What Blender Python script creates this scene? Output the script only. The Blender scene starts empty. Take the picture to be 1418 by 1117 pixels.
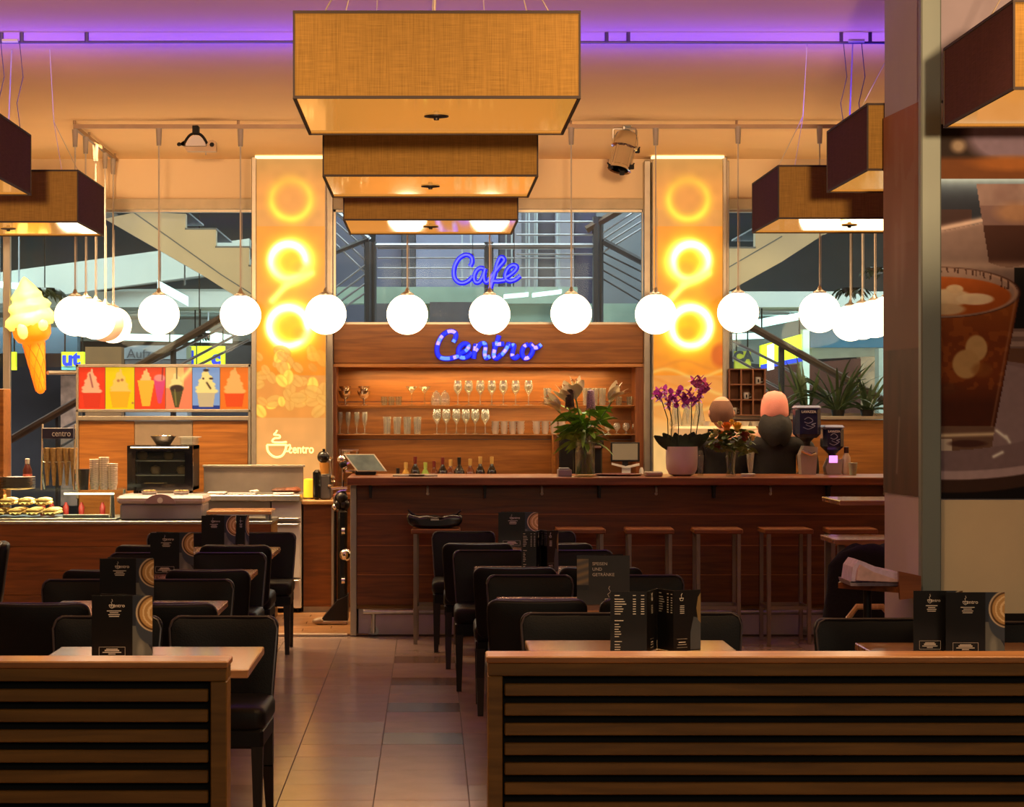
import bpy, bmesh, math, random
import numpy as np
from mathutils import Vector, Matrix
R = random.Random(7)
SC = bpy.context.scene
COL = SC.collection
F = 3000.0; VX = 596.0; VY = 568.0; EYE = 1.68
def W(px, py, d):
    "point at depth d metres seen at photo position px, py"
    return Vector(((px-VX)*d/F, d, EYE-(py-VY)*d/F))
def X(px, d): return (px-VX)*d/F
def Z(py, d): return EYE-(py-VY)*d/F

# ------------------------------------------------------------ camera, world, lights
cd = bpy.data.cameras.new('camera'); cam = bpy.data.objects.new('camera', cd); COL.objects.link(cam)
cam.location = (0, 0, EYE); cam.rotation_euler = (math.pi/2, 0, 0)
cd.sensor_width = 36; cd.lens = 36*F/1418; cd.shift_x = (709-VX)/1418; cd.shift_y = (VY-558.5)/1418
cd.clip_end = 200
SC.camera = cam
vs = SC.view_settings
SC.display_settings.display_device = 'sRGB'
vs.view_transform = 'Standard'; vs.look = 'None'; vs.gamma = 1; vs.use_curve_mapping = False
vs.exposure = 0.0
cy = SC.cycles
cy.use_denoising = True
cy.max_bounces = 8; cy.diffuse_bounces = 3; cy.glossy_bounces = 4; cy.transmission_bounces = 6; cy.transparent_max_bounces = 16
cy.sample_clamp_indirect = 4; cy.caustics_reflective = False; cy.caustics_refractive = False
wd = bpy.data.worlds.new('world'); SC.world = wd; wd.use_nodes = True
wb = wd.node_tree.nodes['Background']
wb.inputs[0].default_value = (0.34, 0.26, 0.24, 1); wb.inputs[1].default_value = 0.15

def light(name, typ, loc, color, power, target=None, size=None, size_y=None, spot=None, blend=.3, spread=None, radius=None):
    ld = bpy.data.lights.new(name, typ); o = bpy.data.objects.new(name, ld); COL.objects.link(o)
    o.location = loc; ld.color = color; ld.energy = power
    if typ == 'AREA':
        ld.shape = 'RECTANGLE'; ld.size = size; ld.size_y = size_y or size
        if spread: ld.spread = spread
    if typ == 'SPOT': ld.spot_size = spot; ld.spot_blend = blend
    if radius is not None: ld.shadow_soft_size = radius
    if target is not None:
        o.rotation_euler = (Vector(target)-Vector(loc)).to_track_quat('-Z', 'Y').to_euler()
    return o
# warm spot added behind the view, its cone cut to ceiling and lamp shades
light('upper_fill_spot', 'SPOT', (0.05, -6, 1.6), (1, .60, .29), 12500, target=(0.05, 14, 1.6+20*math.tan(math.radians(31.5))), spot=math.radians(60), blend=.04, radius=.25)
# warm up-light thrown by the open tops of the square lamps
for lx in (-2.53, .02, 2.48):
    for ly in (8.1, 10.5, 12.9):
        light('lamp_uplight', 'AREA', (lx, ly, 3.12), (1, .55, .22), 1, target=(lx, ly, 9), size=.7)
# blue LED line along the ceiling rail
light('front_fill', 'AREA', (2.5, -6, 4.8), (1, .82, .56), 150, target=(1.2, 8, 1.0), size=7, size_y=2)  # unseen area light added to lift dividers, pillar and other front faces
light('blue_led_line', 'AREA', (0, 12.65, 3.34), (.05, .02, 1), 84, target=(0, 12.7, 9), size=7.6, size_y=.30)
light('blue_led_wash', 'AREA', (0, 10.6, 3.20), (.18, .08, 1), 17, target=(0, 10.7, 9), size=7.6, size_y=.8)
# ceiling wash at the back
# strip light under the bar-back canopy; area fills added over kitchen and bar
light('niche_strip', 'AREA', (.45, 18.93, 2.03), (1, .62, .25), 16, target=(.45, 18.98, 0), size=2.2, size_y=.04)
light('shelf_fill', 'AREA', (.45, 18.92, 1.712), (1, .66, .32), 7, target=(.45, 18.97, 0), size=2.2, size_y=.03)  # added to brighten the glasses on the lower shelf
light('shelf_fill', 'AREA', (.45, 18.90, 1.462), (1, .60, .25), 4.5, target=(.45, 18.98, 0), size=2.2, size_y=.03)  # added to brighten the boards below the lower shelf
light('kitchen_fill', 'AREA', (-2.6, 17.4, 3.82), (1, .64, .32), 170, target=(-2.6, 17.6, 0), size=2.5, size_y=.4, spread=1.7)
light('bar_fill', 'AREA', (1.8, 17.2, 3.82), (1, .66, .36), 62, target=(1.8, 17.3, 0), size=4.0, size_y=.3, spread=1.9)
for lx in (-1.1, .9, 2.2): light('front_down_fill', 'AREA', (lx, 7.0, 3.74), (1, .60, .28), 22, target=(lx, 7.1, 0), size=.5, spread=2.0)  # unseen warm fills added above the front tables and divider caps
# daylight-white hall behind
for lx in (-6, 0.5, 6.5):
    light('hall_tube', 'AREA', (lx, 25, 5.2), (.90, 1, .97), 400, target=(lx, 25.5, 0), size=4.5, size_y=2.5)
light('stair_fill', 'AREA', (-3.2, 19.45, 3.72), (1, .80, .58), 55, target=(-2.4, 22, 3.2), size=2, size_y=.2)  # unseen pair added behind the bulkhead to brighten the stair flights
light('stair_fill', 'AREA', (3.6, 19.45, 3.72), (1, .80, .58), 55, target=(3.4, 22, 3.2), size=2, size_y=.2)
light('hall_bounce', 'AREA', (0, 25, .6), (.9, .97, 1), 260, target=(0, 25.2, 9), size=14, size_y=5)  # upward area light added to brighten the hall ceiling and stair undersides
light('hall_low_tube', 'AREA', (-5, 29, 3.1), (.92, 1, .97), 130, target=(-5, 31, 0), size=5, size_y=1)
light('hall_low_tube', 'AREA', (6.5, 29, 3.1), (.92, 1, .97), 130, target=(6.5, 31, 0), size=5, size_y=1)

# ------------------------------------------------------------ materials
def s2l(c):
    return tuple((v/12.92 if v <= .04045 else ((v+.055)/1.055)**2.4) for v in [x/255 for x in c])
MATS = {}
def mat(name, rgb, rough=.5, metal=0, emit=None, es=0, alpha=1, coat=0, bump=0, bscale=40, var=.12, vscale=6, spec=.5, stretch=(1,1,1), trans=0):
    if name in MATS: return MATS[name]
    m = bpy.data.materials.new(name); MATS[name] = m; m.use_nodes = True
    nt = m.node_tree; N = nt.nodes; L = nt.links; b = N['Principled BSDF']
    c = s2l(rgb)
    b.inputs['Roughness'].default_value = rough; b.inputs['Metallic'].default_value = metal
    b.inputs['Specular IOR Level'].default_value = spec; b.inputs['Coat Weight'].default_value = coat
    b.inputs['Coat Roughness'].default_value = .08
    tc = N.new('ShaderNodeTexCoord'); mp = N.new('ShaderNodeMapping'); mp.inputs['Scale'].default_value = stretch
    L.new(tc.outputs['Object'], mp.inputs[0])
    n = N.new('ShaderNodeTexNoise'); n.inputs['Scale'].default_value = vscale; n.inputs['Detail'].default_value = 3
    L.new(mp.outputs[0], n.inputs[0])
    r = N.new('ShaderNodeValToRGB'); L.new(n.outputs[0], r.inputs[0])
    r.color_ramp.elements[0].position = .3; r.color_ramp.elements[1].position = .7
    r.color_ramp.elements[0].color = tuple(v*(1-var) for v in c)+(1,)
    r.color_ramp.elements[1].color = tuple(min(1, v*(1+var)) for v in c)+(1,)
    L.new(r.outputs[0], b.inputs['Base Color'])
    if bump:
        n2 = N.new('ShaderNodeTexNoise'); n2.inputs['Scale'].default_value = bscale; n2.inputs['Detail'].default_value = 2
        L.new(mp.outputs[0], n2.inputs[0]); bp = N.new('ShaderNodeBump'); bp.inputs['Strength'].default_value = bump; bp.inputs['Distance'].default_value = .01
        L.new(n2.outputs[0], bp.inputs['Height']); L.new(bp.outputs[0], b.inputs['Normal'])
    if emit:
        b.inputs['Emission Color'].default_value = s2l(emit)+(1,); b.inputs['Emission Strength'].default_value = es
    return m
def wood(name, dark, light_, rough=.4, axis=0, scale=3, coat=0, stretch=14):
    if name in MATS: return MATS[name]
    m = bpy.data.materials.new(name); MATS[name] = m; m.use_nodes = True
    nt = m.node_tree; N = nt.nodes; L = nt.links; b = N['Principled BSDF']
    b.inputs['Roughness'].default_value = rough; b.inputs['Coat Weight'].default_value = coat; b.inputs['Coat Roughness'].default_value = .12
    tc = N.new('ShaderNodeTexCoord'); mp = N.new('ShaderNodeMapping'); oi = N.new('ShaderNodeObjectInfo')
    s = [stretch]*3; s[axis] = 1.0; mp.inputs['Scale'].default_value = s
    ad = N.new('ShaderNodeVectorMath'); ad.operation = 'ADD'; sc = N.new('ShaderNodeVectorMath'); sc.operation = 'SCALE'
    sc.inputs['Scale'].default_value = 37
    cb = N.new('ShaderNodeCombineXYZ')
    for i in range(3): L.new(oi.outputs['Random'], cb.inputs[i])
    L.new(cb.outputs[0], sc.inputs[0]); L.new(tc.outputs['Object'], ad.inputs[0]); L.new(sc.outputs[0], ad.inputs[1])
    L.new(ad.outputs[0], mp.inputs[0])
    n = N.new('ShaderNodeTexNoise'); n.inputs['Scale'].default_value = scale; n.inputs['Detail'].default_value = 6; n.inputs['Distortion'].default_value = .6
    L.new(mp.outputs[0], n.inputs[0])
    r = N.new('ShaderNodeValToRGB'); L.new(n.outputs[0], r.inputs[0])
    r.color_ramp.elements[0].position = .32; r.color_ramp.elements[1].position = .68
    r.color_ramp.elements[0].color = s2l(dark)+(1,); r.color_ramp.elements[1].color = s2l(light_)+(1,)
    L.new(r.outputs[0], b.inputs['Base Color'])
    bp = N.new('ShaderNodeBump'); bp.inputs['Strength'].default_value = .15; bp.inputs['Distance'].default_value = .004
    L.new(n.outputs[0], bp.inputs['Height']); L.new(bp.outputs[0], b.inputs['Normal'])
    return m
def fabric(name, rgb):
    m = bpy.data.materials.new(name); MATS[name] = m; m.use_nodes = True
    nt = m.node_tree; N = nt.nodes; L = nt.links; b = N['Principled BSDF']; b.inputs['Roughness'].default_value = .9; b.inputs['Specular IOR Level'].default_value = .1
    tc = N.new('ShaderNodeTexCoord'); outs = []
    for s in ((1500, 1500, 26), (34, 34, 1300)):
        mp = N.new('ShaderNodeMapping'); mp.inputs['Scale'].default_value = tuple(v*.35 for v in s); L.new(tc.outputs['Object'], mp.inputs[0])
        n = N.new('ShaderNodeTexNoise'); n.inputs['Scale'].default_value = 1; n.inputs['Detail'].default_value = 2; L.new(mp.outputs[0], n.inputs[0]); outs.append(n)
    mx = N.new('ShaderNodeMath'); mx.operation = 'ADD'; L.new(outs[0].outputs[0], mx.inputs[0]); L.new(outs[1].outputs[0], mx.inputs[1])
    r = N.new('ShaderNodeValToRGB'); mm = N.new('ShaderNodeMath'); mm.operation = 'MULTIPLY'; mm.inputs[1].default_value = .5
    L.new(mx.outputs[0], mm.inputs[0]); L.new(mm.outputs[0], r.inputs[0]); c = s2l(rgb)
    r.color_ramp.elements[0].position = .32; r.color_ramp.elements[1].position = .68
    r.color_ramp.elements[0].color = tuple(v*.66 for v in c)+(1,); r.color_ramp.elements[1].color = tuple(min(1, v*1.25) for v in c)+(1,)
    L.new(r.outputs[0], b.inputs['Base Color'])
    bp = N.new('ShaderNodeBump'); bp.inputs['Strength'].default_value = .3; bp.inputs['Distance'].default_value = .002
    L.new(mm.outputs[0], bp.inputs['Height']); L.new(bp.outputs[0], b.inputs['Normal'])
    return m
def glassy(name, rgb, gloss=.12, haze=.08, rough=.03):
    "thin clear glass: mostly see-through, a little mirror, a little milk"
    m = bpy.data.materials.new(name); MATS[name] = m; m.use_nodes = True
    nt = m.node_tree; N = nt.nodes; L = nt.links; N.remove(N['Principled BSDF']); out = N['Material Output']
    t = N.new('ShaderNodeBsdfTransparent'); t.inputs[0].default_value = s2l(rgb)+(1,)
    g = N.new('ShaderNodeBsdfGlossy'); g.inputs['Roughness'].default_value = rough
    d = N.new('ShaderNodeBsdfDiffuse'); d.inputs[0].default_value = (.85, .83, .78, 1)
    m1 = N.new('ShaderNodeMixShader'); m1.inputs[0].default_value = gloss; m2 = N.new('ShaderNodeMixShader'); m2.inputs[0].default_value = haze
    L.new(t.outputs[0], m1.inputs[1]); L.new(g.outputs[0], m1.inputs[2]); L.new(m1.outputs[0], m2.inputs[1]); L.new(d.outputs[0], m2.inputs[2])
    L.new(m2.outputs[0], out.inputs[0])
    return m
def glow(name, rgb, s, gloss=False):
    m = bpy.data.materials.new(name); MATS[name] = m; m.use_nodes = True
    b = m.node_tree.nodes['Principled BSDF']; b.inputs['Base Color'].default_value = s2l(rgb)+(1,)
    b.inputs['Emission Color'].default_value = s2l(rgb)+(1,); b.inputs['Emission Strength'].default_value = s
    b.inputs['Roughness'].default_value = .05 if gloss else .5
    return m
def printed(name, es=0, rough=.4, coat=0, dim=1, spec=.5):
    m = bpy.data.materials.new(name); MATS[name] = m; m.use_nodes = True
    nt = m.node_tree; b = nt.nodes['Principled BSDF']; a = nt.nodes.new('ShaderNodeAttribute'); a.attribute_name = 'print'
    b.inputs['Roughness'].default_value = rough; b.inputs['Coat Weight'].default_value = coat; b.inputs['Specular IOR Level'].default_value = spec
    mx = nt.nodes.new('ShaderNodeVectorMath'); mx.operation = 'SCALE'; mx.inputs['Scale'].default_value = .10 if es else dim
    nt.links.new(a.outputs['Color'], mx.inputs[0]); nt.links.new(mx.outputs[0], b.inputs['Base Color'])
    if es:
        nt.links.new(a.outputs['Color'], b.inputs['Emission Color']); b.inputs['Emission Strength'].default_value = es
    return m

# ------------------------------------------------------------ mesh building
def mesh_obj(name, verts, faces, mats, mi=None, smooth=True, ang=40):
    me = bpy.data.meshes.new(name); me.from_pydata([tuple(v) for v in verts], [], faces)
    for m in mats: me.materials.append(m)
    if mi: me.polygons.foreach_set('material_index', mi)
    if smooth:
        me.polygons.foreach_set('use_smooth', [True]*len(me.polygons)); me.update()
        try: me.set_sharp_from_angle(angle=math.radians(ang))
        except Exception: pass
    me.update()
    o = bpy.data.objects.new(name, me); COL.objects.link(o); return o
ORG = {}
class MB:
    def __init__(s): s.v = []; s.f = []; s.mi = []
    def add(s, vs_, fs, m=0):
        k = len(s.v); s.v += [Vector(v) for v in vs_]; s.f += [[k+i for i in f] for f in fs]; s.mi += [m]*len(fs); return s
    def box(s, x0, x1, y0, y1, z0, z1, b=0, m=0):
        if x0 > x1: x0, x1 = x1, x0
        if y0 > y1: y0, y1 = y1, y0
        if z0 > z1: z0, z1 = z1, z0
        b = min(b, (x1-x0)*.49, (y1-y0)*.49, (z1-z0)*.49)
        if b <= 0:
            v = [(x, y, z) for x in (x0, x1) for y in (y0, y1) for z in (z0, z1)]
            return s.add(v, [(0,1,3,2),(4,6,7,5),(0,4,5,1),(2,3,7,6),(0,2,6,4),(1,5,7,3)], m)
        c = ((x0+x1)/2, (y0+y1)/2, (z0+z1)/2); h = ((x1-x0)/2, (y1-y0)/2, (z1-z0)/2)
        idx = {}; v = []
        for sx in (-1,1):
            for sy in (-1,1):
                for sz in (-1,1):
                    for a in range(3):
                        q = [h[0]-b, h[1]-b, h[2]-b]; q[a] = h[a]
                        idx[(sx,sy,sz,a)] = len(v); v.append((c[0]+sx*q[0], c[1]+sy*q[1], c[2]+sz*q[2]))
        f = []
        for a in range(3):
            b1, b2 = (a+1)%3, (a+2)%3
            for sg in (-1,1):
                q = []
                for (u, w) in ((-1,-1),(1,-1),(1,1),(-1,1)):
                    k = [0,0,0]; k[a] = sg; k[b1] = u; k[b2] = w; q.append(idx[(*k, a)])
                f.append(q if sg > 0 else q[::-1])
            for u in (-1,1):
                for w in (-1,1):
                    k0 = [0,0,0]; k1 = [0,0,0]; k0[a] = -1; k1[a] = 1
                    for k in (k0, k1): k[b1] = u; k[b2] = w
                    q = [idx[(*k0,b1)], idx[(*k1,b1)], idx[(*k1,b2)], idx[(*k0,b2)]]
                    f.append(q if u*w > 0 else q[::-1])
        for sx in (-1,1):
            for sy in (-1,1):
                for sz in (-1,1):
                    q = [idx[(sx,sy,sz,a)] for a in range(3)]; f.append(q if sx*sy*sz > 0 else q[::-1])
        return s.add(v, f, m)
    def cyl(s, p0, p1, r0, r1=None, n=12, m=0, caps=True):
        p0 = Vector(p0); p1 = Vector(p1); r1 = r0 if r1 is None else r1
        d = (p1-p0).normalized(); a = d.orthogonal().normalized(); b = d.cross(a)
        if n == 4: a, b = ((a+b)/math.sqrt(2), (b-a)/math.sqrt(2))
        v = []
        for p, r in ((p0, r0), (p1, r1)):
            for i in range(n):
                t = 2*math.pi*(i+.5)/n; v.append(p+(a*math.cos(t)+b*math.sin(t))*r)
        f = [(i, (i+1)%n, n+(i+1)%n, n+i) for i in range(n)]
        if caps: f += [tuple(range(n))[::-1], tuple(range(n, 2*n))]
        return s.add(v, f, m)
    def tube(s, pts, r, n=8, m=0, closed=False):
        pts = [Vector(p) for p in pts]; k = len(pts); v = []; prev = None
        for i, p in enumerate(pts):
            q0 = pts[i-1] if i else pts[0]; q1 = pts[i+1] if i < k-1 else pts[-1]
            d = (q1-q0)
            if d.length < 1e-9: d = Vector((0,0,1))
            d.normalize()
            if prev is None: a = d.orthogonal().normalized()
            else:
                a = prev-d*prev.dot(d)
                a = a.normalized() if a.length > 1e-6 else d.orthogonal().normalized()
            prev = a; b = d.cross(a); rr = r[i] if isinstance(r, (list, tuple)) else r
            v += [p+(a*math.cos(2*math.pi*j/n)+b*math.sin(2*math.pi*j/n))*rr for j in range(n)]
        f = [(i*n+j, i*n+(j+1)%n, (i+1)*n+(j+1)%n, (i+1)*n+j) for i in range(k-1) for j in range(n)]
        f += [tuple(range(n))[::-1], tuple(range((k-1)*n, k*n))]
        return s.add(v, f, m)
    def lathe(s, c, prof, n=16, m=0, sx=1, sy=1):
        c = Vector(c); v = []; f = []; k = len(prof)
        for r, z in prof:
            for j in range(n):
                t = 2*math.pi*j/n; v.append(c+Vector((r*math.cos(t)*sx, r*math.sin(t)*sy, z)))
        f = [(i*n+j, i*n+(j+1)%n, (i+1)*n+(j+1)%n, (i+1)*n+j) for i in range(k-1) for j in range(n)]
        if prof[0][0] > 1e-5: f.append(tuple(range(n))[::-1])
        if prof[-1][0] > 1e-5: f.append(tuple(range((k-1)*n, k*n)))
        return s.add(v, f, m)
    def ball(s, c, r, n=16, m=0, k=None):
        rx, ry, rz = r if isinstance(r, (tuple, list)) else (r, r, r); k = k or n//2
        prof = [(math.sin(math.pi*i/k), -math.cos(math.pi*i/k)*rz) for i in range(k+1)]
        prof[0] = (1e-6, -rz); prof[-1] = (1e-6, rz)
        return s.lathe(c, [(a, z) for a, z in prof], n, m, rx, ry)
    def prism(s, poly, y0, y1, m=0):
        "poly of (x, z) extruded from y0 to y1"
        n = len(poly)
        ar = sum(poly[i][0]*poly[(i+1)%n][1]-poly[(i+1)%n][0]*poly[i][1] for i in range(n))
        if ar < 0: poly = poly[::-1]
        v = [(x, y0, z) for x, z in poly]+[(x, y1, z) for x, z in poly]
        f = [tuple(range(n)), tuple(range(n, 2*n))[::-1]]+[((i+1)%n, i, n+i, n+(i+1)%n) for i in range(n)]
        return s.add(v, f, m)
    def ext(s, pts, d, t=.04, m=0):
        "photo-plane outline standing at depth d, t metres deep"
        return s.prism([(X(a, d), Z(b, d)) for a, b in pts], d, d+t, m)
    def pbox(s, x0, y0, x1, y1, d, t=.04, b=0, m=0):
        return s.box(X(x0, d), X(x1, d), d, d+t, Z(y1, d), Z(y0, d), b, m)
    def pad(s, w, h, t, r, b, m=0, fn=None, nseg=5, sub=8):
        "upholstered slab w by h (x,z) centred on x=0, from z=0, t thick round y=0, rounded corners r and edge b"
        out = []
        for (cx, cz, a0) in ((w/2-r, h-r, 0), (-w/2+r, h-r, 90), (-w/2+r, r, 180), (w/2-r, r, 270)):
            for i in range(nseg+1):
                a = math.radians(a0+90*i/nseg); out.append((cx+r*math.cos(a), cz+r*math.sin(a)))
        dense = []
        for i, p in enumerate(out):
            q = out[(i+1)%len(out)]; L_ = math.hypot(q[0]-p[0], q[1]-p[1]); k = max(1, int(L_/(w/sub)))
            dense += [(p[0]+(q[0]-p[0])*j/k, p[1]+(q[1]-p[1])*j/k) for j in range(k)]
        n = len(dense); v = []; rings = []
        for (y, ins) in ((-t/2, .55), (-t/2, b), (-t/2+b*.3, b*.3), (-t/2+b, 0), (t/2-b, 0), (t/2-b*.3, b*.3), (t/2, b), (t/2, .55)):
            if ins == .55: fx = fz = .5
            else: fx = 1-2*ins/w; fz = 1-2*ins/h
            rings.append([(x*fx, y, h/2+(z-h/2)*fz) for x, z in dense])
        for rg in rings: v += rg
        v += [(0, -t/2, h/2), (0, t/2, h/2)]
        f = [(i*n+j, i*n+(j+1)%n, (i+1)*n+(j+1)%n, (i+1)*n+j) for i in range(7) for j in range(n)]
        f += [(8*n, (j+1)%n, j) for j in range(n)]+[(8*n+1, 7*n+j, 7*n+(j+1)%n) for j in range(n)]
        if fn: v = [fn(*p) for p in v]
        return s.add(v, f, m)
    def obj(s, name, mats, parent=None, smooth=True, ang=40, origin=None):
        if not isinstance(mats, (list, tuple)): mats = [mats]
        if parent is not None: o0 = ORG.get(parent.name, Vector())
        elif origin is not None: o0 = Vector(origin)
        else:
            xs = [p.x for p in s.v]; ys = [p.y for p in s.v]; zs = [p.z for p in s.v]
            o0 = Vector(((min(xs)+max(xs))/2, (min(ys)+max(ys))/2, min(zs)))
        o = mesh_obj(name, [p-o0 for p in s.v], s.f, mats, s.mi, smooth, ang)
        if parent is not None: o.parent = parent; ORG[o.name] = o0
        else: o.location = o0; ORG[o.name] = o0
        return o
def tag(o, label, cat, group=None, kind=None):
    if label: o['label'] = label
    if cat: o['category'] = cat
    if group: o['group'] = group
    if kind: o['kind'] = kind
    return o
def thing(name, label, cat, loc=(0,0,0), group=None):
    o = bpy.data.objects.new(name, None); COL.objects.link(o); o.location = loc; o.empty_display_size = .1
    ORG[o.name] = Vector(loc); return tag(o, label, cat, group)
def struct(o): o['kind'] = 'structure'; return o
def copy_tree(o, parent=None, loc=None, rz=None, label=None, group=None):
    c = o.copy(); COL.objects.link(c)
    if parent is not None: c.parent = parent
    if loc is not None: c.location = loc
    if rz is not None: c.rotation_euler = (0, 0, rz)
    if label: c['label'] = label
    if group: c['group'] = group
    for ch in list(KIDS.get(o.name, ())): copy_tree(ch, c)
    return c
KIDS = {}
def index_kids(root):
    for o in list(COL.objects):
        if o.parent: 
            l = KIDS.setdefault(o.parent.name, [])
            if o not in l: l.append(o)
def painted(name, x0, x1, z0, z1, y, nu, nv, fn, m, parent=None, thick=.01, mapf=None, origin=None):
    "flat print: a fine grid (x across, z up) whose colours fn(u, v) sets; u, v in 0..1 from top left; closed at the back"
    u = np.linspace(0, 1, nu+1); v = np.linspace(0, 1, nv+1); U, V = np.meshgrid(u, v)
    col = fn(U, V); col = np.clip(col, 0, 1.7)
    lin = np.where(col <= .04045, col/12.92, ((col+.055)/1.055)**2.4)
    P = np.stack([x0+(x1-x0)*U, np.full_like(U, y), z1+(z0-z1)*V], -1).reshape(-1, 3)
    k = nu+1; idx = np.arange((nu+1)*(nv+1)).reshape(nv+1, nu+1)
    f = np.stack([idx[:-1,:-1], idx[1:,:-1], idx[1:,1:], idx[:-1,1:]], -1).reshape(-1, 4).tolist()
    n0 = len(P); cs = [(x0,z1),(x1,z1),(x1,z0),(x0,z0)]
    P = P.tolist()+[(a, y, c) for a, c in cs]+[(a, y+thick, c) for a, c in cs]
    f += [[n0, n0+1, n0+5, n0+4], [n0+1, n0+2, n0+6, n0+5], [n0+2, n0+3, n0+7, n0+6], [n0+3, n0, n0+4, n0+7], [n0+4, n0+5, n0+6, n0+7]]
    if mapf: P = [mapf(*p) for p in P]
    o0 = ORG.get(parent.name, Vector()) if parent is not None else Vector(origin or (0,0,0))
    o = mesh_obj(name, [Vector(p)-o0 for p in P], f, [m], smooth=False)
    me = o.data; ca = me.color_attributes.new('print', 'FLOAT_COLOR', 'POINT')
    L_ = lin.reshape(-1, 3); avg = L_.mean(0)*.3
    full = np.ones((len(me.vertices), 4)); full[:n0, :3] = L_; full[n0:, :3] = avg
    ca.data.foreach_set('color', full.ravel())
    if parent is not None: o.parent = parent
    else: o.location = o0
    return o
def text(s, size, loc, m, parent=None, name='lettering', rx=90, rz=0, ext_=.002, align='CENTER', sp=1, sx=1, bold=0):
    cu = bpy.data.curves.new(name, 'FONT'); cu.body = s; cu.size = size; cu.extrude = ext_; cu.align_x = align; cu.align_y = 'CENTER'; cu.space_character = sp
    cu.offset = bold; cu.resolution_u = 3
    cu.materials.append(m); to = bpy.data.objects.new(name, cu); COL.objects.link(to)
    me = bpy.data.meshes.new_from_object(to.evaluated_get(bpy.context.evaluated_depsgraph_get())); bpy.data.objects.remove(to)
    o = bpy.data.objects.new(name, me); COL.objects.link(o)
    o0 = ORG.get(parent.name, Vector()) if parent is not None else Vector()
    o.location = Vector(loc)-o0; o.rotation_euler = (math.radians(rx), 0, math.radians(rz)); o.scale = (sx, 1, 1)
    if parent is not None: o.parent = parent
    return o
def spline(pts, n=6):
    "Catmull-Rom through pts (tuples)"
    P = [np.array(p, float) for p in pts]; P = [2*P[0]-P[1]]+P+[2*P[-1]-P[-2]]; out = []
    for i in range(1, len(P)-2):
        for j in range(n):
            t = j/n; a, b, c, d = P[i-1:i+3]
            out.append(.5*((2*b)+(c-a)*t+(2*a-5*b+4*c-d)*t*t+(3*b-a-3*c+d)*t**3))
    out.append(P[-2]); return [tuple(p) for p in out]
def seg(px, py, a, b):
    "distance from grid points to segment a-b"
    ax, ay = a; bx, by = b; dx, dy = bx-ax, by-ay; l = dx*dx+dy*dy+1e-9
    t = np.clip(((px-ax)*dx+(py-ay)*dy)/l, 0, 1); return np.hypot(px-ax-t*dx, py-ay-t*dy)
def mixc(c, col, k):
    k = np.clip(k, 0, 1)[..., None]; return c*(1-k)+np.array(col, float)/255*k
def ell(px, py, cx, cy, a, b, soft=.06):
    d = np.hypot((px-cx)/a, (py-cy)/b); return np.clip((1-d)/soft+.5, 0, 1)
def vnoise(px, py, s, seed=0):
    r = np.random.RandomState(seed); g = r.rand(64, 64)
    x = px/s; y = py/s; xi = np.floor(x).astype(int); yi = np.floor(y).astype(int); fx = x-xi; fy = y-yi
    fx = fx*fx*(3-2*fx); fy = fy*fy*(3-2*fy)
    return (g[yi%64, xi%64]*(1-fx)+g[yi%64, (xi+1)%64]*fx)*(1-fy)+(g[(yi+1)%64, xi%64]*(1-fx)+g[(yi+1)%64, (xi+1)%64]*fx)*fy

M_CEIL = mat('ceiling_plaster', (238, 198, 144), .9, var=.03, vscale=1)
M_WALL = mat('bulkhead_plaster', (222, 198, 162), .9, var=.03, vscale=1)
M_OAK = wood('warm_oak', (122, 74, 26), (160, 102, 42), .45, 0, 2.0)
M_BAR = wood('bar_walnut', (92, 48, 12), (128, 72, 22), .38, 0, 2.2)
M_TOPW = wood('table_oak', (150, 104, 70), (196, 148, 104), .16, 0, 1.8, coat=.35)
M_CAPW = wood('divider_cap', (150, 98, 50), (190, 132, 74), .35, 0, 1.8, coat=.2)
M_SLAT = wood('divider_oak', (108, 74, 20), (138, 98, 34), .5, 0, 2.2)
M_STOOL = wood('stool_oak', (108, 58, 26), (146, 86, 44), .35, 0, 2.5)
M_BLACK = mat('black_void', (10, 9, 9), .8, var=.05)
M_LEATHER = mat('black_leather', (8, 8, 11), .48, bump=.12, bscale=160, var=.1, spec=.28)
M_LEG = wood('black_stained_leg', (16, 11, 9), (30, 20, 15), .5, 2, 3)
M_STEEL = mat('brushed_steel', (176, 176, 172), .32, .9, var=.08, vscale=30, stretch=(1,1,.1))
M_ALU = mat('anodised_aluminium', (168, 160, 146), .38, .7, var=.06, vscale=12)
M_CHROME = mat('chrome', (225, 222, 215), .08, 1, var=.03)
M_DARKM = mat('dark_metal', (34, 30, 30), .45, .4)
M_WHITE = mat('white_panel', (205, 200, 195), .5, var=.04)
M_GREYP = mat('grey_plastic', (150, 146, 150), .4, var=.05)
M_SHADE = fabric('linen_shade', (134, 104, 54))
M_TRIM = mat('shade_edge', (38, 22, 16), .7)
M_DIFF = glow('shade_diffuser', (255, 168, 70), .56, True)
M_DIFF.node_tree.nodes['Principled BSDF'].inputs['Base Color'].default_value = s2l((90, 56, 26))+(1,)
M_GLOBE = glow('lit_opal_globe', (255, 226, 178), 7.0)
M_GLOBE0 = mat('unlit_opal_globe', (250, 226, 200), .3, emit=(255, 190, 130), es=.35)  # faint peach glow put into the globe that is switched off
M_CABLE = mat('grey_cable', (178, 168, 156), .5)
M_GLASS = glassy('window_glass', (238, 246, 244), .014, .008)
M_GLS = glassy('drinking_glass', (240, 244, 238), .09, .03)
M_GLS2 = glassy('frosty_glass', (236, 240, 236), .18, .16)
M_TILE = [mat('floor_tile_a', (176, 152, 140), .17, var=.07, vscale=5, bump=.02, bscale=30), mat('floor_tile_b', (162, 140, 128), .19, var=.07, vscale=5, bump=.02, bscale=30), mat('floor_tile_dark', (122, 98, 86), .2, var=.06, vscale=5)]
M_GROUT = mat('grout', (74, 60, 54), .8)
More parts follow.
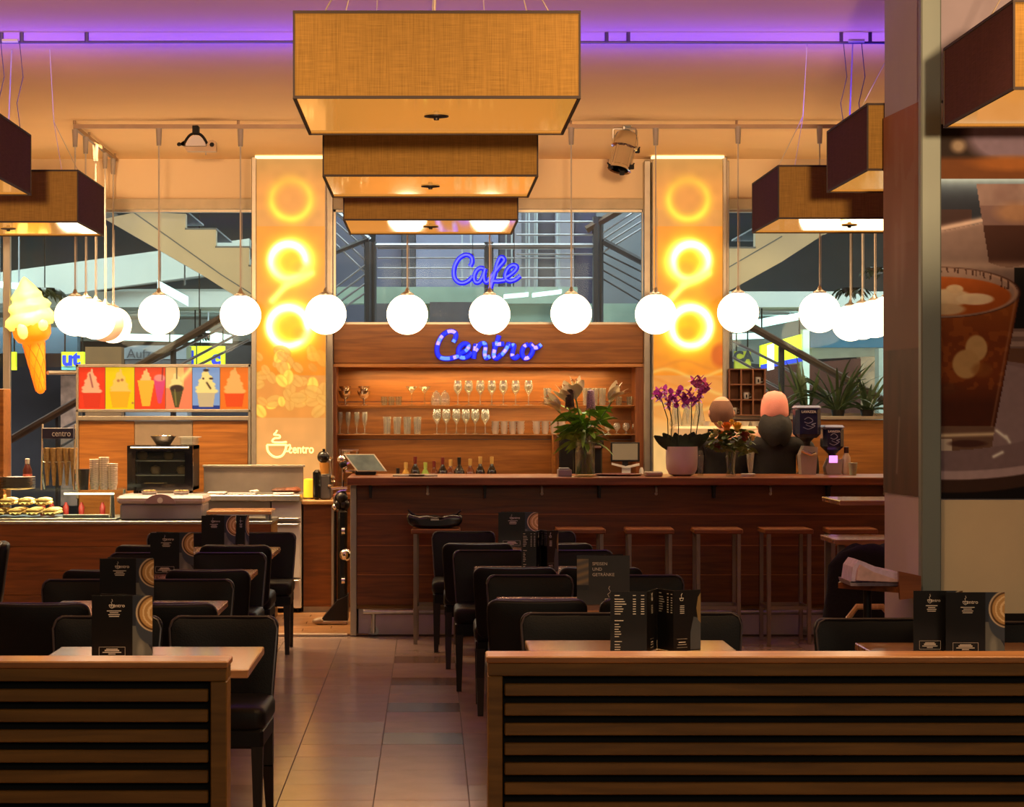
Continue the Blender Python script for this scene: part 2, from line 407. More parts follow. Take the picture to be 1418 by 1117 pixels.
M_PRINT = printed('card_print', 0, .3)
M_LEAF = mat('green_leaf', (70, 104, 36), .45, var=.3, vscale=14)
M_LEAF2 = mat('dark_leaf', (34, 52, 28), .4, var=.3, vscale=14)
M_PLASTER2 = mat('stair_concrete', (214, 200, 176), .8, var=.05, vscale=2)
M_TEAL = mat('pale_hall_paint', (172, 178, 174), .8, var=.05, vscale=1)
M_GREY = mat('hall_grey', (122, 128, 136), .7, var=.08, vscale=2)
M_DGREY = mat('hall_dark', (52, 50, 58), .6, var=.15, vscale=3)
# ------------------------------------------------------------ floor, ceiling, walls
TX0, TP, TD0, TQ = -.655-.411*5, .411, 10.9-.39*5, .39
b = MB(); b.box(-7, 7, -4, 38, -.06, -.004); floor = struct(b.obj('floor', M_TILE[1], origin=(0, 0, 0)))
tm = {}
for k, m in enumerate(M_TILE):
    b = MB(); b.box(-TP/2+.0015, TP/2-.0015, -TQ/2+.0015, TQ/2-.0015, -.01, 0, .0012); o = b.obj('tile', m, origin=(0, 0, 0), smooth=False); tm[k] = o
first = {0: True, 1: True, 2: True}
gb = MB(); gb.box(TX0, TX0+14*TP, TD0, TD0+18*TQ, -.02, -.0035); g = gb.obj('grout_bed', M_GROUT, origin=(0,0,0)); g.parent = floor
for i in range(14):
    for j in range(18):
        k = R.choice((0, 0, 1)) 
        if i == 6 and j >= 5 and (j-5) % 3 == 0 and j < 15: k = 2
        o = tm[k] if first[k] else tm[k].copy()
        if not first[k]: COL.objects.link(o)
        first[k] = False; o.parent = floor; o.location = (TX0+(i+.5)*TP, TD0+(j+.5)*TQ, R.uniform(-.0006, .0004))
b = MB(); b.box(-4.2, 4.2, 5.6, 18.85, 3.86, 3.96); struct(b.obj('ceiling', M_CEIL))
b = MB(); b.box(-4.3, -4.2, 5.6, 19, 0, 3.96); struct(b.obj('wall_left', M_WALL))
b = MB(); b.box(4.2, 4.3, 9.9, 19, 0, 3.96); struct(b.obj('wall_right', M_WALL))
DB = 18.8
b = MB(); b.box(-4.2, 4.2, DB, DB+.3, Z(275, DB), 3.86); b.box(-4.2, 4.2, DB-.03, DB+.3, Z(290, DB), Z(275, DB)-.001, .005, 1)
struct(b.obj('wall_back', [M_WALL, mat('soffit_beige', (186, 172, 148), .8)]))
# timber floor behind the counters
WF = wood('floor_planks', (132, 92, 56), (176, 130, 84), .3, 0, 2.5, coat=.2)
b = MB(); b.box(-4.2, 4.2, 16.17, 19.3, -.003, .002); sub = struct(b.obj('floor_behind_counter', M_GROUT)); ORG[sub.name] = sub.location.copy()
pl0 = None
for j in range(16):
    for i in range(2):
        x0 = -1.9+i*.72+(j % 3)*.21; 
        b = MB(); b.box(x0, x0+.715, 16.19+j*.19, 16.19+j*.19+.186, .0015, .012, .001); b.obj('plank', WF, sub, smooth=False)
b = MB(); b.box(-4.2, -.62, 16.145, 16.185, 0, .016, .003); struct(b.obj('trim_1', mat('threshold_strip', (230, 214, 190), .3, .3)))

# ------------------------------------------------------------ bar counter
BF = 16.15; BX0 = X(485, BF); BX1 = 4.15
bar = thing('bar_counter', 'long walnut panelled bar counter with a foot rail and overhanging top', 'bar counter', (1.7, 16.4, 0))
ys = [838, 795.5, 755, 711.7, 672]
for i in range(4):
    b = MB(); b.box(X(494, BF), BX1, BF, BF+.03, Z(ys[i], BF)+.003, Z(ys[i+1], BF)-.001, .002); b.obj('panel', M_BAR, bar)
for i in range(1, 4): b = MB(); b.box(X(494, BF), BX1, BF-.0015, BF+.02, Z(ys[i], BF)-.003, Z(ys[i], BF)+.0035); b.obj('seam_strip', mat('seam_light', (176, 112, 58), .5), bar)
b = MB(); b.box(BX0, BX1, BF+.02, BF+.06, .2, 1.125); b.box(BX0, BX0+.04, BF+.04, 16.85, .0, 1.125); b.box(BX0, BX1, 16.8, 16.85, 0, 1.125); b.obj('carcass', M_SLAT, bar)
b = MB(); b.box(BX0, X(494, BF), BF-.01, BF+.03, 0, 1.125, .004); b.obj('end_post', M_ALU, bar)
b = MB(); b.box(X(496, BF), BX1, BF+.06, BF+.09, 0.004, Z(838, BF)); b.obj('plinth', M_WHITE, bar)
b = MB(); b.box(X(480, 15.95), BX1, 15.95, 16.88, 1.128, 1.186, .006); b.obj('countertop', wood('bar_top', (112, 60, 28), (150, 88, 46), .3, 0, 2, coat=.15), bar)
b = MB(); b.tube([(X(503, 16.0), 16.0, Z(847, 16)), (BX1, 16.0, Z(847, 16))], .02, 10); b.obj('foot_rail', M_STEEL, bar)
for px in (517, 640, 760, 880, 1000, 1120, 1215):
    b = MB(); x = X(px, 16); b.tube([(x, 16.0, .20), (x, 16.0, .05), (x, 16.24, .03)], .016, 8); b.cyl((x, 16.2, .03), (x, 16.235, .03), .035); b.obj('rail_bracket', M_STEEL, bar)
for i in range(10):
    px = 513+i*79.2; x = X(px, 16.1); b = MB()
    if i % 2: b.tube([(x, 16.14, 1.11), (x, 16.11, 1.10), (x, 16.10, 1.075), (x, 16.12, 1.06)], .009, 6); b.ball((x, 16.12, 1.06), .013, 8); b.obj('coat_hook', M_WHITE, bar)
    else: b.prism([(x-.012, 1.128), (x+.012, 1.128), (x+.008, 1.03), (x-.008, 1.03)], 16.05, 16.15); b.box(x-.01, x+.01, 15.98, 16.15, 1.118, 1.128); b.obj('top_bracket', M_DARKM, bar)

# ------------------------------------------------------------ bar-back wall with niche
DP = 18.72
back = struct(thing('wall_bar_back', 'oak panelled wall with a lit shelf niche behind the bar', None, (.45, DP, 0)))
b = MB(); b.pbox(462, 449, 891, 503, DP, .28, .004); b.obj('panel', M_OAK, back)
b = MB(); b.pbox(461, 503.5, 895, 508, DP-.01, .29, .003); b.obj('panel_edge', wood('edge_oak', (176, 116, 60), (206, 146, 84), .4), back)
for y0, y1 in ((508, 556), (556.6, 608), (608.6, 668), (668.6, 800)):
    b = MB(); b.box(X(461, DP), X(895, DP), 19.10, 19.13, Z(y1, 19.1), Z(y0, 19.1)+(.1 if y0 == 508 else 0), .003); b.obj('niche_board', M_OAK, back)
for px0, px1 in ((461, 466), (880, 895)):
    b = MB(); b.pbox(px0, 508, px1, 838, DP, .40, .003); b.obj('niche_side', wood('side_oak', (110, 58, 24), (146, 84, 38), .45, 2, 2), back)
b = MB(); b.pbox(766, 602, 769, 690, DP+.1, .27); b.obj('divider_board', M_OAK, back)
for px0, px1, nm in ((452, 461, 0), (892, 901, 0)):
    b = MB(); b.pbox(px0, 222 if nm == 0 else 218, px1, 840, DP-.05, .2, .006); tag(b.obj('steel_upright', M_ALU), 'slim aluminium upright on the %s side of the bar niche' % ('left' if px0 < 600 else 'right'), 'upright')
for py, d0 in ((561, 18.80), (601, 18.80)):
    b = MB(); b.box(X(464, 18.8), X(893 if py == 601 else 880, 18.8), d0, 19.09, Z(py, 18.8)-.008, Z(py, 18.8), .002)
    tag(b.obj('glass_shelf', mat('shelf_glass_edge', (170, 120, 76), .15, coat=.6)), ('upper' if py == 561 else 'lower')+' glass shelf of the bar niche, holding glasses', 'shelf')
b = MB(); b.box(X(462, 18.4), X(893, 18.4), 18.25, 18.70, .93, .975, .004); b.box(X(462, 18.4), X(893, 18.4), 18.3, 18.70, .02, .93, .004)
tag(b.obj('back_counter', M_BAR), 'low walnut back counter under the glass shelves', 'counter')

# ------------------------------------------------------------ backlit columns
M_LIT = printed('backlit_print', .84, .35)
def col_print(x0, side):
    def fn(u, v):
        px = x0+u*96; py = 220+v*474; c = np.zeros(px.shape+(3,))+np.array((244, 158, 70))/255
        c = mixc(c, (196, 142, 70), np.clip((262-py)/50, 0, 1))
        c = mixc(c, (255, 150, 30), ((py > 313)*(py < 520))*.85)
        c = mixc(c, (222, 158, 78), ((py > 291)*(py < 313))*.4)
        c = mixc(c, (250, 196, 120), np.clip((py-590)/60, 0, .6))
        cx = x0+48
        n = vnoise(px, py, 11, 3+side)
        def ring(c, cy, r, w, k, col=(255, 255, 150), top=1, bot=1, cx=cx):  # halos of the round lamps behind the panel, painted into the print
            d = np.hypot(px-cx, (py-cy)); g = np.exp(-((d-r)/w)**2); t = np.clip((py-cy)/r*.5+.5, 0, 1)
            return mixc(c, col, g*k*(top*(1-t)+bot*t))
        c = ring(c, 276, 27, 8, 1, (280, 215, 60), .5, 1.1)
        c = ring(c, 276, 27, 4, .7, (300, 262, 80), .1, 1.2)
        for cy_, rr in ((362, 30), (452, 33)):
            d = np.hypot(px-cx, py-cy_)
            c = mixc(c, (290, 215, 20), np.exp(-(d/(rr*1.35))**4)*.95)
            c = ring(c, cy_, rr*.8, 9, 1.2, (380, 330, 120), 1, .8)
            c = ring(c, cy_, rr*.8, 5, 1.2, (400, 400, 330), 1.1, .25 if cy_ == 362 else .7, cx-(4 if side == 0 else -4))
            c = mixc(c, (250, 176, 40), ell(px, py, cx+(14 if side == 0 else -2), cy_+10, 11, 9, .9)*.6)
        for a, b_ in (((cx+28, 378), (cx-6, 394)), ((cx-6, 394), (cx-26, 416))):
            c = mixc(c, (340, 320, 150), np.exp(-(seg(px, py, a, b_)/5)**2)*.9)
        # coffee beans
        rs = np.random.RandomState(5+side)
        if side == 0:
            for i in range(46):
                bx, by = x0+rs.rand()*96, 486+rs.rand()*86; a = 7+rs.rand()*6; t = rs.rand()*3.14
                dx = (px-bx)*np.cos(t)+(py-by)*np.sin(t); dy = -(px-bx)*np.sin(t)+(py-by)*np.cos(t)
                m_ = ell(dx, dy, 0, 0, a, a*.68, .2)*(1-.6*np.clip((px-x0-60)/30, 0, 1)*(by < 520))
                c = mixc(c, (255, 190, 90) if i % 4 else (300, 250, 100), m_*.75); c = mixc(c, (226, 130, 36), np.clip(m_*4*(1-m_), 0, 1)*.25)
                c = mixc(c, (222, 128, 40), m_*np.exp(-(dy/1.5)**2)*.22)
            c = mixc(c, (248, 176, 98), (py > 578)*.8)
        else:
            for k in range(7):
                yy = 505+k*12+6*np.sin(px/14+k*1.7); c = mixc(c, (255, 224, 120) if k % 2 else (236, 138, 44), np.exp(-((py-yy)/2.6)**2)*.5)
            c = mixc(c, (224, 96, 30), ell(px, py, x0+92, 492, 12, 16, .5)*.8)
            c = mixc(c, (255, 206, 128), np.clip((py-560)/60, 0, .75))
        return c*(.96+.06*n[..., None])
    return fn
for side, x0 in ((0, 355), (1, 905)):
    D0 = 18.55; t = thing('backlit_column', ('backlit column with glowing rings, coffee beans and a cup logo, left of the bar shelves', 'backlit column with glowing rings behind the orchid pot, right of the bar shelves')[side], 'light column', (X(x0+48, D0), D0+.15, .0))
    b = MB(); b.box(X(x0-(7 if side == 0 else 1), D0), X(x0+(97 if side == 0 else 105), D0), D0+.012, 18.72, 0, 3.82, .004); b.obj('housing', M_ALU, t)
    p = painted('backlit_panel', X(x0, D0), X(x0+96, D0), Z(694, D0), Z(220, D0), D0, 100, 420, col_print(x0, side), M_LIT, t, .011)
    for q0, q1 in (((x0-7, x0),) if side == 0 else ((x0+96, x0+102),)):
        b = MB(); b.pbox(q0, 217, q1, 860, D0-.03, .16, .006); b.obj('upright', M_ALU, t)
    b = MB(); b.pbox(x0-2, 215.5, x0+98, 218.5, D0-.05, .1); b.obj('top_light', glow('warm_slot_light', (255, 226, 170), 1.6), t)
    if side == 0:
        ml = glow('print_yellow', (255, 238, 150), 1.15)
        y_ = D0-.006
        b = MB()
        def pp(a, c_): return (X(350+a/5.075, D0), y_, Z(480+c_/5.077, D0))
        b.tube([pp(*q) for q in spline([(100, 690), (108, 735), (140, 768), (175, 776), (210, 762), (232, 720), (236, 690)], 5)], .010, 6)
        b.tube([pp(100, 690), pp(240, 690)], .008, 6)
        b.tube([pp(*q) for q in spline([(240, 670), (190, 672), (140, 668), (150, 645), (190, 640), (185, 622), (150, 618), (165, 600), (172, 585)], 5)], .008, 6)
        b.tube([pp(*q) for q in spline([(236, 700), (262, 690), (258, 730), (228, 735)], 5)], .007, 6)
        b.obj('cup_logo', ml, t)
        text('centro', .105, (X(417, D0), y_-.003, Z(622, D0)), ml, t, 'lettering', sx=.78, bold=.002)

# ------------------------------------------------------------ hall behind the glass (left, centre, right bays)
struct((MB().box(-16, 16, 38, 38.3, -1, 9)).obj('wall_hall_end', M_GREY))
struct((MB().box(-16, 16, 27.7, 38, 3.0, 3.2)).obj('ceiling_hall_low', M_TEAL))
struct((MB().box(-16, 16, 19.2, 38, 6.5, 6.7)).obj('ceiling_hall', M_TEAL))
struct((MB().box(-16, -15.8, 19.2, 38, 0, 6.5)).obj('wall_hall_left', M_TEAL)); struct((MB().box(15.8, 16, 19.2, 38, 0, 6.5)).obj('wall_hall_right', M_TEAL))
struct((MB().box(-16, 16, 19.2, 38, -.07, -.02)).obj('floor_hall', M_GREY))
TUBE = glow('fluorescent_tube', (222, 255, 250), 1.5)
# upper gallery slabs with a soft greenish paint
b = MB(); b.ext([(-60, 385), (345, 330), (345, 372), (-60, 428)], 27.5, .5); struct(b.obj('trim_2', M_TEAL))
for pts, d, m, nm in (
    ([(-80, 395), (105, 395), (105, 455), (-80, 455)], 31, M_TEAL, 'gallery_fascia'),
    ([(104, 400), (355, 400), (355, 472), (104, 472)], 31.5, M_TEAL, 'gallery_fascia'),
    ([(-60, 453), (107, 453), (107, 489), (-60, 489)], 29, mat('slate_blue', (64, 90, 110), .6), 'shop_fascia'),
    ([(8, 489), (85, 489), (85, 700), (8, 700)], 30, M_DGREY, 'shop_front'),
    ([(84, 520), (110, 520), (110, 700), (84, 700)], 29.5, mat('stone_wall', (160, 128, 112), .8, var=.3, vscale=9), 'shop_front'),
    ([(118, 480), (168, 480), (168, 700), (118, 700)], 27, mat('umber_panel', (112, 78, 42), .6), 'kiosk_front'),
    ([(228, 478), (360, 478), (360, 700), (228, 700)], 29, M_DGREY, 'shop_front'),
    ([(1010, 440), (1125, 440), (1125, 505), (1010, 505)], 31, M_TEAL, 'gallery_fascia'),
    ([(1122, 456), (1290, 456), (1290, 481), (1122, 481)], 28, mat('shop_teal', (44, 92, 116), .5), 'shop_fascia'),
    ([(1124, 481), (1290, 481), (1290, 489), (1124, 497)], 28.2, mat('pale_strip', (208, 214, 190), .6), 'shop_fascia'),
    ([(1056, 508), (1192, 496), (1192, 700), (1056, 700)], 29, mat('maroon_wall', (84, 42, 32), .6), 'shop_front'),
    ([(1010, 500), (1060, 505), (1060, 700), (1010, 700)], 30, M_DGREY, 'shop_front'),
    ([(1191, 489), (1218, 489), (1218, 700), (1191, 700)], 30, mat('cream_shop', (190, 160, 128), .7, var=.35, vscale=7), 'shop_front'),
    ([(1217, 482), (1235, 482), (1235, 700), (1217, 700)], 27.5, mat('green_grey_post', (142, 152, 142), .6), 'shop_post'),
    ([(1112, 456), (1121, 456), (1121, 560), (1112, 560)], 27.8, mat('pale_post', (196, 214, 200), .6), 'shop_post')):
    b = MB(); b.ext(pts, d, .25); o = b.obj(nm, m); struct(o)
def hang_rods(b, xs, y, d, m=0, top=3.01):
    for x in xs: b.cyl((X(x, d), d+.06, Z(y, d)), (X(x, d), d+.06, top), .012, n=4, m=m)
def tube_light(x0, y0, x1, y1, d, h, lab):
    b = MB(); hh = h/2; hang_rods(b, (x0+3, x1-3), min(y0, y1), d, 1, 3.01 if d > 27.6 else 6.51)
    b.ext([(x0, y0-hh), (x1, y1-hh), (x1, y1+hh), (x0, y0+hh)], d, .2); tag(b.obj('strip_light', [TUBE, M_GREY]), lab, 'strip light', 'fluorescent strip lights in the hall')
for a in ((218, 394, 258, 416, 24, 13), (165, 466, 320, 470, 30, 9), (-5, 393, 28, 396, 27.2, 8), (698, 410, 732, 407, 25, 5), (738, 408, 778, 403, 25, 5), (706, 429, 736, 427, 26, 5),
          (741, 427, 775, 426, 26, 5), (637, 430, 655, 430, 26, 6), (1030, 452, 1110, 436, 30, 12), (1012, 466, 1062, 464, 30.4, 8), (1092, 438, 1112, 434, 29, 5), (1010, 455, 1030, 448, 29, 4), (285, 462, 320, 468, 29, 8)):
    tube_light(*a, 'white fluorescent strip light under the hall ceiling behind the glass')
# upper stair flights
STR = [(145, 303), (190, 293), (257, 296), (257, 318), (299, 318), (299, 343), (345, 343), (345, 369), (352, 369), (356, 372), (356, 428), (350, 425), (279, 380)]
def flight(mir, lab):
    t = thing('staircase', lab, None, W(250 if not mir else 1080, 400, 22.2)); struct(t)
    f = (lambda p: (1274+76-p[0]+(-62), p[1])) if mir else (lambda p: p)
    pts = [f(p) for p in STR]
    if mir: pts = [(1228, 292), (1140, 325), (1083, 362), (1009, 403), (1000, 403), (1000, 344), (1046, 344), (1046, 316), (1083, 316), (1083, 292)]
    b = MB(); b.ext(pts, 22, .14); b.obj('stringer', M_PLASTER2, t)
    if not mir:
        for (x0, y0, x1) in ((257, 318, 300), (299, 343, 346), (345, 369, 390), (190, 293, 258)):
            b = MB(); b.pbox(x0-1, y0-2.5, x1, y0, 22.0, 1.7); b.obj('tread', M_GREY, t)
        q = [(145, 303), (279, 380), (356, 428)]
    else:
        for (x0, y0, x1) in ((1046, 316, 1084), (1000, 344, 1047)):
            b = MB(); b.pbox(x0-1, y0-2.5, x1, y0, 22.0, 1.7); b.obj('tread', M_GREY, t)
        q = [(1140, 325), (1083, 362), (1000, 403)]
    b = MB()
    for i in range(2):
        (xa, ya), (xb, yb) = q[i], q[i+1]
        A, B_ = W(xa, ya, 22.14), W(xb, yb, 22.14); o_ = Vector((0, 1.6, 0)); u_ = Vector((0, 0, .12))
        b.add([A, B_, B_+o_, A+o_, A+u_, B_+u_, B_+o_+u_, A+o_+u_], [(0,1,2,3),(7,6,5,4),(0,4,5,1),(1,5,6,2),(2,6,7,3),(3,7,4,0)])
    b.obj('underside', M_GREY, t)
    b = MB()
    if not mir: b.tube([W(185, 294, 21.98), W(306, 380, 21.98), W(350, 408, 21.98)], .008, 4)
    else: b.tube([W(1083, 327, 21.98), W(1009, 370, 21.98)], .008, 4)
    b.obj('seam', M_GREY, t)
flight(False, 'pale concrete stair flight seen through the glass left of the left column')
flight(True, 'pale concrete stair flight seen through the glass right of the right column')
# centre: landing with railings, blinds behind
for x0, x1, c in ((462, 512, (66, 68, 92)), (520, 556, (96, 98, 130)), (557, 575, (44, 42, 58)), (576, 690, (112, 114, 146)), (691, 711, (52, 46, 66)), (712, 722, (116, 112, 130)), (722, 743, (92, 90, 104)), (744, 768, (58, 52, 68)), (769, 795, (118, 116, 134)), (796, 825, (52, 48, 84)), (826, 892, (104, 108, 120))):
    b = MB(); b.pbox(x0, 285, x1, 452, 26.5+R.uniform(0, .3), .15); struct(b.obj('hall_wall_panel', mat('blind_%d' % x0, tuple(q_*.78 for q_ in c), .7, var=.12, vscale=2)))
b = MB(); b.pbox(466, 397, 800, 420, 25.6, .3); b.pbox(560, 420, 890, 446, 25.7, .3); struct(b.obj('landing_slab', mat('landing_green', (120, 140, 132), .7, var=.15, vscale=3)))
b = MB(); b.pbox(595, 418, 660, 449, 25.4, .4); b.pbox(510, 420, 560, 449, 25.5, .4); struct(b.obj('landing_box', mat('landing_dark', (70, 66, 74), .7)))
rl = thing('landing_railing', 'steel railing of the upper stair landing behind the neon sign', None, W(670, 440, 24.5)); struct(rl)
RAIL = mat('rail_steel', (132, 132, 144), .4, .3)
def rail(name, pts, r, m=RAIL, t=rl, d=24.5):
    b = MB(); b.tube([W(x, y, d) for x, y in pts], r, 6); b.obj(name, m, t)
rail('handrail', [(520, 340), (828, 340)], .028)
for y in (344, 357, 371, 385): rail('rail', [(523, y), (795, y)], .009)
for y in (307, 325, 352, 385): rail('rail', [(715, y), (826, y)], .012)
for x, w in ((674, .03), (681, .02), (510, .05), (518, .03), (826, .05), (832, .03)): rail('post', [(x, 300 if x > 800 else 335), (x, 449)], w, M_DGREY)
for k in range(4): rail('stair_rail', [(462, 290+k*15), (512, 332+k*17)], .012 if k else .03)
for k in range(4): rail('stair_rail', [(462, 400+k*12), (512, 362+k*13)], .012)
rail('stair_handrail', [(462, 350), (512, 330)], .03, M_DGREY)
rail('stair_handrail', [(812, 318), (862, 289)], .045, mat('brown_rail', (80, 62, 52), .7, spec=.2))
rail('stair_handrail', [(835, 334), (892, 364)], .04, M_DGREY)
for k in range(4): rail('stair_rail', [(835, 322+k*9), (892, 284+k*10)], .012)
for k in range(4): rail('stair_rail', [(835, 350+k*12), (892, 378+k*14)], .010, M_DGREY)
# lower stair handrails, left and right
for lab, main, others in (('brown handrail of the lower hall stair rising behind the ice cream sign', [(12, 610), (305, 441), (352, 414)], [[(205, 505), (315, 450)], [(250, 505), (330, 462)], [(270, 508), (345, 470)], [(75, 600), (108, 582)], [(78, 622), (108, 604)], [(80, 640), (108, 622)]]),
                          ('brown handrail of the lower hall stair descending behind the plants', [(1000, 430), (1042, 453), (1232, 559)], [[(1010, 470), (1076, 503), (1160, 552)], [(1060, 527), (1085, 540)], [(1060, 540), (1090, 556)], [(1010, 492), (1060, 520)]])):
    t = thing('stair_handrail', lab, 'handrail', (X(sum(p[0] for p in main)/len(main), 20.8), 20.8, -.02))
    b = MB(); b.tube([W(x, y, 20.8) for x, y in main], .038, 8); b.obj('handrail', mat('brown_rail', (80, 62, 52), .7, spec=.2), t)
    for pts in others: b = MB(); b.tube([W(x, y, 20.85) for x, y in pts], .014, 6); b.obj('rail', RAIL, t)
    for (x, y) in ((main[0][0]+10, main[0][1]-4), (1082, 480)) if main[0][0] > 500 else ((80, 572), (240, 480)):
        b = MB(); b.tube([W(x, y, 20.85), (X(x, 20.85), 20.85, -.02)], .03, 6); b.obj('post', M_DGREY, t)
# glass of the three bays
for i, (x0, x1, y1) in enumerate(((-140, 349, 508), (462, 892, 449), (1008, 1290, 575))):
    b = MB(); b.pbox(x0, 290, x1, y1, DB+.05, .012); struct(b.obj('window_%d' % (i+1), M_GLASS))
    b = MB(); b.pbox(x0, 289, x1, 293.5, DB+.02, .08); 
    if i: b.pbox(x0, y1-3, x1, y1+1, DB+.02, .08)
    if i == 1: b.pbox(x0, 289, x0+3, y1, DB+.02, .08); b.pbox(x1-3, 289, x1, y1, DB+.02, .08)
    struct(b.obj('trim_%d' % (i+3), M_ALU))
# shop signs in the hall
M_YEL = glow('sign_yellow', (226, 240, 40), .9); M_BLU = glow('sign_blue', (40, 60, 200), .8); M_WGL = glow('sign_white', (236, 246, 246), .9)
t = thing('shop_sign', 'yellow shop sign with blue letters beside the ice cream cone', 'sign', W(97, 510, 28))
b = MB(); b.pbox(85, 487, 116, 507, 28, .12); b.pbox(85, 507, 116, 512, 28, .12, m=1); b.obj('sign_box', [M_YEL, mat('sign_sea', (120, 200, 190), .5)], t); text('ut', .26, W(98, 497, 27.98), M_BLU, t, sx=1.05, bold=.012)
t = thing('shop_sign', 'narrow yellow shop sign at the left edge of the view behind the cone', 'sign', W(18, 510, 28)); b = MB(); b.pbox(10, 487, 21, 512, 28, .12); b.obj('sign_box', M_YEL, t)
t = thing('lift_sign', 'grey lift housing lettered Aufzug above the ice cream pictures', 'sign', W(215, 505, 27.5)); b = MB()
b.ext([(171, 497), (171, 482), (185, 478), (258, 478), (258, 497)], 27.5, .6); b.box(X(172, 27.5), X(258, 27.5), 27.6, 28.1, 0, Z(498, 27.5)); b.obj('housing', mat('lift_grey', (124, 132, 140), .6), t)
text('Aufzug', .17, W(201, 490, 27.48), mat('dark_letter', (60, 62, 70), .6), t)
t = thing('shop_sign', 'yellow shop sign with a blue square and white swirl behind the stair rail', 'sign', W(250, 506, 28.4)); b = MB(); b.pbox(228, 479, 270, 506, 28.2, .12); b.pbox(243, 485, 268, 506, 28.17, .05, m=1); b.obj('sign_box', [M_YEL, M_BLU], t); text('e', .24, W(256, 497, 28.14), M_WGL, t, bold=.01)
t = thing('shop_sign', 'yellow shop sign with a blue letter c left of the left column', 'sign', W(292, 506, 28.2)); b = MB(); b.pbox(273, 479, 311, 506, 28.2, .12); b.obj('sign_box', M_YEL, t); text('c', .26, W(299, 496, 28.17), M_BLU, t, bold=.015)
t = thing('shop_sign', 'large yellow shop sign behind the stair handrail above the plants', 'sign', W(1085, 505, 27.9)); b = MB(); b.ext([(1054, 478), (1112, 462), (1112, 500), (1054, 508)], 27.9, .15); b.ext([(1054, 505), (1112, 494), (1112, 500), (1054, 511)], 27.85, .06, 1); b.obj('sign_box', [M_YEL, M_BLU], t)
b = MB(); b.ext([(1063, 478), (1072, 475), (1072, 511), (1063, 513)], 27.8, .05); b.obj('stripe', M_WGL, t)
t = thing('shop_sign', 'small yellow-green lettered sign beside the right column above the cup rack', 'sign', W(1030, 510, 28.4)); b = MB(); b.pbox(1018, 486, 1040, 510, 28.4, .12); b.obj('sign_box', glow('sign_olive', (160, 160, 50), .7), t); text('CA', .18, W(1029, 494, 28.38), mat('dark_letter', (60, 62, 70), .6), t, bold=.01)

for o in list(COL.objects):
    if o.name.startswith('shop_sign') and o.parent is None:
        ch = [c for c in COL.objects if c.parent == o]; box_ = [c for c in ch if c.name.startswith('sign_box')][0]
        xs = [v.co.x+o.location.x for v in box_.data.vertices]; zs = [v.co.z+o.location.z for v in box_.data.vertices]
        b = MB()
        for x in (min(xs)+.03, max(xs)-.03): b.cyl((x, o.location.y+.1, max(zs)-.02), (x, o.location.y+.1, 3.01 if o.location.y > 27.6 else 6.5), .012, n=4)
        b.obj('hanging_rod', M_DARKM, o)
# ------------------------------------------------------------ pillar with posters on the right
def skew(x, y, z): return (x, y, z)
xp0, xn = X(1225, 9.8), X(1276, 9.25)
b = MB()
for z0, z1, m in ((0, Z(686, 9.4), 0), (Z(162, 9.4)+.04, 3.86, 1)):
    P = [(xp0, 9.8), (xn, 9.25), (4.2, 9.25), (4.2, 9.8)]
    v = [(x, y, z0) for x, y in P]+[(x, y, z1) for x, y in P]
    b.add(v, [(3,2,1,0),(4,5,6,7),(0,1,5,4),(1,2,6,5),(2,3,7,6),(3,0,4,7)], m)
v = [(x+.01, y, z) for z in (Z(686, 9.4), Z(162, 9.4)+.05) for x, y in ((xp0, 9.8), (xn, 9.25), (4.2, 9.25), (4.2, 9.8))]
b.add(v, [(3,2,1,0),(4,5,6,7),(0,1,5,4),(1,2,6,5),(2,3,7,6),(3,0,4,7)], 0)
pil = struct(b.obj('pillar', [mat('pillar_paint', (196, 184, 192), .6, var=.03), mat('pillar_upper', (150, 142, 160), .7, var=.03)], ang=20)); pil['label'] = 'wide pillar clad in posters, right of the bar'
dn = Vector((xn-xp0, 9.25-9.8, 0)).normalized()
side_y = lambda u: 9.8+(9.25-9.8)*u
def side_fn(u, v):
    px = u*100; py = v*530; c = np.zeros(u.shape+(3,))+np.array((120, 74, 50))/255
    n = vnoise(px*1.0, py*.14, 9, 2); c = mixc(c, (130, 96, 78), (n > .45)*(v < .35)*.45); c = mixc(c, (52, 28, 18), (v > .62)*(.35+.5*n))
    c = mixc(c, (150, 112, 104), ell(px, py, 40, 190, 22, 70, .5)*n*.8); c = mixc(c, (146, 90, 52), np.clip(1-v*6, 0, 1)*.5)
    c = mixc(c, (170, 150, 140), np.exp(-(seg(px, py, (45, 425), (38, 500))/2.5)**2)*.6)
    return c
zt, zb = Z(161, 9.4)+.045, Z(686, 9.4)
painted('poster_side', 0, 1, zb, zt, 0, 50, 200, side_fn, printed('gloss_print', 0, .5, .0, 1.0, .15), pil, .008,
        mapf=lambda x, y, z: (xp0+(xn-xp0)*x-.006-(.0 if y == 0 else -.004), 9.8+(9.25-9.8)*x, z+0*(x-.5)))
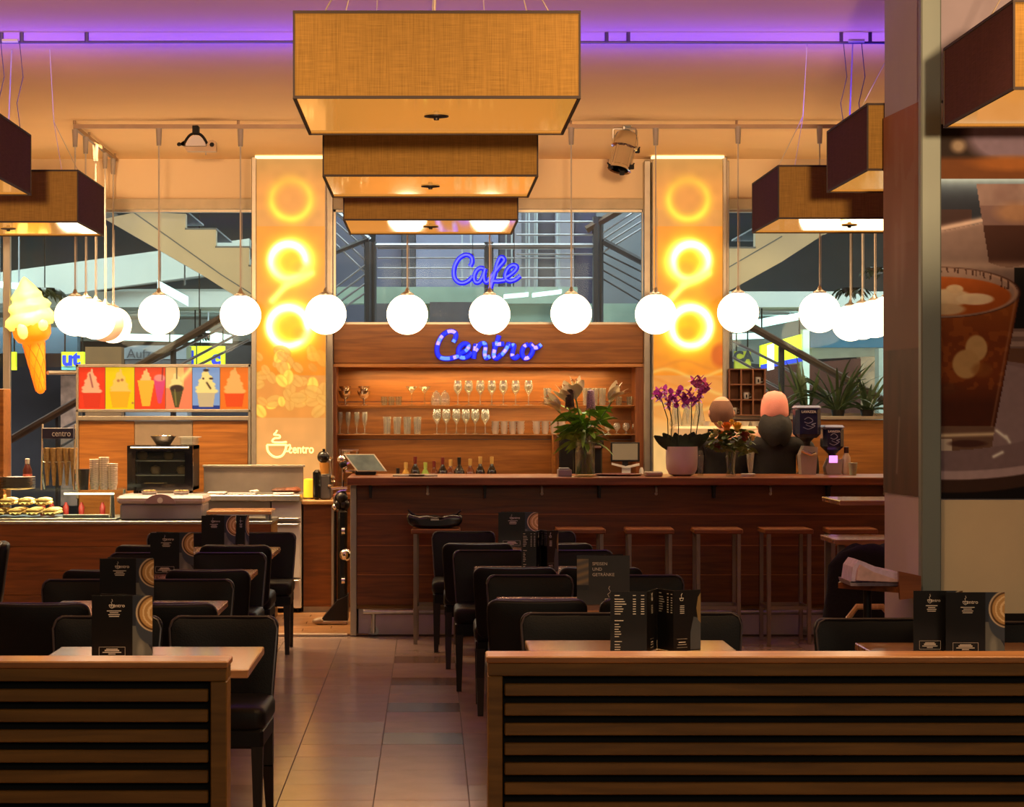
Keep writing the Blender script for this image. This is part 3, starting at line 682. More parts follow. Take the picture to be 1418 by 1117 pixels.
def poster(u, v):
    px = 1297+u*260; py = 172+v*518
    c = np.zeros(px.shape+(3,))+np.array((122, 98, 86))/255; n = vnoise(px, py, 18, 8); n2 = vnoise(px, py, 7, 9)
    c = mixc(c, (26, 16, 14), (py < 222)*1.0); c = mixc(c, (98, 84, 96), ell(px, py, 1400, 186, 62, 40, .35)); c = mixc(c, (120, 104, 84), ell(px, py, 1327, 202, 10, 9, .9))
    c = mixc(c, (82, 44, 16), np.clip((py-214)/8, 0, 1)*(py < 247)*.95); c = mixc(c, (140, 84, 34), ell(px, py, 1400, 226, 50, 10, .8)*.6)
    dk = (py > 248)*(py < 345)
    c = mixc(c, (20, 26, 38), dk*1.0); c = mixc(c, (150, 176, 186), (py > 248)*np.exp(-((py-248)/13)**1)*1.0*(py < 300))
    c = mixc(c, (66, 34, 26), (py > 290)*(py < 345)*(px < 1345)*.6)
    pl = (py > 322-(px-1297)*.21); c = mixc(c, (112, 92, 84), pl*1.0); c = mixc(c, (176, 152, 136), np.exp(-((py-(318-(px-1297)*.21))/4.5)**2)*(px < 1364))
    g2 = (py > 254)*(py < 362+8*np.sin((px-1366)/20))*(px > 1352+(py-254)*.16); c = mixc(c, (96, 74, 70), g2*(py < 312)); c = mixc(c, (52, 26, 20), g2*(py >= 312)); c = mixc(c, (140, 104, 72), ell(px, py, 1410, 294, 30, 14, .7)*.7); c = mixc(c, (130, 112, 104), g2*(py < 285)*n*.7)
    c = mixc(c, (160, 136, 118), np.exp(-((py-368)/6)**2)*.6)
    c = mixc(c, (14, 8, 8), (px > 1404)*(py > 370)*(py < 455)*1.0); c = mixc(c, (150, 128, 116), (px > 1395)*(((py > 459)*(py < 466)) | ((py > 472)*(py < 480)))*1.0)
    c = mixc(c, (96, 66, 48), (px > 1395)*(py > 482)*(py < 518)); c = mixc(c, (170, 150, 140), (px > 1385)*(py > 518)*(py < 525)*1.0)
    # table below and saucer
    c = mixc(c, (16, 9, 8), (py > 600)*1.0)
    c = mixc(c, (60, 40, 30), ell(px, py, 1318, 590, 236, 92, .02)); c = mixc(c, (168, 146, 144), ell(px, py, 1318, 580, 236, 84, .02)); c = mixc(c, (122, 102, 102), ell(px, py, 1318, 574, 230, 78, .02)); 
    c = mixc(c, (136, 116, 116), ell(px, py, 1318, 560, 170, 62, .04))
    # glass
    le = px*0+1180; re = 1412-(py-410)*.187
    body = (py > 405)*(py < 590+8*(1-((px-1300)/80)**2))*(px < re)
    c = mixc(c, (112, 52, 16), body*1.0)
    c = mixc(c, (150, 84, 26), body*(py < 470)*np.clip((470-py)/50, 0, 1)*.8); c = mixc(c, (62, 26, 12), body*np.clip((py-520)/40, 0, 1)*.85); c = mixc(c, (168, 98, 36), body*(n2 > .6)*(py < 540)*.3)
    c = mixc(c, (182, 150, 98), ell(px, py, 1352, 482, 15, 18, .15)); c = mixc(c, (176, 142, 90), ell(px, py, 1338, 504, 19, 20, .15)); c = mixc(c, (130, 80, 34), ell(px, py, 1360, 512, 14, 10, .5)*.6)
    c = mixc(c, (84, 44, 22), ell(px, py, 1310, 538, 18, 8, .5)*.7)
    base = (py > 590)*(py < 618+6*(1-((px-1300)/80)**2))*(px < 1378-(py-590)*.15)
    c = mixc(c, (104, 78, 62), base*1.0); c = mixc(c, (206, 186, 150), base*np.exp(-((py-603+.03*(px-1300))/2.6)**2)); c = mixc(c, (226, 214, 190), base*(px < 1318)*(py > 608)*.7); c = mixc(c, (60, 30, 26), base*ell(px, py, 1340, 614, 26, 5, .4)*.8)
    top = ell(px, py, 1300, 405, 112, 35, .01); c = mixc(c, (150, 124, 108), top); c = mixc(c, (164, 82, 26), ell(px, py, 1300, 410, 100, 27, .05))
    c = mixc(c, (214, 190, 148), ell(px, py, 1312, 412, 34, 12, .2)*(py > 398)); c = mixc(c, (224, 204, 164), ell(px, py, 1350, 414, 26, 8, .2)); c = mixc(c, (210, 184, 140), ell(px, py, 1322, 400, 12, 6, .2)); c = mixc(c, (200, 172, 128), ell(px, py, 1310, 428, 26, 8, .3))
    d = np.hypot((px-1300)/112, (py-405)/35); c = mixc(c, (66, 34, 24), np.exp(-((d-1)/.018)**2)*.9); c = mixc(c, (190, 150, 120), np.exp(-((d-.95)/.02)**2)*.6*(px > 1370))
    c = mixc(c, (52, 26, 20), (d < .98)*(d > .80)*(py < 400)*(np.sin(px*.9+3*n2)*np.sin(px*.37) > .35)*.75)
    c = mixc(c, (70, 34, 20), body*np.exp(-((px-re)/2.2)**2)*.9); c = mixc(c, (180, 140, 110), body*np.exp(-((px-re+5)/1.5)**2)*.4)
    for a, b_ in (((1380, 596), (1393, 606)), ((1376, 632), (1388, 626)), ((1393, 604), (1398, 612))): c = mixc(c, (226, 222, 206), np.exp(-(seg(px, py, a, b_)/2.2)**2))
    return c*(.97+.05*n2[..., None])*np.array((1.14, 1.20, 1.32))
DQ = 9.235
painted('poster_front', X(1297, DQ), X(1557, DQ), Z(690, DQ), Z(172, DQ), DQ, 190, 380, poster, MATS['gloss_print'], pil, .012)
b = MB(); b.pbox(1297, 692, 1557, 849, 9.238, .011); b.obj('cream_panel', mat('cream_board', (236, 224, 190), .7, var=.03), pil)
b = MB(); b.pbox(1297, 849, 1557, 1100, 9.239, .01); b.obj('dark_base', M_BLACK, pil)
b = MB(); b.box(X(1275, 9.2), X(1303, 9.2), 9.19, 9.25, 0, 3.86, .006); b.obj('corner_post', mat('satin_post', (128, 142, 140), .5, .3, var=.1, vscale=3, stretch=(1,1,.3)), pil)
# ------------------------------------------------------------ ceiling rails, globe pendants, spotlights
M_RAIL = mat('ceiling_rail_metal', (150, 124, 96), .5, .3)
GR = 16.3
t = tag((MB().box(X(103, GR), X(1252, GR), GR-.012, GR+.012, 3.80, 3.83)).obj('ceiling_rail', M_RAIL), 'long thin ceiling rail that carries the front row of globe lamps', 'rail')
b = MB()
for px in (103, 330, 560, 790, 1020, 1245): b.cyl((X(px, GR), GR, 3.83), (X(px, GR), GR, 3.861), .01, n=6)
k = b.obj('rail_mount', M_RAIL, t)
for px, lab in ((103, 'short ceiling rail running back on the left, carrying the left side globes'), (1249, 'short ceiling rail running back on the right, carrying the right side globes')):
    x = X(px, GR); b = MB(); b.box(x-.012, x+.012, GR+.02, 18.5, 3.80, 3.83); b.cyl((x, 17, 3.83), (x, 17, 3.861), .01, n=6); b.cyl((x, 18.4, 3.83), (x, 18.4, 3.861), .01, n=6); tag(b.obj('ceiling_rail', M_RAIL), lab, 'rail')
b = MB(); b.tube([(-3.9, 12.5, 3.80), (-1, 12.5, 3.805), (2.8, 12.5, 3.80)], .008, 6)
for px in (2, 30, 120, 1165, 1205, 840, 870): b.cyl((X(px, 12.5), 12.5, 3.80), (X(px, 12.5), 12.5, 3.861), .012, n=6)
for px in (15, 1185): b.cyl((X(px-11, 12.5), 12.48, 3.808), (X(px+11, 12.5), 12.48, 3.808), .012, n=6, m=1)
for px in (2, 28, 1167, 1192):
    x = X(px, 12.5); b.tube([(x, 12.48, 3.80), (x+.02, 12.48, 3.6), (x-.015, 12.48, 3.45), (x+.01, 12.48, 3.25)], .003, 4)
tag(b.obj('cable_rail', [mat('violet_cable', (70, 50, 120), .5), M_WHITE]), 'thin taut cable rail across the violet part of the ceiling', 'rail')

def globe(lit=True, nm='globe_lamp'):
    t = thing(nm, '', 'globe lamp', (0, 0, 0))
    b = MB(); b.lathe((0, 0, 0), [(1e-6, -.152)]+[(.155*math.sin(math.pi*i/22), -.152*math.cos(math.pi*i/22)) for i in range(1, 21)]+[(.045, .148)], 32); b.obj('globe', M_GLOBE if lit else M_GLOBE0, t, ang=80)
    b = MB(); b.lathe((0, 0, 0), [(.05, .140), (.05, .155), (.02, .172), (.008, .20)], 16); b.obj('cap', M_ALU, t)
    b = MB(); b.cyl((0, 0, .19), (0, 0, 1.34), .006, n=6); b.cyl((.012, 0, .15), (.012, 0, .8), .002, n=4); b.obj('cable', M_CABLE, t)
    b = MB(); b.cyl((0, 0, 1.27), (0, 0, 1.40), .018, .024, 10); b.obj('rail_connector', mat('connector_grey', (150, 140, 130), .5), t)
    return t
GZ = 2.405
pts = [(px, GR, True, i) for i, px in enumerate((220, 333, 451, 564, 678, 791, 908, 1022, 1135))]
ordn = ['first', 'second', 'third', 'fourth', 'fifth', 'sixth', 'seventh', 'eighth', 'ninth']
wh = ['beside the ice cream pictures', 'just left of the left lit column', 'at the right edge of the left column', 'left of the neon word Cafe', 'directly under the neon word Cafe', 'right of the neon word Cafe', 'at the left edge of the right column', 'just right of the right lit column', 'last before the right-hand cluster']
index = None
specs = []
for i, (px, d, l, _) in enumerate(pts): specs.append((X(px, d), d, l, 'lit globe lamp, front row, ' + wh[i], 'globes in a straight row above the bar'))
for i, d in enumerate((16.3, 16.8, 17.3, 17.8, 18.25)):
    specs.append((X(104, GR), d, i != 3, ('unlit peach globe lamp in the left side cluster, behind three lit ones' if i == 3 else 'lit globe lamp, left side cluster, ' + ('nearest the cone', 'second from the ice cream cone', 'third, overlapping the unlit one', '', 'rearmost, lowest and smallest')[i]), 'globes of the left side rail'))
for i, d in enumerate((18.3, 17.8, 17.3, 16.8)):
    specs.append((X(1249, GR), d, True, 'lit globe lamp of the right side cluster, ' + ('rearmost and lowest', 'second from its rear', 'third from its rear', 'touching the pillar edge')[i], 'globes of the right side rail'))
g1 = globe(True); g0 = globe(False); index_kids(None)
u1 = u0 = False
for x, d, l, lab, gr in specs:
    jz = R.uniform(-.006, .006)
    src = g1 if l else g0; used = u1 if l else u0
    z = GZ+jz+(x-.5)*.003
    if not used: src.location = (x, d, z); src['label'] = lab; src['group'] = gr
    else: copy_tree(src, None, (x, d, z), None, lab, gr)
    if l: u1 = True
    else: u0 = True
# flood light on the rail
def P3(ax, ay, ox, oy, sc, d): return W(ox+ax/sc, oy+ay/sc, d)
D_ = 16.22; t = thing('floodlight', 'white half-dome floodlight on a black bracket under the ceiling, left', 'ceiling light', W(272, 183, D_))
q = lambda a, c, d=D_: P3(a, c, 230, 150, 13.96, d)
b = MB(); b.box(q(515, 0).x, q(635, 0).x, D_-.04, D_+.06, q(0, 500).z, q(0, 340).z, .004); b.obj('bracket', M_BLACK, t)
b = MB(); b.tube([q(*p) for p in spline([(350, 680), (400, 590), (470, 510), (570, 480), (670, 510), (740, 590), (790, 680)], 4)], .011, 6); b.obj('yoke', M_BLACK, t)
b = MB(); b.ext([(230+a/13.96, 150+c/13.96) for a, c in ((370, 720), (400, 640), (450, 570), (510, 525), (570, 515), (630, 525), (690, 565), (740, 640), (770, 720))], D_-.05, .16); b.obj('dome', M_WHITE, t)
b = MB(); b.ext([(230+a/13.96, 150+c/13.96) for a, c in ((240, 700), (340, 620), (340, 735), (395, 820), (960, 825), (960, 640), (900, 610), (820, 620), (780, 735), (360, 735))], D_-.02, .1); b.obj('housing', mat('flood_housing', (190, 160, 120), .5), t)
b = MB(); b.ball(q(250, 695, D_-.03), .016, 8); b.ball(q(885, 700, D_-.03), .018, 8); b.obj('screw', M_BLACK, t); b = MB(); b.tube([q(770, 760), q(768, 900)], .005, 4); b.obj('cord', M_CABLE, t)
b = MB(); b.cyl((X(271, D_), D_+.02, q(0, 345).z), (X(271, D_), GR, 3.80), .012, n=6); b.obj('stem', M_BLACK, t)
# chrome stage spotlight
t = thing('stage_spotlight', 'chrome stage spotlight with barn-door clips and a square yoke under the ceiling, right', 'ceiling light', W(864, 172, D_))
q = lambda a, c, d=D_: P3(a, c, 820, 160, 11.17, d)
b = MB(); b.tube([q(350, 540), q(325, 470), q(325, 220), q(350, 200), q(660, 200), q(682, 230), q(685, 480), q(665, 540)], .009, 6); b.obj('yoke', M_ALU, t)
b = MB(); b.box(q(470, 0).x, q(605, 0).x, D_-.04, GR+.02, q(0, 175).z, 3.81, .004); b.cyl(q(492, 170), q(492, 240), .014, n=8); b.obj('clamp', M_STEEL, t)
b = MB(); b.lathe((0, 0, 0), [(1e-6, .10), (.05, .09), (.085, .06), (.10, .0), (.10, -.04), (.078, -.05), (.078, -.19), (.088, -.20), (.09, -.22), (.07, -.215), (.066, -.06), (1e-6, -.05)], 20)
for k in range(8):
    a = k*math.pi/4; b.box(.078*math.cos(a)-.008, .078*math.cos(a)+.008, .078*math.sin(a)-.008, .078*math.sin(a)+.008, -.20, -.04)
M_ = Matrix.Rotation(math.radians(14), 4, 'Y') @ Matrix.Rotation(math.radians(-12), 4, 'X'); c_ = q(515, 420, D_-.02)
b.v = [M_ @ v+c_ for v in b.v]; b.obj('lamp_can', M_CHROME, t)
for a, c in ((285, 785), (612, 795), (462, 885), (700, 545)):
    b = MB(); p = q(a, c, D_-.1 if a != 700 else D_); b.box(p.x-.018, p.x+.018, p.y-.012, p.y+.012, p.z-.018, p.z+.018, .005); b.cyl(p, (p.x+(.5-(a > 480))*-.04, p.y+.03, p.z+.03), .006, n=6); b.obj('clip' if a != 700 else 'tilt_knob', M_BLACK, t)

# ------------------------------------------------------------ square fabric lamps
def lamp():
    t = thing('square_pendant_lamp', '', 'pendant lamp', (0, 0, 0)); h = .298; w = .5
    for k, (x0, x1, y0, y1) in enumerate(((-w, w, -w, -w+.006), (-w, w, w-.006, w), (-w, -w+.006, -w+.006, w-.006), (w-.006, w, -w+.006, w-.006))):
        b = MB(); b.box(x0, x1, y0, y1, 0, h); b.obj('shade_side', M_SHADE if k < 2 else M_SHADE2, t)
    b = MB()
    for z in (0, h):
        for s in (-1, 1): b.box(-w-.003, w+.003, s*w-.004, s*w+.004, z-.005, z+.005); b.box(s*w-.004, s*w+.004, -w, w, z-.005, z+.005)
    for sx in (-1, 1):
        for sy in (-1, 1): b.box(sx*w-.0035, sx*w+.0035, sy*w-.0035, sy*w+.0035, 0, h)
    b.obj('frame', M_TRIM, t)
    b = MB(); b.box(-w+.006, w-.006, -w+.006, w-.006, .004, .008); b.obj('diffuser', M_DIFF, t, smooth=False)
    b = MB(); b.lathe((0, 0, -.010), [(1e-6, -.004), (.010, -.003), (.011, .004), (.046, .009), (.046, .013)], 20); b.obj('finial', M_DARKM, t)
    b = MB()
    for sx in (-1, 1):
        b.tube([(sx*w*.8, -w*.9, h), (sx*w*.55, 0, h+.35), (sx*w*.50, 0, 3.86-LZ)], .0025, 4); b.tube([(sx*w*.8, w*.9, h), (sx*w*.55, 0, h+.35)], .0025, 4)
    b.tube([(-.02, 0, .01), (0, 0, h+.3), (.02, 0, 3.86-LZ)], .004, 6); b.box(-.49, .49, -.006, .006, h-.03, h-.02); b.obj('suspension', M_CABLE, t)
    return t
M_SHADE2 = fabric('shaded_side_linen', (84, 52, 54))  # shade of the side faces put into a darker, purpler linen
LZ = 2.775
l0 = lamp(); index_kids(None); fl = True
for cx, d0, lab in ((.0225, 7.58, 'largest square ochre fabric lamp, hanging top centre in front'), (.0, 10.11, 'square fabric lamp in the middle of the centre row, partly shadowed'), (.002, 12.45, 'rearmost square fabric lamp of the centre row, above the neon sign'),
                    (-2.53, 10.0, 'square fabric lamp cut by the left edge, nearer of the two on the left'), (-2.55, 12.59, 'square fabric lamp on the left hanging above the ice cream cone'),
                    (2.485, 7.37, 'square fabric lamp in the top right corner before the poster pillar'), (2.49, 9.86-.45, None), (2.485, 12.35, 'rearmost square fabric lamp on the right, left of the pillar')):
    if lab is None: d0 = 9.86; lab = 'middle square fabric lamp on the right, half hidden by the pillar'
    if fl: l0.location = (cx, d0+.5, LZ); l0['label'] = lab; l0['group'] = 'square fabric lamps in three rows'; fl = False
    else: copy_tree(l0, None, (cx, d0+.5, LZ), 0, lab, 'square fabric lamps in three rows')

# ------------------------------------------------------------ neon sign
sx_ = lambda a, c, d: W(590+a/6.38, 335+c/6.38, d)
N1 = glow('neon_blue', (84, 96, 255), 1.15); N2 = glow('neon_deep_blue', (10, 10, 235), .85)
DN = 18.6; t = thing('neon_sign', 'blue neon script word Cafe hanging before the glass', 'neon sign', sx_(540, 250, DN))
for nm, s in (('letter_c', [(390,215),(408,180),(402,135),(370,115),(330,120),(290,150),(260,200),(247,260),(255,320),(290,357),(335,362),(380,340),(412,305)]),
              ('letter_a', [(512,235),(480,230),(450,250),(430,290),(428,335),(445,358),(475,350),(505,300),(524,235),(513,290),(520,345),(540,355),(562,330)]),
              ('letter_f', [(562,330),(600,280),(650,215),(690,165),(680,138),(655,140),(632,190),(610,270),(588,350),(568,412),(590,350),(640,347),(700,338)]),
              ('letter_e', [(700,318),(745,290),(790,250),(802,218),(770,205),(730,230),(704,280),(706,325),(740,346),(790,333),(832,300)])):
    sp = spline(s, 6); b = MB(); b.tube([sx_(*p, DN+.02) for p in sp], .021, 8); o = b.obj(nm, N2, t); ORG[o.name] = ORG[t.name]
    b = MB(); b.tube([sx_(p[0]-3, p[1]-2, DN-.012) for p in sp], .0085, 8); b.obj('neon_tube', N1, o)
b = MB()
for a in (413, 560, 780): b.cyl(sx_(a, 200 if a > 500 else 100, DN+.03), (sx_(a, 0, DN).x, DN+.03, 3.861), .003, n=4)
for a in (413,): b.box(sx_(a-9, 0, DN).x, sx_(a+9, 0, DN).x, DN+.03, DN+.05, sx_(0, 200, DN).z, sx_(0, 100, DN).z)
b.obj('hanging_wire', M_DARKM, t)
DC = 18.69; t = thing('neon_sign', 'blue and lilac script word Centro mounted on the oak panel', 'neon sign', sx_(560, 920, DC))
CO = [glow('sequin_blue', (30, 50, 235), 1.0), glow('sequin_lilac', (176, 160, 255), 1.05), glow('sequin_sky', (96, 150, 255), 1.0), glow('sequin_deep', (16, 8, 190), .9)]
for nm, s in (('letter_c', [(240,885),(262,840),(258,803),(215,788),(165,808),(128,850),(102,910),(98,975),(125,1018),(180,1030),(240,1022),(290,1005)]),
              ('letter_e', [(290,985),(345,965),(376,925),(360,900),(325,902),(292,940),(290,995),(320,1022),(370,1010),(405,975)]),
              ('letter_n', [(420,1030),(430,960),(440,900),(436,960),(475,905),(515,895),(525,930),(518,985),(530,1024),(565,1010)]),
              ('letter_t', [(645,825),(628,880),(605,950),(598,1005),(622,1028),(665,995)]), ('letter_t_bar', [(585,906),(635,902),(690,900)]),
              ('letter_r', [(665,1000),(705,950),(732,895),(735,918),(778,912),(768,960),(762,1008),(790,1025),(822,1000)]),
              ('letter_o', [(905,902),(865,925),(848,980),(868,1024),(908,1018),(938,975),(942,925),(915,900),(945,932),(985,930),(1018,905)])):
    sp = [sx_(*p, DC) for p in spline(s, 6)]; b = MB(); b.tube([p+Vector((0, .012, 0)) for p in sp], .023, 6); bk = b.obj(nm, CO[3], t); ORG[bk.name] = ORG[t.name]
    b = MB()
    for i in range(0, len(sp)-1, 3):
        m = (0, 2, 0, 1, 0, 2, 0, 0, 1)[int(abs(sp[i].z*47+sp[i].x*13)*1.7) % 9]
        b.tube([q_+Vector((0, -.010, 0)) for q_ in sp[i:i+4]], .0165, 6, m)
    b.obj('sequin_face', CO[:3], bk)

# ------------------------------------------------------------ ice cream pictures, cone, kitchen wall
DI = 18.6
def swirl(c, px, py, cx, y0, y1, w, col, dark):
    for k in range(7):
        t_ = k/6; yy = y0+(y1-y0)*t_; ww = w*(.12+.88*t_**.8)
        c = mixc(c, col, ell(px, py, cx+(-1)**k*w*.06, yy, ww, (y1-y0)/6.5, .18)); c = mixc(c, dark, ell(px, py, cx+(-1)**k*w*.08, yy+(y1-y0)/9, ww*.9, (y1-y0)/30, .8)*.35)
    return c
def cup(c, px, py, cx, y0, y1, w0, w1, col):
    t_ = (py-y0)/(y1-y0); ww = w0+(w1-w0)*t_
    return mixc(c, col, np.clip((ww-np.abs(px-cx))*2, 0, 1)*(t_ > 0)*(t_ < 1))
def pic(k):
    def fn(u, v):
        px = u*38; py = v*60; c = np.zeros(px.shape+(3,))
        bg = [(246, 62, 30), (252, 206, 12), (246, 70, 30), (250, 130, 84), (130, 160, 204), (246, 118, 30)][k]; c += np.array(bg)/255
        if k == 0: c = swirl(c, px, py, 18, 6, 34, 15, (250, 176, 120), (150, 60, 50)); c = cup(c, px, py, 19, 36, 58, 14, 11, (232, 58, 30)); c = mixc(c, (150, 60, 60), np.exp(-(seg(px, py, (16, 10), (20, 28))/1.2)**2)*.8)
        if k == 1: c = swirl(c, px, py, 19, 6, 34, 14, (254, 200, 90), (220, 140, 40)); c = cup(c, px, py, 19, 34, 58, 14, 10, (254, 176, 30)); c = mixc(c, (200, 120, 60), ell(px, py, 17, 19, 2, 2, .5)+ell(px, py, 22, 18, 2, 2, .5)+ell(px, py, 36, 51, 1.5, 1.5, .5))
        if k == 2:
            c = swirl(c, px, py, 14, 4, 20, 8, (254, 190, 110), (250, 160, 60)); c = cup(c, px, py, 14, 18, 56, 11, 5, (254, 182, 50)); c = cup(c, px, py, 31, 16, 52, 8, 2.2, (226, 70, 110)); c = mixc(c, (250, 140, 120), ell(px, py, 31, 15, 7, 5, .3)); c = mixc(c, (120, 30, 40), np.exp(-(seg(px, py, (35, 0), (34, 18))/.7)**2))
        if k == 3:
            c = mixc(c, (254, 206, 110), (px < 26)*(py < 30)*.8); c = swirl(c, px, py, 15, 8, 30, 11, (254, 216, 130), (230, 160, 60)); c = mixc(c, (250, 220, 120), np.exp(-(seg(px, py, (24, 16), (38, 0))/3.5)**2)); c = cup(c, px, py, 16, 30, 58, 10, 3, (84, 74, 36)); c = mixc(c, (60, 40, 30), ell(px, py, 16, 30, 10, 5, .3)); c = mixc(c, (50, 24, 16), np.exp(-(seg(px, py, (16, 0), (16, 16))/.8)**2)); c = mixc(c, (170, 150, 70), np.exp(-(seg(px, py, (13, 32), (15, 54))/1.)**2)*.7)
        if k == 4: c = mixc(c, (40, 60, 130), (py > 54)*1.); c = swirl(c, px, py, 19, 5, 34, 16, (252, 220, 130), (210, 150, 60)); c = cup(c, px, py, 19, 36, 57, 13, 10, (208, 180, 130)); c = mixc(c, (70, 40, 30), ell(px, py, 19, 4, 4, 2, .6)+np.exp(-(seg(px, py, (20, 22), (25, 30))/1.3)**2)+ell(px, py, 26, 16, 3, 1.5, .5)+ell(px, py, 15, 16, 1.5, 1.5, .5))
        if k == 5: c = swirl(c, px, py, 19, 3, 34, 15, (250, 176, 90), (226, 110, 40)); c = cup(c, px, py, 19, 37, 57, 14, 11, (240, 78, 24))
        return c
    return fn
t = thing('picture_light_box', 'backlit row of six ice cream pictures in a metal frame', 'light box', (X(226, DI), DI, Z(570, DI)))
b = MB(); b.pbox(105, 504, 348, 508.5, DI-.02, .12, .004); b.pbox(105, 566.5, 348, 570.5, DI-.02, .12, .004); b.pbox(105, 504, 108.5, 690, DI-.02, .12, .004); b.pbox(343.5, 504, 347.5, 690, DI-.02, .12, .004); b.pbox(106, 508, 346, 568, DI+.03, .06); b.obj('frame', M_ALU, t)
LP_ = printed('light_box_print', .85, .3)
xb = [108.5, 145.5, 186, 229, 266, 304.5, 344]
for k in range(6): painted('picture', X(xb[k]+.4, DI), X(xb[k+1]-.4, DI), Z(566.5, DI), Z(508.5, DI), DI+.01, 40, 60, pic(k), LP_, t, .02)
tag((MB().pbox(107, 576, 345, 582, DI-.02, .14, .004)).obj('metal_ledge', M_ALU), 'aluminium ledge between the ice cream pictures and the oak panels', 'ledge')
wl = struct(thing('wall_kitchen', 'oak panelled kitchen back wall under the ice cream pictures', None, (X(226, DI), DI+.1, 0)))
for x0, x1, m in ((109, 186, M_OAK), (186.5, 266.5, mat('grey_panel', (132, 116, 98), .5)), (267, 343, M_OAK)):
    b = MB(); b.pbox(x0, 582.5, x1, 850, DI+.0, .08, .003); b.obj('panel', m, wl)
b = MB(); b.box(X(105, DI), X(345, DI), DI+.08, DI+.12, 0, Z(583, DI)); b.obj('backing', M_DARKM, wl)
tag((MB().pbox(-22, 538, 5, 700, 17.2, .3, .004)).obj('timber_post', M_OAK, origin=None), 'narrow warm timber post at the left edge of the view', 'post')
b = MB(); b.box(X(4, 18.3), X(14, 18.3), 18.3, 18.36, 0, 3.42, .004); tag(b.obj('steel_post', M_STEEL), 'steel post behind the glowing ice cream cone', 'post')
# right bay low wall
b = MB(); b.pbox(1010, 581, 1290, 850, 18.62, .1, .003); rw = struct(b.obj('wall_right_low', M_OAK)); rw['label'] = 'low oak wall behind the coffee grinders, plants above'
tag((MB().pbox(1006, 576, 1290, 580.5, 18.58, .2, .003)).obj('metal_ledge', M_ALU), 'aluminium ledge on the low oak wall under the plants', 'ledge')
# cone lamp
DK = 18.35; t = thing('ice_cream_cone_lamp', 'glowing plastic soft-serve ice cream cone mounted on the left', 'cone lamp', W(57, 545, DK))
tip = W(57, 545, DK); apex = W(33, 383, DK); ax = (apex-tip); Ln = ax.length; sc_ = Ln/163.8
rot = Vector((0, 0, 1)).rotation_difference(ax.normalized()).to_matrix().to_4x4()
def put(b): b.v = [rot @ v+tip for v in b.v]; return b
C1 = mat('glowing_cone', (240, 140, 30), .4, emit=(255, 140, 16), es=.72, var=.1); C2 = mat('glowing_cream', (250, 238, 150), .4, emit=(255, 240, 112), es=.8, var=.04)
b = MB(); b.lathe((0,0,0), [(r*sc_, z*sc_) for r, z in ((2, 0), (5, 2), (7, 8), (15, 66), (16, 72), (21, 74), (26, 82), (27, 96), (20, 97))], 24); put(b).obj('waffle_cone', C1, t)
b = MB()
for k in range(7):
    for s in (-1, 1):
        b.tube([rot @ Vector(((6+z*.135+.6)*sc_*math.cos(k*.9+s*z*.03), (6+z*.135+.6)*sc_*math.sin(k*.9+s*z*.03), (z+4)*sc_))+tip for z in range(0, 66, 5)], .0045, 4)
b.obj('waffle_rib', mat('cone_rib', (230, 120, 30), .4, emit=(240, 110, 16), es=.5), t)
b = MB(); n = 28; v = []; f = []
pr = [(20, 92), (30, 93), (35, 100), (35, 108), (30, 113), (28, 116), (31, 121), (27, 127), (22, 130), (21, 134), (22, 138), (17, 144), (12, 150), (8, 156), (3, 162), (.1, 164)]
for r, z in pr:
    for j in range(n):
        a = 2*math.pi*j/n; w_ = 1+.07*math.sin(5*a+z*.16); zz = z+2.5*math.sin(a+.5)*(r > 9); v.append(((r*w_*math.cos(a)*.98)*sc_, (r*w_*math.sin(a)*.8)*sc_, zz*sc_))
f = [(i*n+j, i*n+(j+1)%n, (i+1)*n+(j+1)%n, (i+1)*n+j) for i in range(len(pr)-1) for j in range(n)]
b.add(v, f); b.ball(((-8)*sc_, -25*sc_, 88*sc_), (8*sc_, 6*sc_, 12*sc_), 10); b.ball((18*sc_, -18*sc_, 93*sc_), (9*sc_, 6*sc_, 9*sc_), 10); put(b).obj('soft_serve', C2, t, ang=70)
b = MB(); b.tube([W(66, 516, DK), W(106, 516, DI)], .018, 8); b.obj('mounting_rod', M_ALU, t)
# plants hanging high in the hall
def blade(b, p, dr, ln, w, droop, n=6, m=0, up=Vector((0,0,1))):
    d = Vector(dr).normalized(); s = d.cross(up); s = s.normalized() if s.length > .01 else Vector((1,0,0)); P = []; pos = Vector(p)
    for i in range(n+1):
        t_ = i/n; ww = w*math.sin(math.pi*min(.97, t_*.85+.12))**.8
        nn = s.cross(d).normalized()*ww*.15
        P += [pos-s*ww, pos-nn, pos+s*ww]; d = (d+Vector((0, 0, -droop/n))).normalized(); pos = pos+d*(ln/n)
    f = []
    for i in range(n):
        for j in range(2): a = i*3+j; f.append((a, a+1, a+4, a+3))
    b.add(P, f, m)
for (px, py, w_, d, lab) in ((62, 400, 26, 23, 'dark hanging plant high behind the ice cream cone'), (276, 462, 18, 24, 'small dark hanging plant behind the left handrail'), (1180, 400, 24, 23, 'dark hanging plant above the right globe cluster'), (1213, 372, 18, 22.6, 'dark hanging plant touching the pillar edge')):
    t = thing('hanging_plant', lab, 'plant', W(px, py, d)); b = MB(); c_ = W(px, py, d)
    for k in range(46): a = R.uniform(0, 6.28); blade(b, c_+Vector((R.uniform(-1, 1)*w_*.0045, R.uniform(-.1, .1), 0)), (math.cos(a), .5*math.sin(a), R.uniform(.0, .6)), w_*.0075*R.uniform(.6, 1.2), .03, 1.8, 4)
    b.obj('foliage', M_LEAF2, t); b = MB(); b.lathe(c_, [(.02, -.06), (.10, -.04), (.11, .01), (.09, .01)], 10); b.cyl(c_, (c_.x, c_.y, 6.5), .008, n=4); b.obj('hanging_pot', M_DARKM, t)
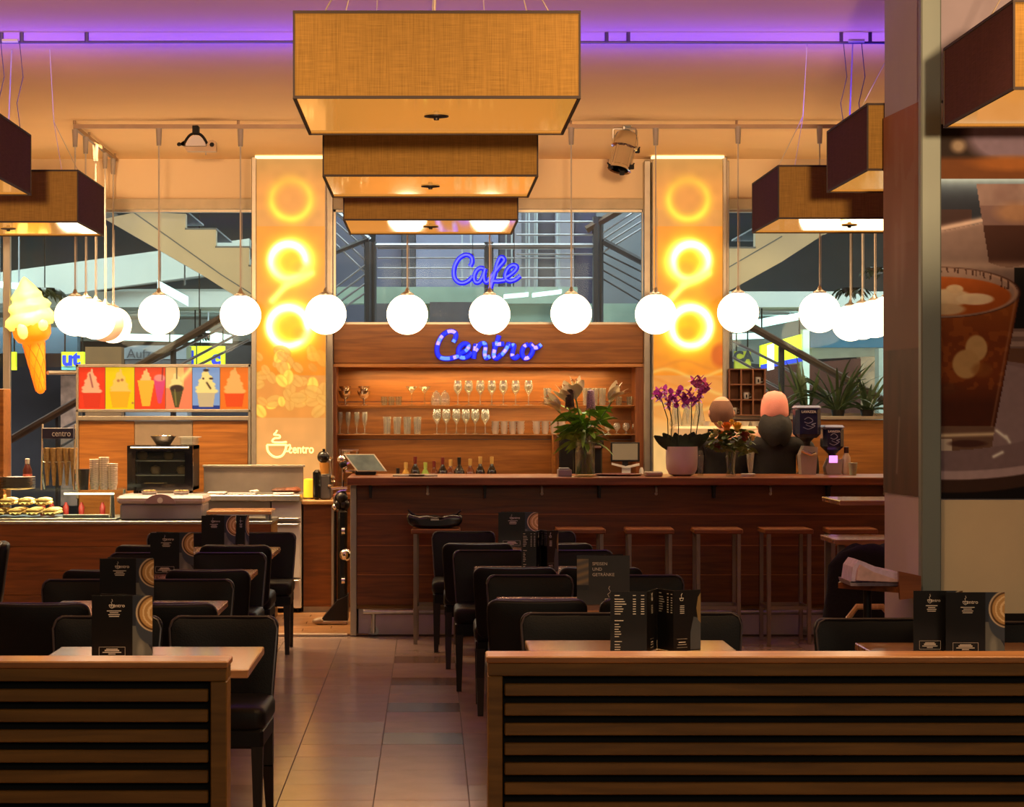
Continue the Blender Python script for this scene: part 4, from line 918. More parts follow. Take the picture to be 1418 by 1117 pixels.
# ------------------------------------------------------------ left kitchen: counter, display case, oven
DL = 16.9; tz = Z(722, DL)
t = thing('service_counter', 'long walnut fronted service counter on the left, display case on top', 'counter', (X(190, DL), DL, 0))
cxr = X(375, DL)
for i in range(4):
    z0 = .05+i*(tz-.06)/4; b = MB(); b.box(-4.1, cxr, DL, DL+.03, z0+.002, z0+(tz-.06)/4, .002); b.obj('panel', M_BAR, t)
b = MB(); b.box(-4.1, cxr, DL+.03, DL+.75, 0, tz-.02); b.obj('carcass', M_SLAT, t)
b = MB(); b.box(-4.12, cxr+.01, DL-.01, DL+.76, tz-.02, tz+.004, .003); b.obj('worktop', M_STEEL, t)
# white drawer unit, walnut side unit
t = thing('drawer_fridge', 'white refrigerated drawer unit at the end of the kitchen', 'fridge', (X(395, 17.85), 17.95, 0))
b = MB(); b.box(X(376, 17.85), X(417, 17.85), 17.87, 18.5, .05, .93, .004); b.obj('body', M_WHITE, t)
for y0, y1 in ((716, 722), (724, 800), (802, 842)):
    b = MB(); b.pbox(377, y0, 416, y1, 17.84, .03, .006); o = b.obj('drawer_front', M_WHITE, t); ORG[o.name] = ORG[t.name]; b = MB(); b.pbox(380, y0+1, 413, y0+3.2, 17.815, .025, .004); b.obj('handle', M_STEEL, o)
b = MB(); [b.cyl((X(x, 17.9), 17.95, 0), (X(x, 17.9), 17.95, .06), .015) for x in (382, 412)]; b.obj('foot', M_DARKM, t)
b = MB(); b.box(X(170, 17.85), X(416, 17.85), 17.8, 18.52, .935, .985, .006); b.box(X(170, 17.85), X(374, 17.85), 17.9, 18.5, 0, .934, .004, 1)
t = tag(b.obj('steel_worktop', [M_STEEL, M_WHITE]), 'stainless worktop at the back of the kitchen, oven on it', 'worktop')
b = MB(); b.pbox(282, 645, 420, 685.5, 18.42, .03, .004); b.pbox(280, 643.5, 422, 646.5, 18.40, .06, .004, 1); tag(b.obj('splashback', [mat('splash_steel', (150, 140, 130), .35, .6, var=.15, vscale=4), M_ALU]), 'stainless splashback behind the prep area left of the lit column logo', 'splashback')
t = thing('side_unit', 'narrow walnut side unit with a stone top left of the bar end', 'cabinet', (X(440, 17.95), 18, 0))
b = MB(); b.box(X(420, 17.9), X(461, 17.9), 17.9, 18.4, .06, .90, .004); b.obj('body', M_BAR, t)
b = MB(); b.box(X(418, 17.9), X(463, 17.9), 17.86, 18.42, .90, .94, .01); b.obj('stone_top', mat('amber_stone', (170, 122, 66), .4, var=.3, vscale=18), t)
b = MB(); b.box(X(420, 17.9), X(461, 17.9), 17.93, 18.3, 0, .06); b.obj('plinth', M_ALU, t); b = MB(); b.box(X(459, 17.9), X(462, 17.9), 17.88, 17.9, 0, .9, .003); b.obj('edge_strip', M_ALU, t)
# oven with hollow window
DO = 17.9; t = thing('countertop_oven', 'black countertop oven with a glass door, steel bowls on top', 'oven', (X(221, DO), DO+.25, .985))
b = MB(); ox0, ox1, oz0, oz1 = X(176, DO), X(267, DO), Z(679, DO), Z(617, DO)
b.box(ox0, ox0+.02, DO, DO+.5, oz0, oz1); b.box(ox1-.02, ox1, DO, DO+.5, oz0, oz1); b.box(ox0, ox1, DO, DO+.5, oz0, oz0+.03); b.box(ox0, ox1, DO, DO+.5, oz1-.03, oz1); b.box(ox0, ox1, DO+.48, DO+.5, oz0, oz1); b.obj('body', M_DARKM, t)
b = MB(); d1 = DO-.02
b.pbox(176, 617, 187.5, 679, d1, .02); b.pbox(256, 617, 267, 679, d1, .02); b.pbox(187.5, 617, 256, 624.5, d1, .02); b.pbox(187.5, 669.5, 256, 679, d1, .02); dr_ = b.obj('door', mat('black_gloss', (14, 12, 14), .12, coat=.4), t); ORG[dr_.name] = ORG[t.name]
b = MB(); b.pbox(180, 618.5, 262, 621, d1-.03, .02, .005); b.obj('handle', M_STEEL, dr_); b = MB(); b.pbox(187.5, 624.5, 256, 669.5, d1+.008, .004); b.obj('glass_pane', M_GLASS, dr_)
b = MB()
for zz in (.12, .24): b.box(ox0+.02, ox1-.02, DO+.05, DO+.45, oz0+zz, oz0+zz+.008)
for k in range(4): b.lathe((ox0+.1+k*.11, DO+.2, oz0+.25-.12*(k % 2)), [(.03, 0), (.045, .03), (.04, .06), (.001, .075)], 10, 1)
b.box(ox0+.12, ox0+.30, DO+.06, DO+.3, oz0+.03, oz0+.06, .01, 1); b.obj('rack', [M_STEEL, mat('baked_goods', (196, 160, 104), .7, var=.2)], t)
for k in range(2): b = MB(); b.cyl((ox0+.06+k*.42, DO+.1, .985), (ox0+.06+k*.42, DO+.1, oz0), .02); b.cyl((ox0+.06+k*.42, DO+.4, .985), (ox0+.06+k*.42, DO+.4, oz0), .02); b.obj('foot', M_DARKM, t)
b = MB(); c_ = (X(222, DO), DO+.2, oz1); b.lathe(c_, [(.055, 0), (.06, .006), (.11, .078), (.118, .08), (.112, .082), (.058, .012), (.001, .01)], 24); tag(b.obj('steel_bowl', M_CHROME), 'stainless mixing bowl standing on the black oven', 'bowl')
b = MB(); b.box(X(247, DO), X(262, DO)+.05, DO+.12, DO+.28, oz1+.005, oz1+.065, .01); b.box(X(245, DO), X(264, DO)+.06, DO+.11, DO+.29, oz1+.066, oz1+.075, .003); tag(b.obj('plastic_tub', M_GLS2), 'clear plastic tub with a lid beside the bowl on the oven', 'tub')
# freezer box on the front counter
t = thing('chest_container', 'grey sliding-lid ice cream chest box on the service counter', 'cool box', (X(223, 17), 17.2, tz+.004)); z0 = tz+.004
b = MB(); b.box(X(166, 17), X(281, 17), 17.0, 17.45, z0, Z(697, 17), .015); b.obj('body', M_GREYP, t)
b = MB(); b.box(X(162, 17), X(284, 17), 16.97, 17.48, Z(697, 17), Z(686, 17), .02); b.obj('lid', mat('lilac_plastic', (170, 156, 160), .35), t)
b = MB(); b.prism([(X(223, 17)+.12*math.cos(a)*1.0, Z(697, 17)+.075*math.sin(a)) for a in [math.pi*i/12 for i in range(13)]], 16.94, 16.97); b.obj('badge_plate', mat('mauve_plastic', (140, 116, 122), .4), t)
b = MB(); b.cyl((X(223, 17), 16.945, Z(692, 17)), (X(223, 17), 16.93, Z(692, 17)), .022, n=16); b.obj('badge', M_WHITE, t)
for x0 in (187, 232):
    b = MB(); c_ = Vector((X(x0+14, 17), 17.25, Z(686, 17)+.001)); b.lathe(c_, [(.055, 0), (.06, .012), (.066, .024), (.055, .02), (.001, .018)], 14); 
    for k in range(14): b.ball(c_+Vector((R.uniform(-.045, .045), R.uniform(-.045, .045), .026)), (.013, .01, .009), 6, 1)
    tag(b.obj('topping_dish', [M_STEEL, mat('crumble_topping', (206, 172, 110), .8, var=.4, vscale=30)]), 'small dish of pale crumble on the chest box, '+('left one' if x0 < 200 else 'right one'), 'dish')
# raised ledge
b = MB(); b.box(X(286, 16.95), X(376, 16.95), 16.95, 17.4, .865, .895, .005); b.box(X(367, 16.95), X(371, 16.95), 17.0, 17.03, tz+.004, .865, m=1); b.box(X(290, 16.95), X(294, 16.95), 17.0, 17.03, tz+.004, .865, m=1); b.box(X(290, 16.95), X(294, 16.95), 17.3, 17.33, tz+.004, .865, m=1); b.box(X(367, 16.95), X(371, 16.95), 17.3, 17.33, tz+.004, .865, m=1)
tag(b.obj('serving_ledge', [M_TOPW, M_STEEL]), 'raised wooden serving ledge at the right end of the service counter', 'ledge')
for k, (px, w_, h, m, lab) in enumerate(((335, .24, .012, M_GREYP, 'pale tray on the stainless worktop'), (392, .17, .012, M_WHITE, 'white plate by the lit column foot'), (300, .15, .02, M_WHITE, 'flat white dish behind the chest box'))):
    b = MB(); b.box(X(px, 17.9)-w_/2, X(px, 17.9)+w_/2, 17.86, 18.05, .986, .986+h, .005); tag(b.obj('tray', m), lab, 'tray')
for k, (px, r, col, lab) in enumerate(((388, .05, (90, 50, 30), 'brown snack lying on the stainless worktop'), (404, .055, (120, 64, 36), 'glazed brown snack near the amber lamp'), (352, .03, (226, 220, 200), 'crumpled paper on the stainless worktop'))):
    b = MB(); c_ = Vector((X(px, 18.2), 18.2, .986)); b.ball(c_+Vector((0, 0, r*.45)), (r*1.5, r, r*.45), 12); b.ball(c_+Vector((r*.7, 0, r*.5)), (r*.7, r*.8, r*.5), 10); tag(b.obj('snack' if k < 2 else 'paper', mat('snack_%d' % k, col, .6, var=.3, vscale=25)), lab, 'food' if k < 2 else 'paper')
t = thing('table_lamp', 'small glowing amber lamp at the foot of the lit column', 'lamp', (X(428, 18.1), 18.1, .941)); b = MB(); b.lathe(ORG[t.name], [(.045, 0), (.047, .03), (.045, .16), (.03, .168), (1e-6, .17)], 16); b.obj('shade', glow('amber_glow', (255, 176, 40), 1.2), t)
b = MB(); b.lathe(ORG[t.name], [(.05, 0), (.05, .012), (.046, .014)], 16); b.obj('base', M_CHROME, t)
# display case
D1 = 17.0; t = thing('display_case', 'low glass display case full of filled rolls on the service counter', 'display case', (X(60, D1), 17.3, tz+.004)); x0, x1 = -4.0, X(162, D1); zt_ = Z(681, D1)
b = MB(); b.box(x0, x1, 16.98, 17.6, zt_, zt_+.01); b.box(x0, x1-.02, 16.985, 16.992, tz+.02, zt_); b.box(x1-.012, x1, 16.99, 17.6, tz+.02, zt_); b.obj('glass_pane', mat('case_glass_dummy', (0,0,0)) if 0 else M_GLASS, t)
b = MB(); b.box(x0, x1, 16.97, 17.6, tz+.004, tz+.022, .003); b.cyl((X(155, D1), 17.02, tz+.02), (X(155, D1), 17.02, zt_), .022, .014, n=12); b.cyl((x1-.02, 17.55, tz+.02), (x1-.02, 17.55, zt_), .012); b.obj('base', M_STEEL, t)
b = MB(); b.box(X(88, D1), X(158, D1), 17.0, 17.02, zt_-.022, zt_-.006, .004); b.obj('light_strip', glow('case_light', (255, 236, 196), 2.5), t)
light('case_glow', 'AREA', (X(70, D1), 17.25, zt_-.03), (1, .8, .5), 9, target=(X(70, D1), 17.25, 0), size=1.4, size_y=.1)
rb = MB(); rb.ball((0, 0, .035), (.06, .04, .022), 12); rb.ball((0, 0, .056), (.056, .037, .018), 12); r0 = rb.obj('filled_roll', mat('bread_crust', (232, 190, 120), .6, var=.25, vscale=20), origin=(0,0,0))
tag(r0, 'pale filled bread roll heaped in the glass display case', 'bread roll', 'filled rolls in the display case')
gb_ = MB()
for k in range(9): a = k*.7; blade(gb_, (.03*math.cos(a), .025*math.sin(a), .045), (math.cos(a), math.sin(a), .2), .036, .018, 1.2, 3)
ORG[r0.name] = Vector(); gb_.obj('lettuce', mat('salad_green', (214, 204, 130), .6, var=.35, vscale=30), r0); index_kids(None); ff = True
for k in range(25):
    if k < 16: px, yy, zz = -6+(k % 4)*24, 17.07+(k//4)*.095, 0
    else: px, yy, zz = 6+((k-16) % 3)*24, 17.11+((k-16)//3)*.095, .078
    px += R.uniform(-1, 1); zz += tz+.024; rz = R.uniform(-.25, .25)
    if ff: r0.location = (X(px, D1), yy, zz); r0.rotation_euler = (0, 0, .1); ff = False
    else: copy_tree(r0, None, (X(px, D1), yy, zz), rz)
for k, px in enumerate((45, 58, 78, 100, 130)):
    b = MB(); b.lathe((X(px, D1), 17.45, tz+.022), [(.022, 0), (.024, .07), (.012, .09), (.012, .105), (1e-6, .106)], 10, m=0); tag(b.obj('sauce_bottle', mat('red_sauce', (150, 30, 24), .4)), 'small red sauce bottle at the back of the display case', 'bottle', 'red bottles in the display case')
b = MB(); b.box(X(86, D1), X(150, D1), 17.02, 17.2, tz+.022, tz+.032, .003); b.box(X(86, D1), X(150, D1), 17.02, 17.03, tz+.032, tz+.05, .002); tag(b.obj('steel_tray', M_STEEL), 'empty stainless tray in the right half of the display case', 'tray')
zc = zt_+.011
# things on the case
pm = MB(); pm.lathe((0,0,0), [(.08, 0), (.135, .010), (.145, .014), (.135, .014), (.08, .004), (.001, .003)], 24); p0 = pm.obj('plate', mat('white_plate', (176, 172, 170), .3), origin=(0,0,0)); tag(p0, 'white plate in the stack on the display case', 'plate', 'stacked plates on the display case')
for k in range(8): (p0 if k == 0 else copy_tree(p0)).location = (X(24, 17.25), 17.25, zc+k*.0125)
t = thing('wafer_holder', 'clear rack filled with wafer cones on the display case', 'cone holder', (X(81, 17.2), 17.25, zc)); xa, xb_ = X(59, 17.2), X(104, 17.2)
b = MB()
for x in (xa, xb_): b.tube([(x, 17.15, zc), (x, 17.2, zc+.52)], .008, 6); b.tube([(x-.02, 17.4, zc), (x, 17.2, zc+.12)], .007, 6)
b.tube([(xa, 17.2, zc+.22), (xb_, 17.2, zc+.22)], .006, 6); b.obj('frame', M_CHROME, t)
b = MB(); b.box(xa+.01, xb_-.01, 17.17, 17.34, zc+.0, zc+.40); b.obj('clear_box', M_GLASS, t)
b = MB(); b.box(xa+.005, xb_-.005, 17.15, 17.16, zc+.405, zc+.49, .003); sg = b.obj('sign_plate', mat('navy_plate', (44, 40, 60), .4), t); text('centro', .07, (X(85, 17.15), 17.146, zc+.445), M_WHITE, t, sx=.8)
for k in range(10):
    b = MB(); x = xa+.03+(k % 5)*.052; y = 17.21+(k//5)*.07; b.lathe((x, y, zc+.03), [(.004, 0), (.026, .26), (.028, .30), (.024, .30)], 10); b.obj('wafer_cone', mat('wafer', (196, 150, 92), .7, bump=.4, bscale=120, var=.2, vscale=40), t)
b = MB(); b.lathe((X(116, 17.15), 17.15, zc), [(.034, 0), (.045, .16), (.048, .165), (.044, .165), (.001, .15)], 18); tag(b.obj('black_cup', mat('black_plastic', (22, 20, 26), .35)), 'black tumbler beside the paper cup stacks on the display case', 'cup')
cm = MB(); cm.lathe((0,0,0), [(.030, 0), (.040, .055), (.043, .058), (.038, .06), (.001, .055)], 16); c0 = cm.obj('paper_cup', mat('printed_paper_cup', (226, 212, 190), .6, var=.3, vscale=60), origin=(0,0,0)); tag(c0, 'patterned white paper ice cream cup in the stacks on the display case', 'paper cup', 'stacked paper cups on the display case')
ff = True
for (px, n_) in ((131, 12), (144, 13), (156, 10)):
    for k in range(n_): o = c0 if ff else copy_tree(c0); ff = False; o.location = (X(px, 17.2), 17.2, zc+k*.0165)
t = thing('sauce_bottle', 'red-labelled sauce bottle with a pale cap left of the wafer holder', 'bottle', (X(38, 17.4), 17.4, zc)); b = MB(); b.lathe(ORG[t.name], [(.035, 0), (.037, .15), (.02, .19), (.015, .2)], 14); b.obj('bottle', mat('dark_sauce', (70, 30, 24), .3), t); b = MB(); b.lathe(ORG[t.name], [(.018, .2), (.02, .24), (.001, .245)], 12); b.obj('cap', M_WHITE, t); b = MB(); b.lathe(ORG[t.name], [(.0375, .05), (.0378, .12)], 14); b.obj('label', mat('red_white_label', (206, 110, 96), .5, var=.5, vscale=40), t)
# ------------------------------------------------------------ chairs and tables
def chair():
    t = thing('dining_chair', '', 'chair', (0, 0, 0)); w = .46
    def bend(x, y, z):
        k = (z)/.40; s = .90+.10*min(1, k*1.3); return (x*s, y+.05*k-.035*(1-(x/.23)**2)*-1*.6-.02, z+.425-.010*(1-min(1, abs(x)/.23)**2)*max(0, k-.7)*2)
    b = MB(); b.pad(w, .392, .055, .045, .014, fn=bend); bk = b.obj('backrest', M_LEATHER, t, ang=60); ORG[bk.name] = Vector()
    b = MB(); out = [bend(x, -.0275*s, z) for s in (1,) for x, z in [(-.225, .06), (-.226, .34), (-.212, .375), (-.185, .390), (0, .3925), (.185, .390), (.212, .375), (.226, .34), (.225, .06)]]; b.tube([Vector(p) for p in out], .005, 5); b.obj('piping', M_PIPE, bk)
    b = MB(); b.pad(.445, .465, .10, .045, .028, fn=lambda x, y, z: (x, -.005-z, .447+y)); b.box(-.215, .215, -.465, -.02, .33, .41, .012); b.obj('seat', M_LEATHER, t, ang=60)
    for sx in (-1, 1):
        b = MB(); b.cyl((sx*.19, -.44, .34), (sx*.192, -.445, 0), .033, .021, 4); b.obj('leg', M_LEG, t, smooth=False)
        b = MB(); b.cyl((sx*.188, -.03, .36), (sx*.19, -.02, .2), .034, .031, 4); b.cyl((sx*.19, -.02, .2), (sx*.19, .055, 0), .031, .022, 4); b.obj('leg', M_LEG, t, smooth=False)
    return t
M_PIPE = mat('leather_piping', (70, 66, 72), .3, spec=.6)
ch0 = chair(); index_kids(None); cf = True
def place_chair(x, d, near, lab, grp):
    "near: backrest towards the camera"
    global cf
    o = ch0 if cf else copy_tree(ch0); cf = False
    o.location = (x+R.uniform(-.008, .008), d, 0); o.rotation_euler = (0, 0, (math.pi if near else 0)+R.uniform(-.03, .03)); o['label'] = lab; o['group'] = grp
def table(x0, x1, d0, d1, lab, grp, nm='cafe_table'):
    t = thing(nm, lab, 'table', ((x0+x1)/2, (d0+d1)/2, 0), grp)
    b = MB(); b.box(x0, x1, d0, d1, .718, .750, .004); b.obj('tabletop', M_TOPW, t)
    cx, cy_ = (x0+x1)/2, (d0+d1)/2
    b = MB(); b.box(cx-.04, cx+.04, cy_-.04, cy_+.04, .03, .70, .006); b.box(cx-.25, cx+.25, cy_-.16, cy_+.16, .70, .717); b.obj('pedestal', M_DARKM, t)
    b = MB(); b.box(cx-.065, cx+.065, cy_-.26, cy_+.26, 0, .028, .008); b.obj('base', M_DARKM, t)
    return t
LT = [(-1.453, -.654, 7.78, 8.53, 'left table nearest the slatted divider'), (-1.80, -.99, 9.85, 10.60, 'second left table behind the divider'), (-1.81, -1.01, 11.93, 12.68, 'third left table from the divider'), (-1.82, -1.02, 14.0, 14.76, 'fourth left table, by the kitchen counter')]
RT = [(.383, 1.187, 8.02, 8.77, 'right table nearest the slatted divider'), (.33, 1.13, 10.06, 10.81, 'second right table behind the divider'), (.26, 1.06, 12.19, 12.94, 'third right table from the divider'), (.17, .97, 14.25, 15.0, 'fourth right table, before the bar')]
TB = {}
for side, T, gr in (('left', LT, 'oak tables of the left row'), ('right', RT, 'oak tables of the right row')):
    for k, (x0, x1, d0, d1, nm) in enumerate(T): TB[side, k] = (x0, x1, d0, d1, nm); table(x0, x1, d0, d1, 'square light oak cafe table, '+nm, gr)
TB['end', 0] = (1.70, 2.42, 7.93, 8.68, 'table at the right edge before the poster pillar')
table(1.70, 2.42, 7.93, 8.68, 'light oak cafe table at the right edge before the poster pillar', None)
LC = [(0, 0, 9.10, (-1.355, -.865)), (1, 1, 9.75, (-1.765, -1.18)), (1, 0, 11.09, (-1.76, -1.235)), (2, 1, 11.78, (-1.765, -1.21)), (2, 0, 13.17, (-1.72, -1.23)), (3, 1, 13.93, (-1.79, -1.25)), (3, 0, 15.35, (-1.78, -1.19))]
RC = [(0, 0, 9.25, (.62, 1.10)), (1, 1, 9.94, (.495, .995)), (1, 0, 11.38, (.53, 1.10)), (2, 1, 11.96, (.47, .945)), (2, 0, 13.40, (.365, .90)), (3, 1, 14.12, (.30, .83)), (3, 0, 15.50, (.245, .815))]
for side, T, C_ in (('left', LT, LC), ('right', RT, RC)):
    for k, near, d, xs in C_:
        for j, x in enumerate(xs):
            aisle = (j == 1) == (side == 'left')
            place_chair(x, d, near, 'black leather chair, %s side, %s seat of the %s' % ('near' if near else 'far', 'aisle' if aisle else 'outer', T[k][4]), 'black leather dining chairs')
place_chair(1.83, 9.0, 0, 'black leather chair before the pillar, left seat of the table at the right edge', 'black leather dining chairs')
place_chair(2.42, 8.86, 0, 'black leather chair partly behind the menu, under the poster at the right edge', 'black leather dining chairs')
o = copy_tree(ch0); o.location = (X(2, 14.2)-.02, 14.2, 0); o.rotation_euler = (0, 0, -1.35); o['label'] = 'black leather chair seen from its side at the left edge of the view'; o['group'] = 'black leather dining chairs'
# ------------------------------------------------------------ slatted dividers
def divider(x0, x1, d, lab, post, capshift=0):
    h = 1.68-347*6.6/3000; t = thing('slatted_divider', lab, 'divider', ((x0+x1)/2, d+.07, 0), 'oak slatted bench dividers')
    s = d/6.6; zt = Z(917 if d > 6.55 else 924, d)
    b = MB(); b.box(x0-.005, x1+.005, d-.012, d+.14, zt-.001, zt+.02, .004); b.obj('cap', M_CAPW, t)
    zf = zt-.001; b = MB(); b.box(x0, x1, d, d+.13, zf-.040, zf, .003); b.obj('top_rail', M_SLAT, t)
    px0, px1 = (x0, x0+.044) if post == 'l' else (x1-.048, x1)
    b = MB(); b.box(px0, px1, d-.001, d+.13, 0, zf-.0405, .003); b.obj('end_post', M_SLAT, t)
    e = (x1-.03) if post == 'l' else (x0+.03)
    b = MB(); b.box(*((x1-.044, x1) if post == 'l' else (x0, x0+.044)), d, d+.13, 0, zf-.0405, .003); b.obj('end_post', M_SLAT, t)
    xi0, xi1 = (px1+.006, x1-.05) if post == 'l' else (x0+.05, px0-.008)
    z = zf-.064
    while z > .06:
        b = MB(); b.box(xi0, xi1, d+.004, d+.026, z-.0372, z, .003); b.obj('slat', M_SLAT, t, smooth=False); z -= .0603
    b = MB(); b.box(xi0-.01, xi1+.01, d+.05, d+.10, .0, zf-.041); b.obj('back_panel', M_BLACK, t)
    return t
divider(X(676, 6.6), 2.35, 6.6, 'long oak slatted bench divider in the right foreground', 'l')
divider(-2.1, X(314, 6.43), 6.43, 'oak slatted bench divider in the left foreground', 'r')
# ------------------------------------------------------------ menus
def card_front(u, v):
    px = u*84; py = v*88; c = np.zeros(px.shape+(3,))+np.array((20, 20, 20))/255
    ph = px > 56; c = mixc(c, (52, 60, 74), ph*1.); c = mixc(c, (128, 136, 132), ph*(py > 42)*(px < 56+(py-42)*.55+8)*.8); c = mixc(c, (170, 178, 172), ph*ell(px, py, 68, 78, 5, 14, .8)*.6)
    c = mixc(c, (70, 82, 98), ph*ell(px, py, 88, 40, 27, 30, .05)); c = mixc(c, (220, 206, 176), ph*ell(px, py, 88, 24, 27, 27, .03)); c = mixc(c, (92, 66, 40), ph*ell(px, py, 88, 24, 24.5, 25, .04)); c = mixc(c, (206, 168, 108), ph*ell(px, py, 88, 24, 22, 22.5, .05))
    d = np.hypot((px-90)/22, (py-24)/22); c = mixc(c, (255, 236, 190), ph*(np.abs(np.sin(d*9)) > .8)*(d < .9)*.8)
    return c
def logo_and_lines(t, w, h, cx, y, m, z0, full=True):
    s = h/88; b = MB(); q = lambda a, c: (cx+(a-42)*w/84, y, z0+h-c*s)
    b.tube([q(24, 13), q(25, 16), q(28, 18), q(31, 16), q(32, 13), q(24, 13)], .0011, 4); b.tube([q(28, 12), q(27, 9), q(29, 8), q(28, 5)], .001, 4)
    if full:
        for i, (a, c) in enumerate(((21, 41), (25, 37), (23, 39), (24, 38))): b.box(q(a, 0)[0], q(c, 0)[0], y-.0004, y+.0002, q(0, 22+i*2.6)[2], q(0, 21+i*2.6)[2])
        x0_, x1_ = q(10, 0)[0], q(46, 0)[0]
        for zz in (72, 84): b.box(x0_, x1_, y-.0004, y+.0002, q(0, zz+.4)[2], q(0, zz)[2])
        for xx in (10, 46): b.box(q(xx, 0)[0], q(xx+.4, 0)[0], y-.0004, y+.0002, q(0, 84)[2], q(0, 72)[2])
        for i, (a, c) in enumerate(((20, 36), (18, 38), (15, 41), (23, 33))): b.box(q(a, 0)[0], q(c, 0)[0], y-.0004, y+.0002, q(0, 75.6+i*2.3)[2], q(0, 74.4-(i == 1)*.6+i*2.3)[2])
    b.obj('card_print', m, t, smooth=False)
M_INK = mat('pale_ink', (235, 232, 224), .6)
def menu(px0, px1, d, lab, rot=0, style=0, w=None, second=True):
    x = (X(px0, d)+X(px1, d))/2; w = w or X(px1, d)-X(px0, d); h = .235; z0 = .751
    t = thing('menu_card', lab, 'menu', (x, d, z0), 'folded menu cards on the tables')
    if style == 0:
        painted('front_page', x-w/2, x+w/2, z0, z0+h, d, 84, 88, card_front, M_PRINT, t, .0015)
        logo_and_lines(t, w, h, x, d-.0008, M_INK, z0); text('centro', .020*w/.23, (x-w*.07, d-.001, z0+h*.84), M_INK, t, ext_=.0003)
        if second:
            b = MB(); M_ = Matrix.Rotation(-.42, 4, 'Z'); b.box(-w, 0, 0, .0015, 0, h); b.v = [M_ @ v+Vector((x+w/2, d+.003, z0)) for v in b.v]; b.obj('back_page', mat('card_black', (20, 20, 21), .4), t)
    if style == 1:
        b = MB(); b.box(x-w/2, x+w/2, d, d+.0015, z0, z0+h, m=0); b.obj('front_page', mat('card_grey', (58, 60, 62), .4), t)
        painted('photo_strip', x-w/2, x-w/2+w*.22, z0+h*.30, z0+h*.93, d-.0006, 16, 40, lambda u, v: mixc(mixc(np.zeros(u.shape+(3,))+.4, (150, 136, 110), np.clip(.5+.5*np.sin(v*26+u*3), 0, 1)), (50, 56, 64), (v > .85)*1.), M_PRINT, t, .0005)
        for i, s in enumerate(('SPEISEN', 'UND', 'GETRÄNKE')): text(s, .021, (x-w*.21, d-.001, z0+h*(.83-.11*i)), M_INK, t, ext_=.0003, align='LEFT')
        b = MB(); q = lambda a, c: (x+w*(.06+a*.01), d-.001, z0+h*.26-c*.0028); b.tube([q(-3, 12), q(-1, 22), q(5, 27), q(11, 22), q(13, 12), q(-3, 12)], .0018, 4); b.tube([q(5, 9), q(2, 4), q(8, 0), q(4, -6), q(6, -10)], .0016, 4); b.tube([q(13, 14), q(18, 14), q(16, 20), q(12, 20)], .0015, 4); b.obj('cup_logo', M_INK, t)
        b = MB(); M_ = Matrix.Rotation(.42, 4, 'Z'); b.box(0, w, 0, .0015, 0, h); b.v = [M_ @ v+Vector((x-w/2, d+.003, z0)) for v in b.v]; b.obj('back_page', mat('card_black', (20, 20, 21), .4), t)
    if style == 2:
        pts = [(px0, d+.0), (px0+(px1-px0)*.40, d+.02), (px0+(px1-px0)*.52, d+.15), (px0+(px1-px0)*.70, d+.04), (px1, d+.10)]
        pts = [(X(a, q_), q_) for a, q_ in pts]; pts[1] = (pts[1][0], d-.0)
        for i in range(4):
            (xa, ya), (xb, yb) = pts[i], pts[i+1]; b = MB(); ln = math.hypot(xb-xa, yb-ya); M_ = Matrix.Translation((xa, ya, z0)) @ Matrix.Rotation(math.atan2(yb-ya, xb-xa), 4, 'Z')
            b.box(0.0005, ln-.0005, 0, .0015, 0, h); b.v = [M_ @ v for v in b.v]; pg = b.obj('page', mat('card_black', (20, 20, 21), .4), t); ORG[pg.name] = ORG[t.name]
            b = MB()
            if i in (0, 2):
                rows = [(.93, .35), (.87, .6), (.83, .7), (.79, .8), (.75, .5), (.71, .6), (.67, .55), (.63, .4), (.52, .6), (.46, .3), (.42, .4), (.38, .28), (.34, .4), (.30, .45), (.26, .3), (.18, .5), (.13, .35), (.09, .4), (.05, .38)]
                for zz, rl_ in rows:
                    if i == 2 and zz < .6: continue
                    b.box(ln*.12, ln*(.12+rl_*.4), -.0004, 0, h*zz, h*zz+.0028)
                    if zz > .62: b.box(ln*.62, ln*.70, -.0004, 0, h*zz, h*zz+.0028); b.box(ln*.84, ln*.93, -.0004, 0, h*zz, h*zz+.0028)
            else:
                c_ = ln*(.5 if i == 1 else .32)
                for k in range(5): b.box(c_-.010, c_+.010, -.0004, 0, h*(.62+.03*k), h*(.62+.03*k)+.0022)
                b.tube([(c_-.012, -.001, h*.87), (c_-.008, -.001, h*.83), (c_+.002, -.001, h*.83), (c_+.006, -.001, h*.87), (c_-.012, -.001, h*.87)], .0012, 4); b.tube([(c_-.003, -.001, h*.88), (c_-.005, -.001, h*.92), (c_, -.001, h*.95)], .001, 4)
                b.box(c_-.016, c_+.016, -.0004, 0, h*.14, h*.155); b.box(c_-.02, c_+.02, -.0004, 0, h*.105, h*.112); b.box(c_-.024, c_+.024, -.0004, 0, h*.20, h*.203); b.box(c_-.024, c_+.024, -.0004, 0, h*.06, h*.063)
            b.v = [M_ @ v for v in b.v]; b.obj('page_print', M_INK, pg, smooth=False)
            if i == 3:
                b = MB(); b.add([(ln*.62, -.001, h*.02), (ln, -.001, h*.02), (ln, -.001, h*.52), (ln*.74, -.001, h*.56), (ln*.62, -.001, h*.3)], [(0,1,2,3,4)]); b.add([(ln, -.0012, h*.45), (ln, -.0012, h*.95), (ln*.9, -.0012, h*.88), (ln*.84, -.0012, h*.7), (ln*.9, -.0012, h*.5)], [(0,1,2,3,4)], 1)
                b.v = [M_ @ v for v in b.v]; b.obj('cup_photo', [mat('cup_blue_grey', (84, 92, 100), .4), mat('cup_crema', (150, 130, 90), .4)], pg, smooth=False)
    return t
menu(127, 211, 8.12, 'black menu with a coffee cup photo on the left table nearest the divider')
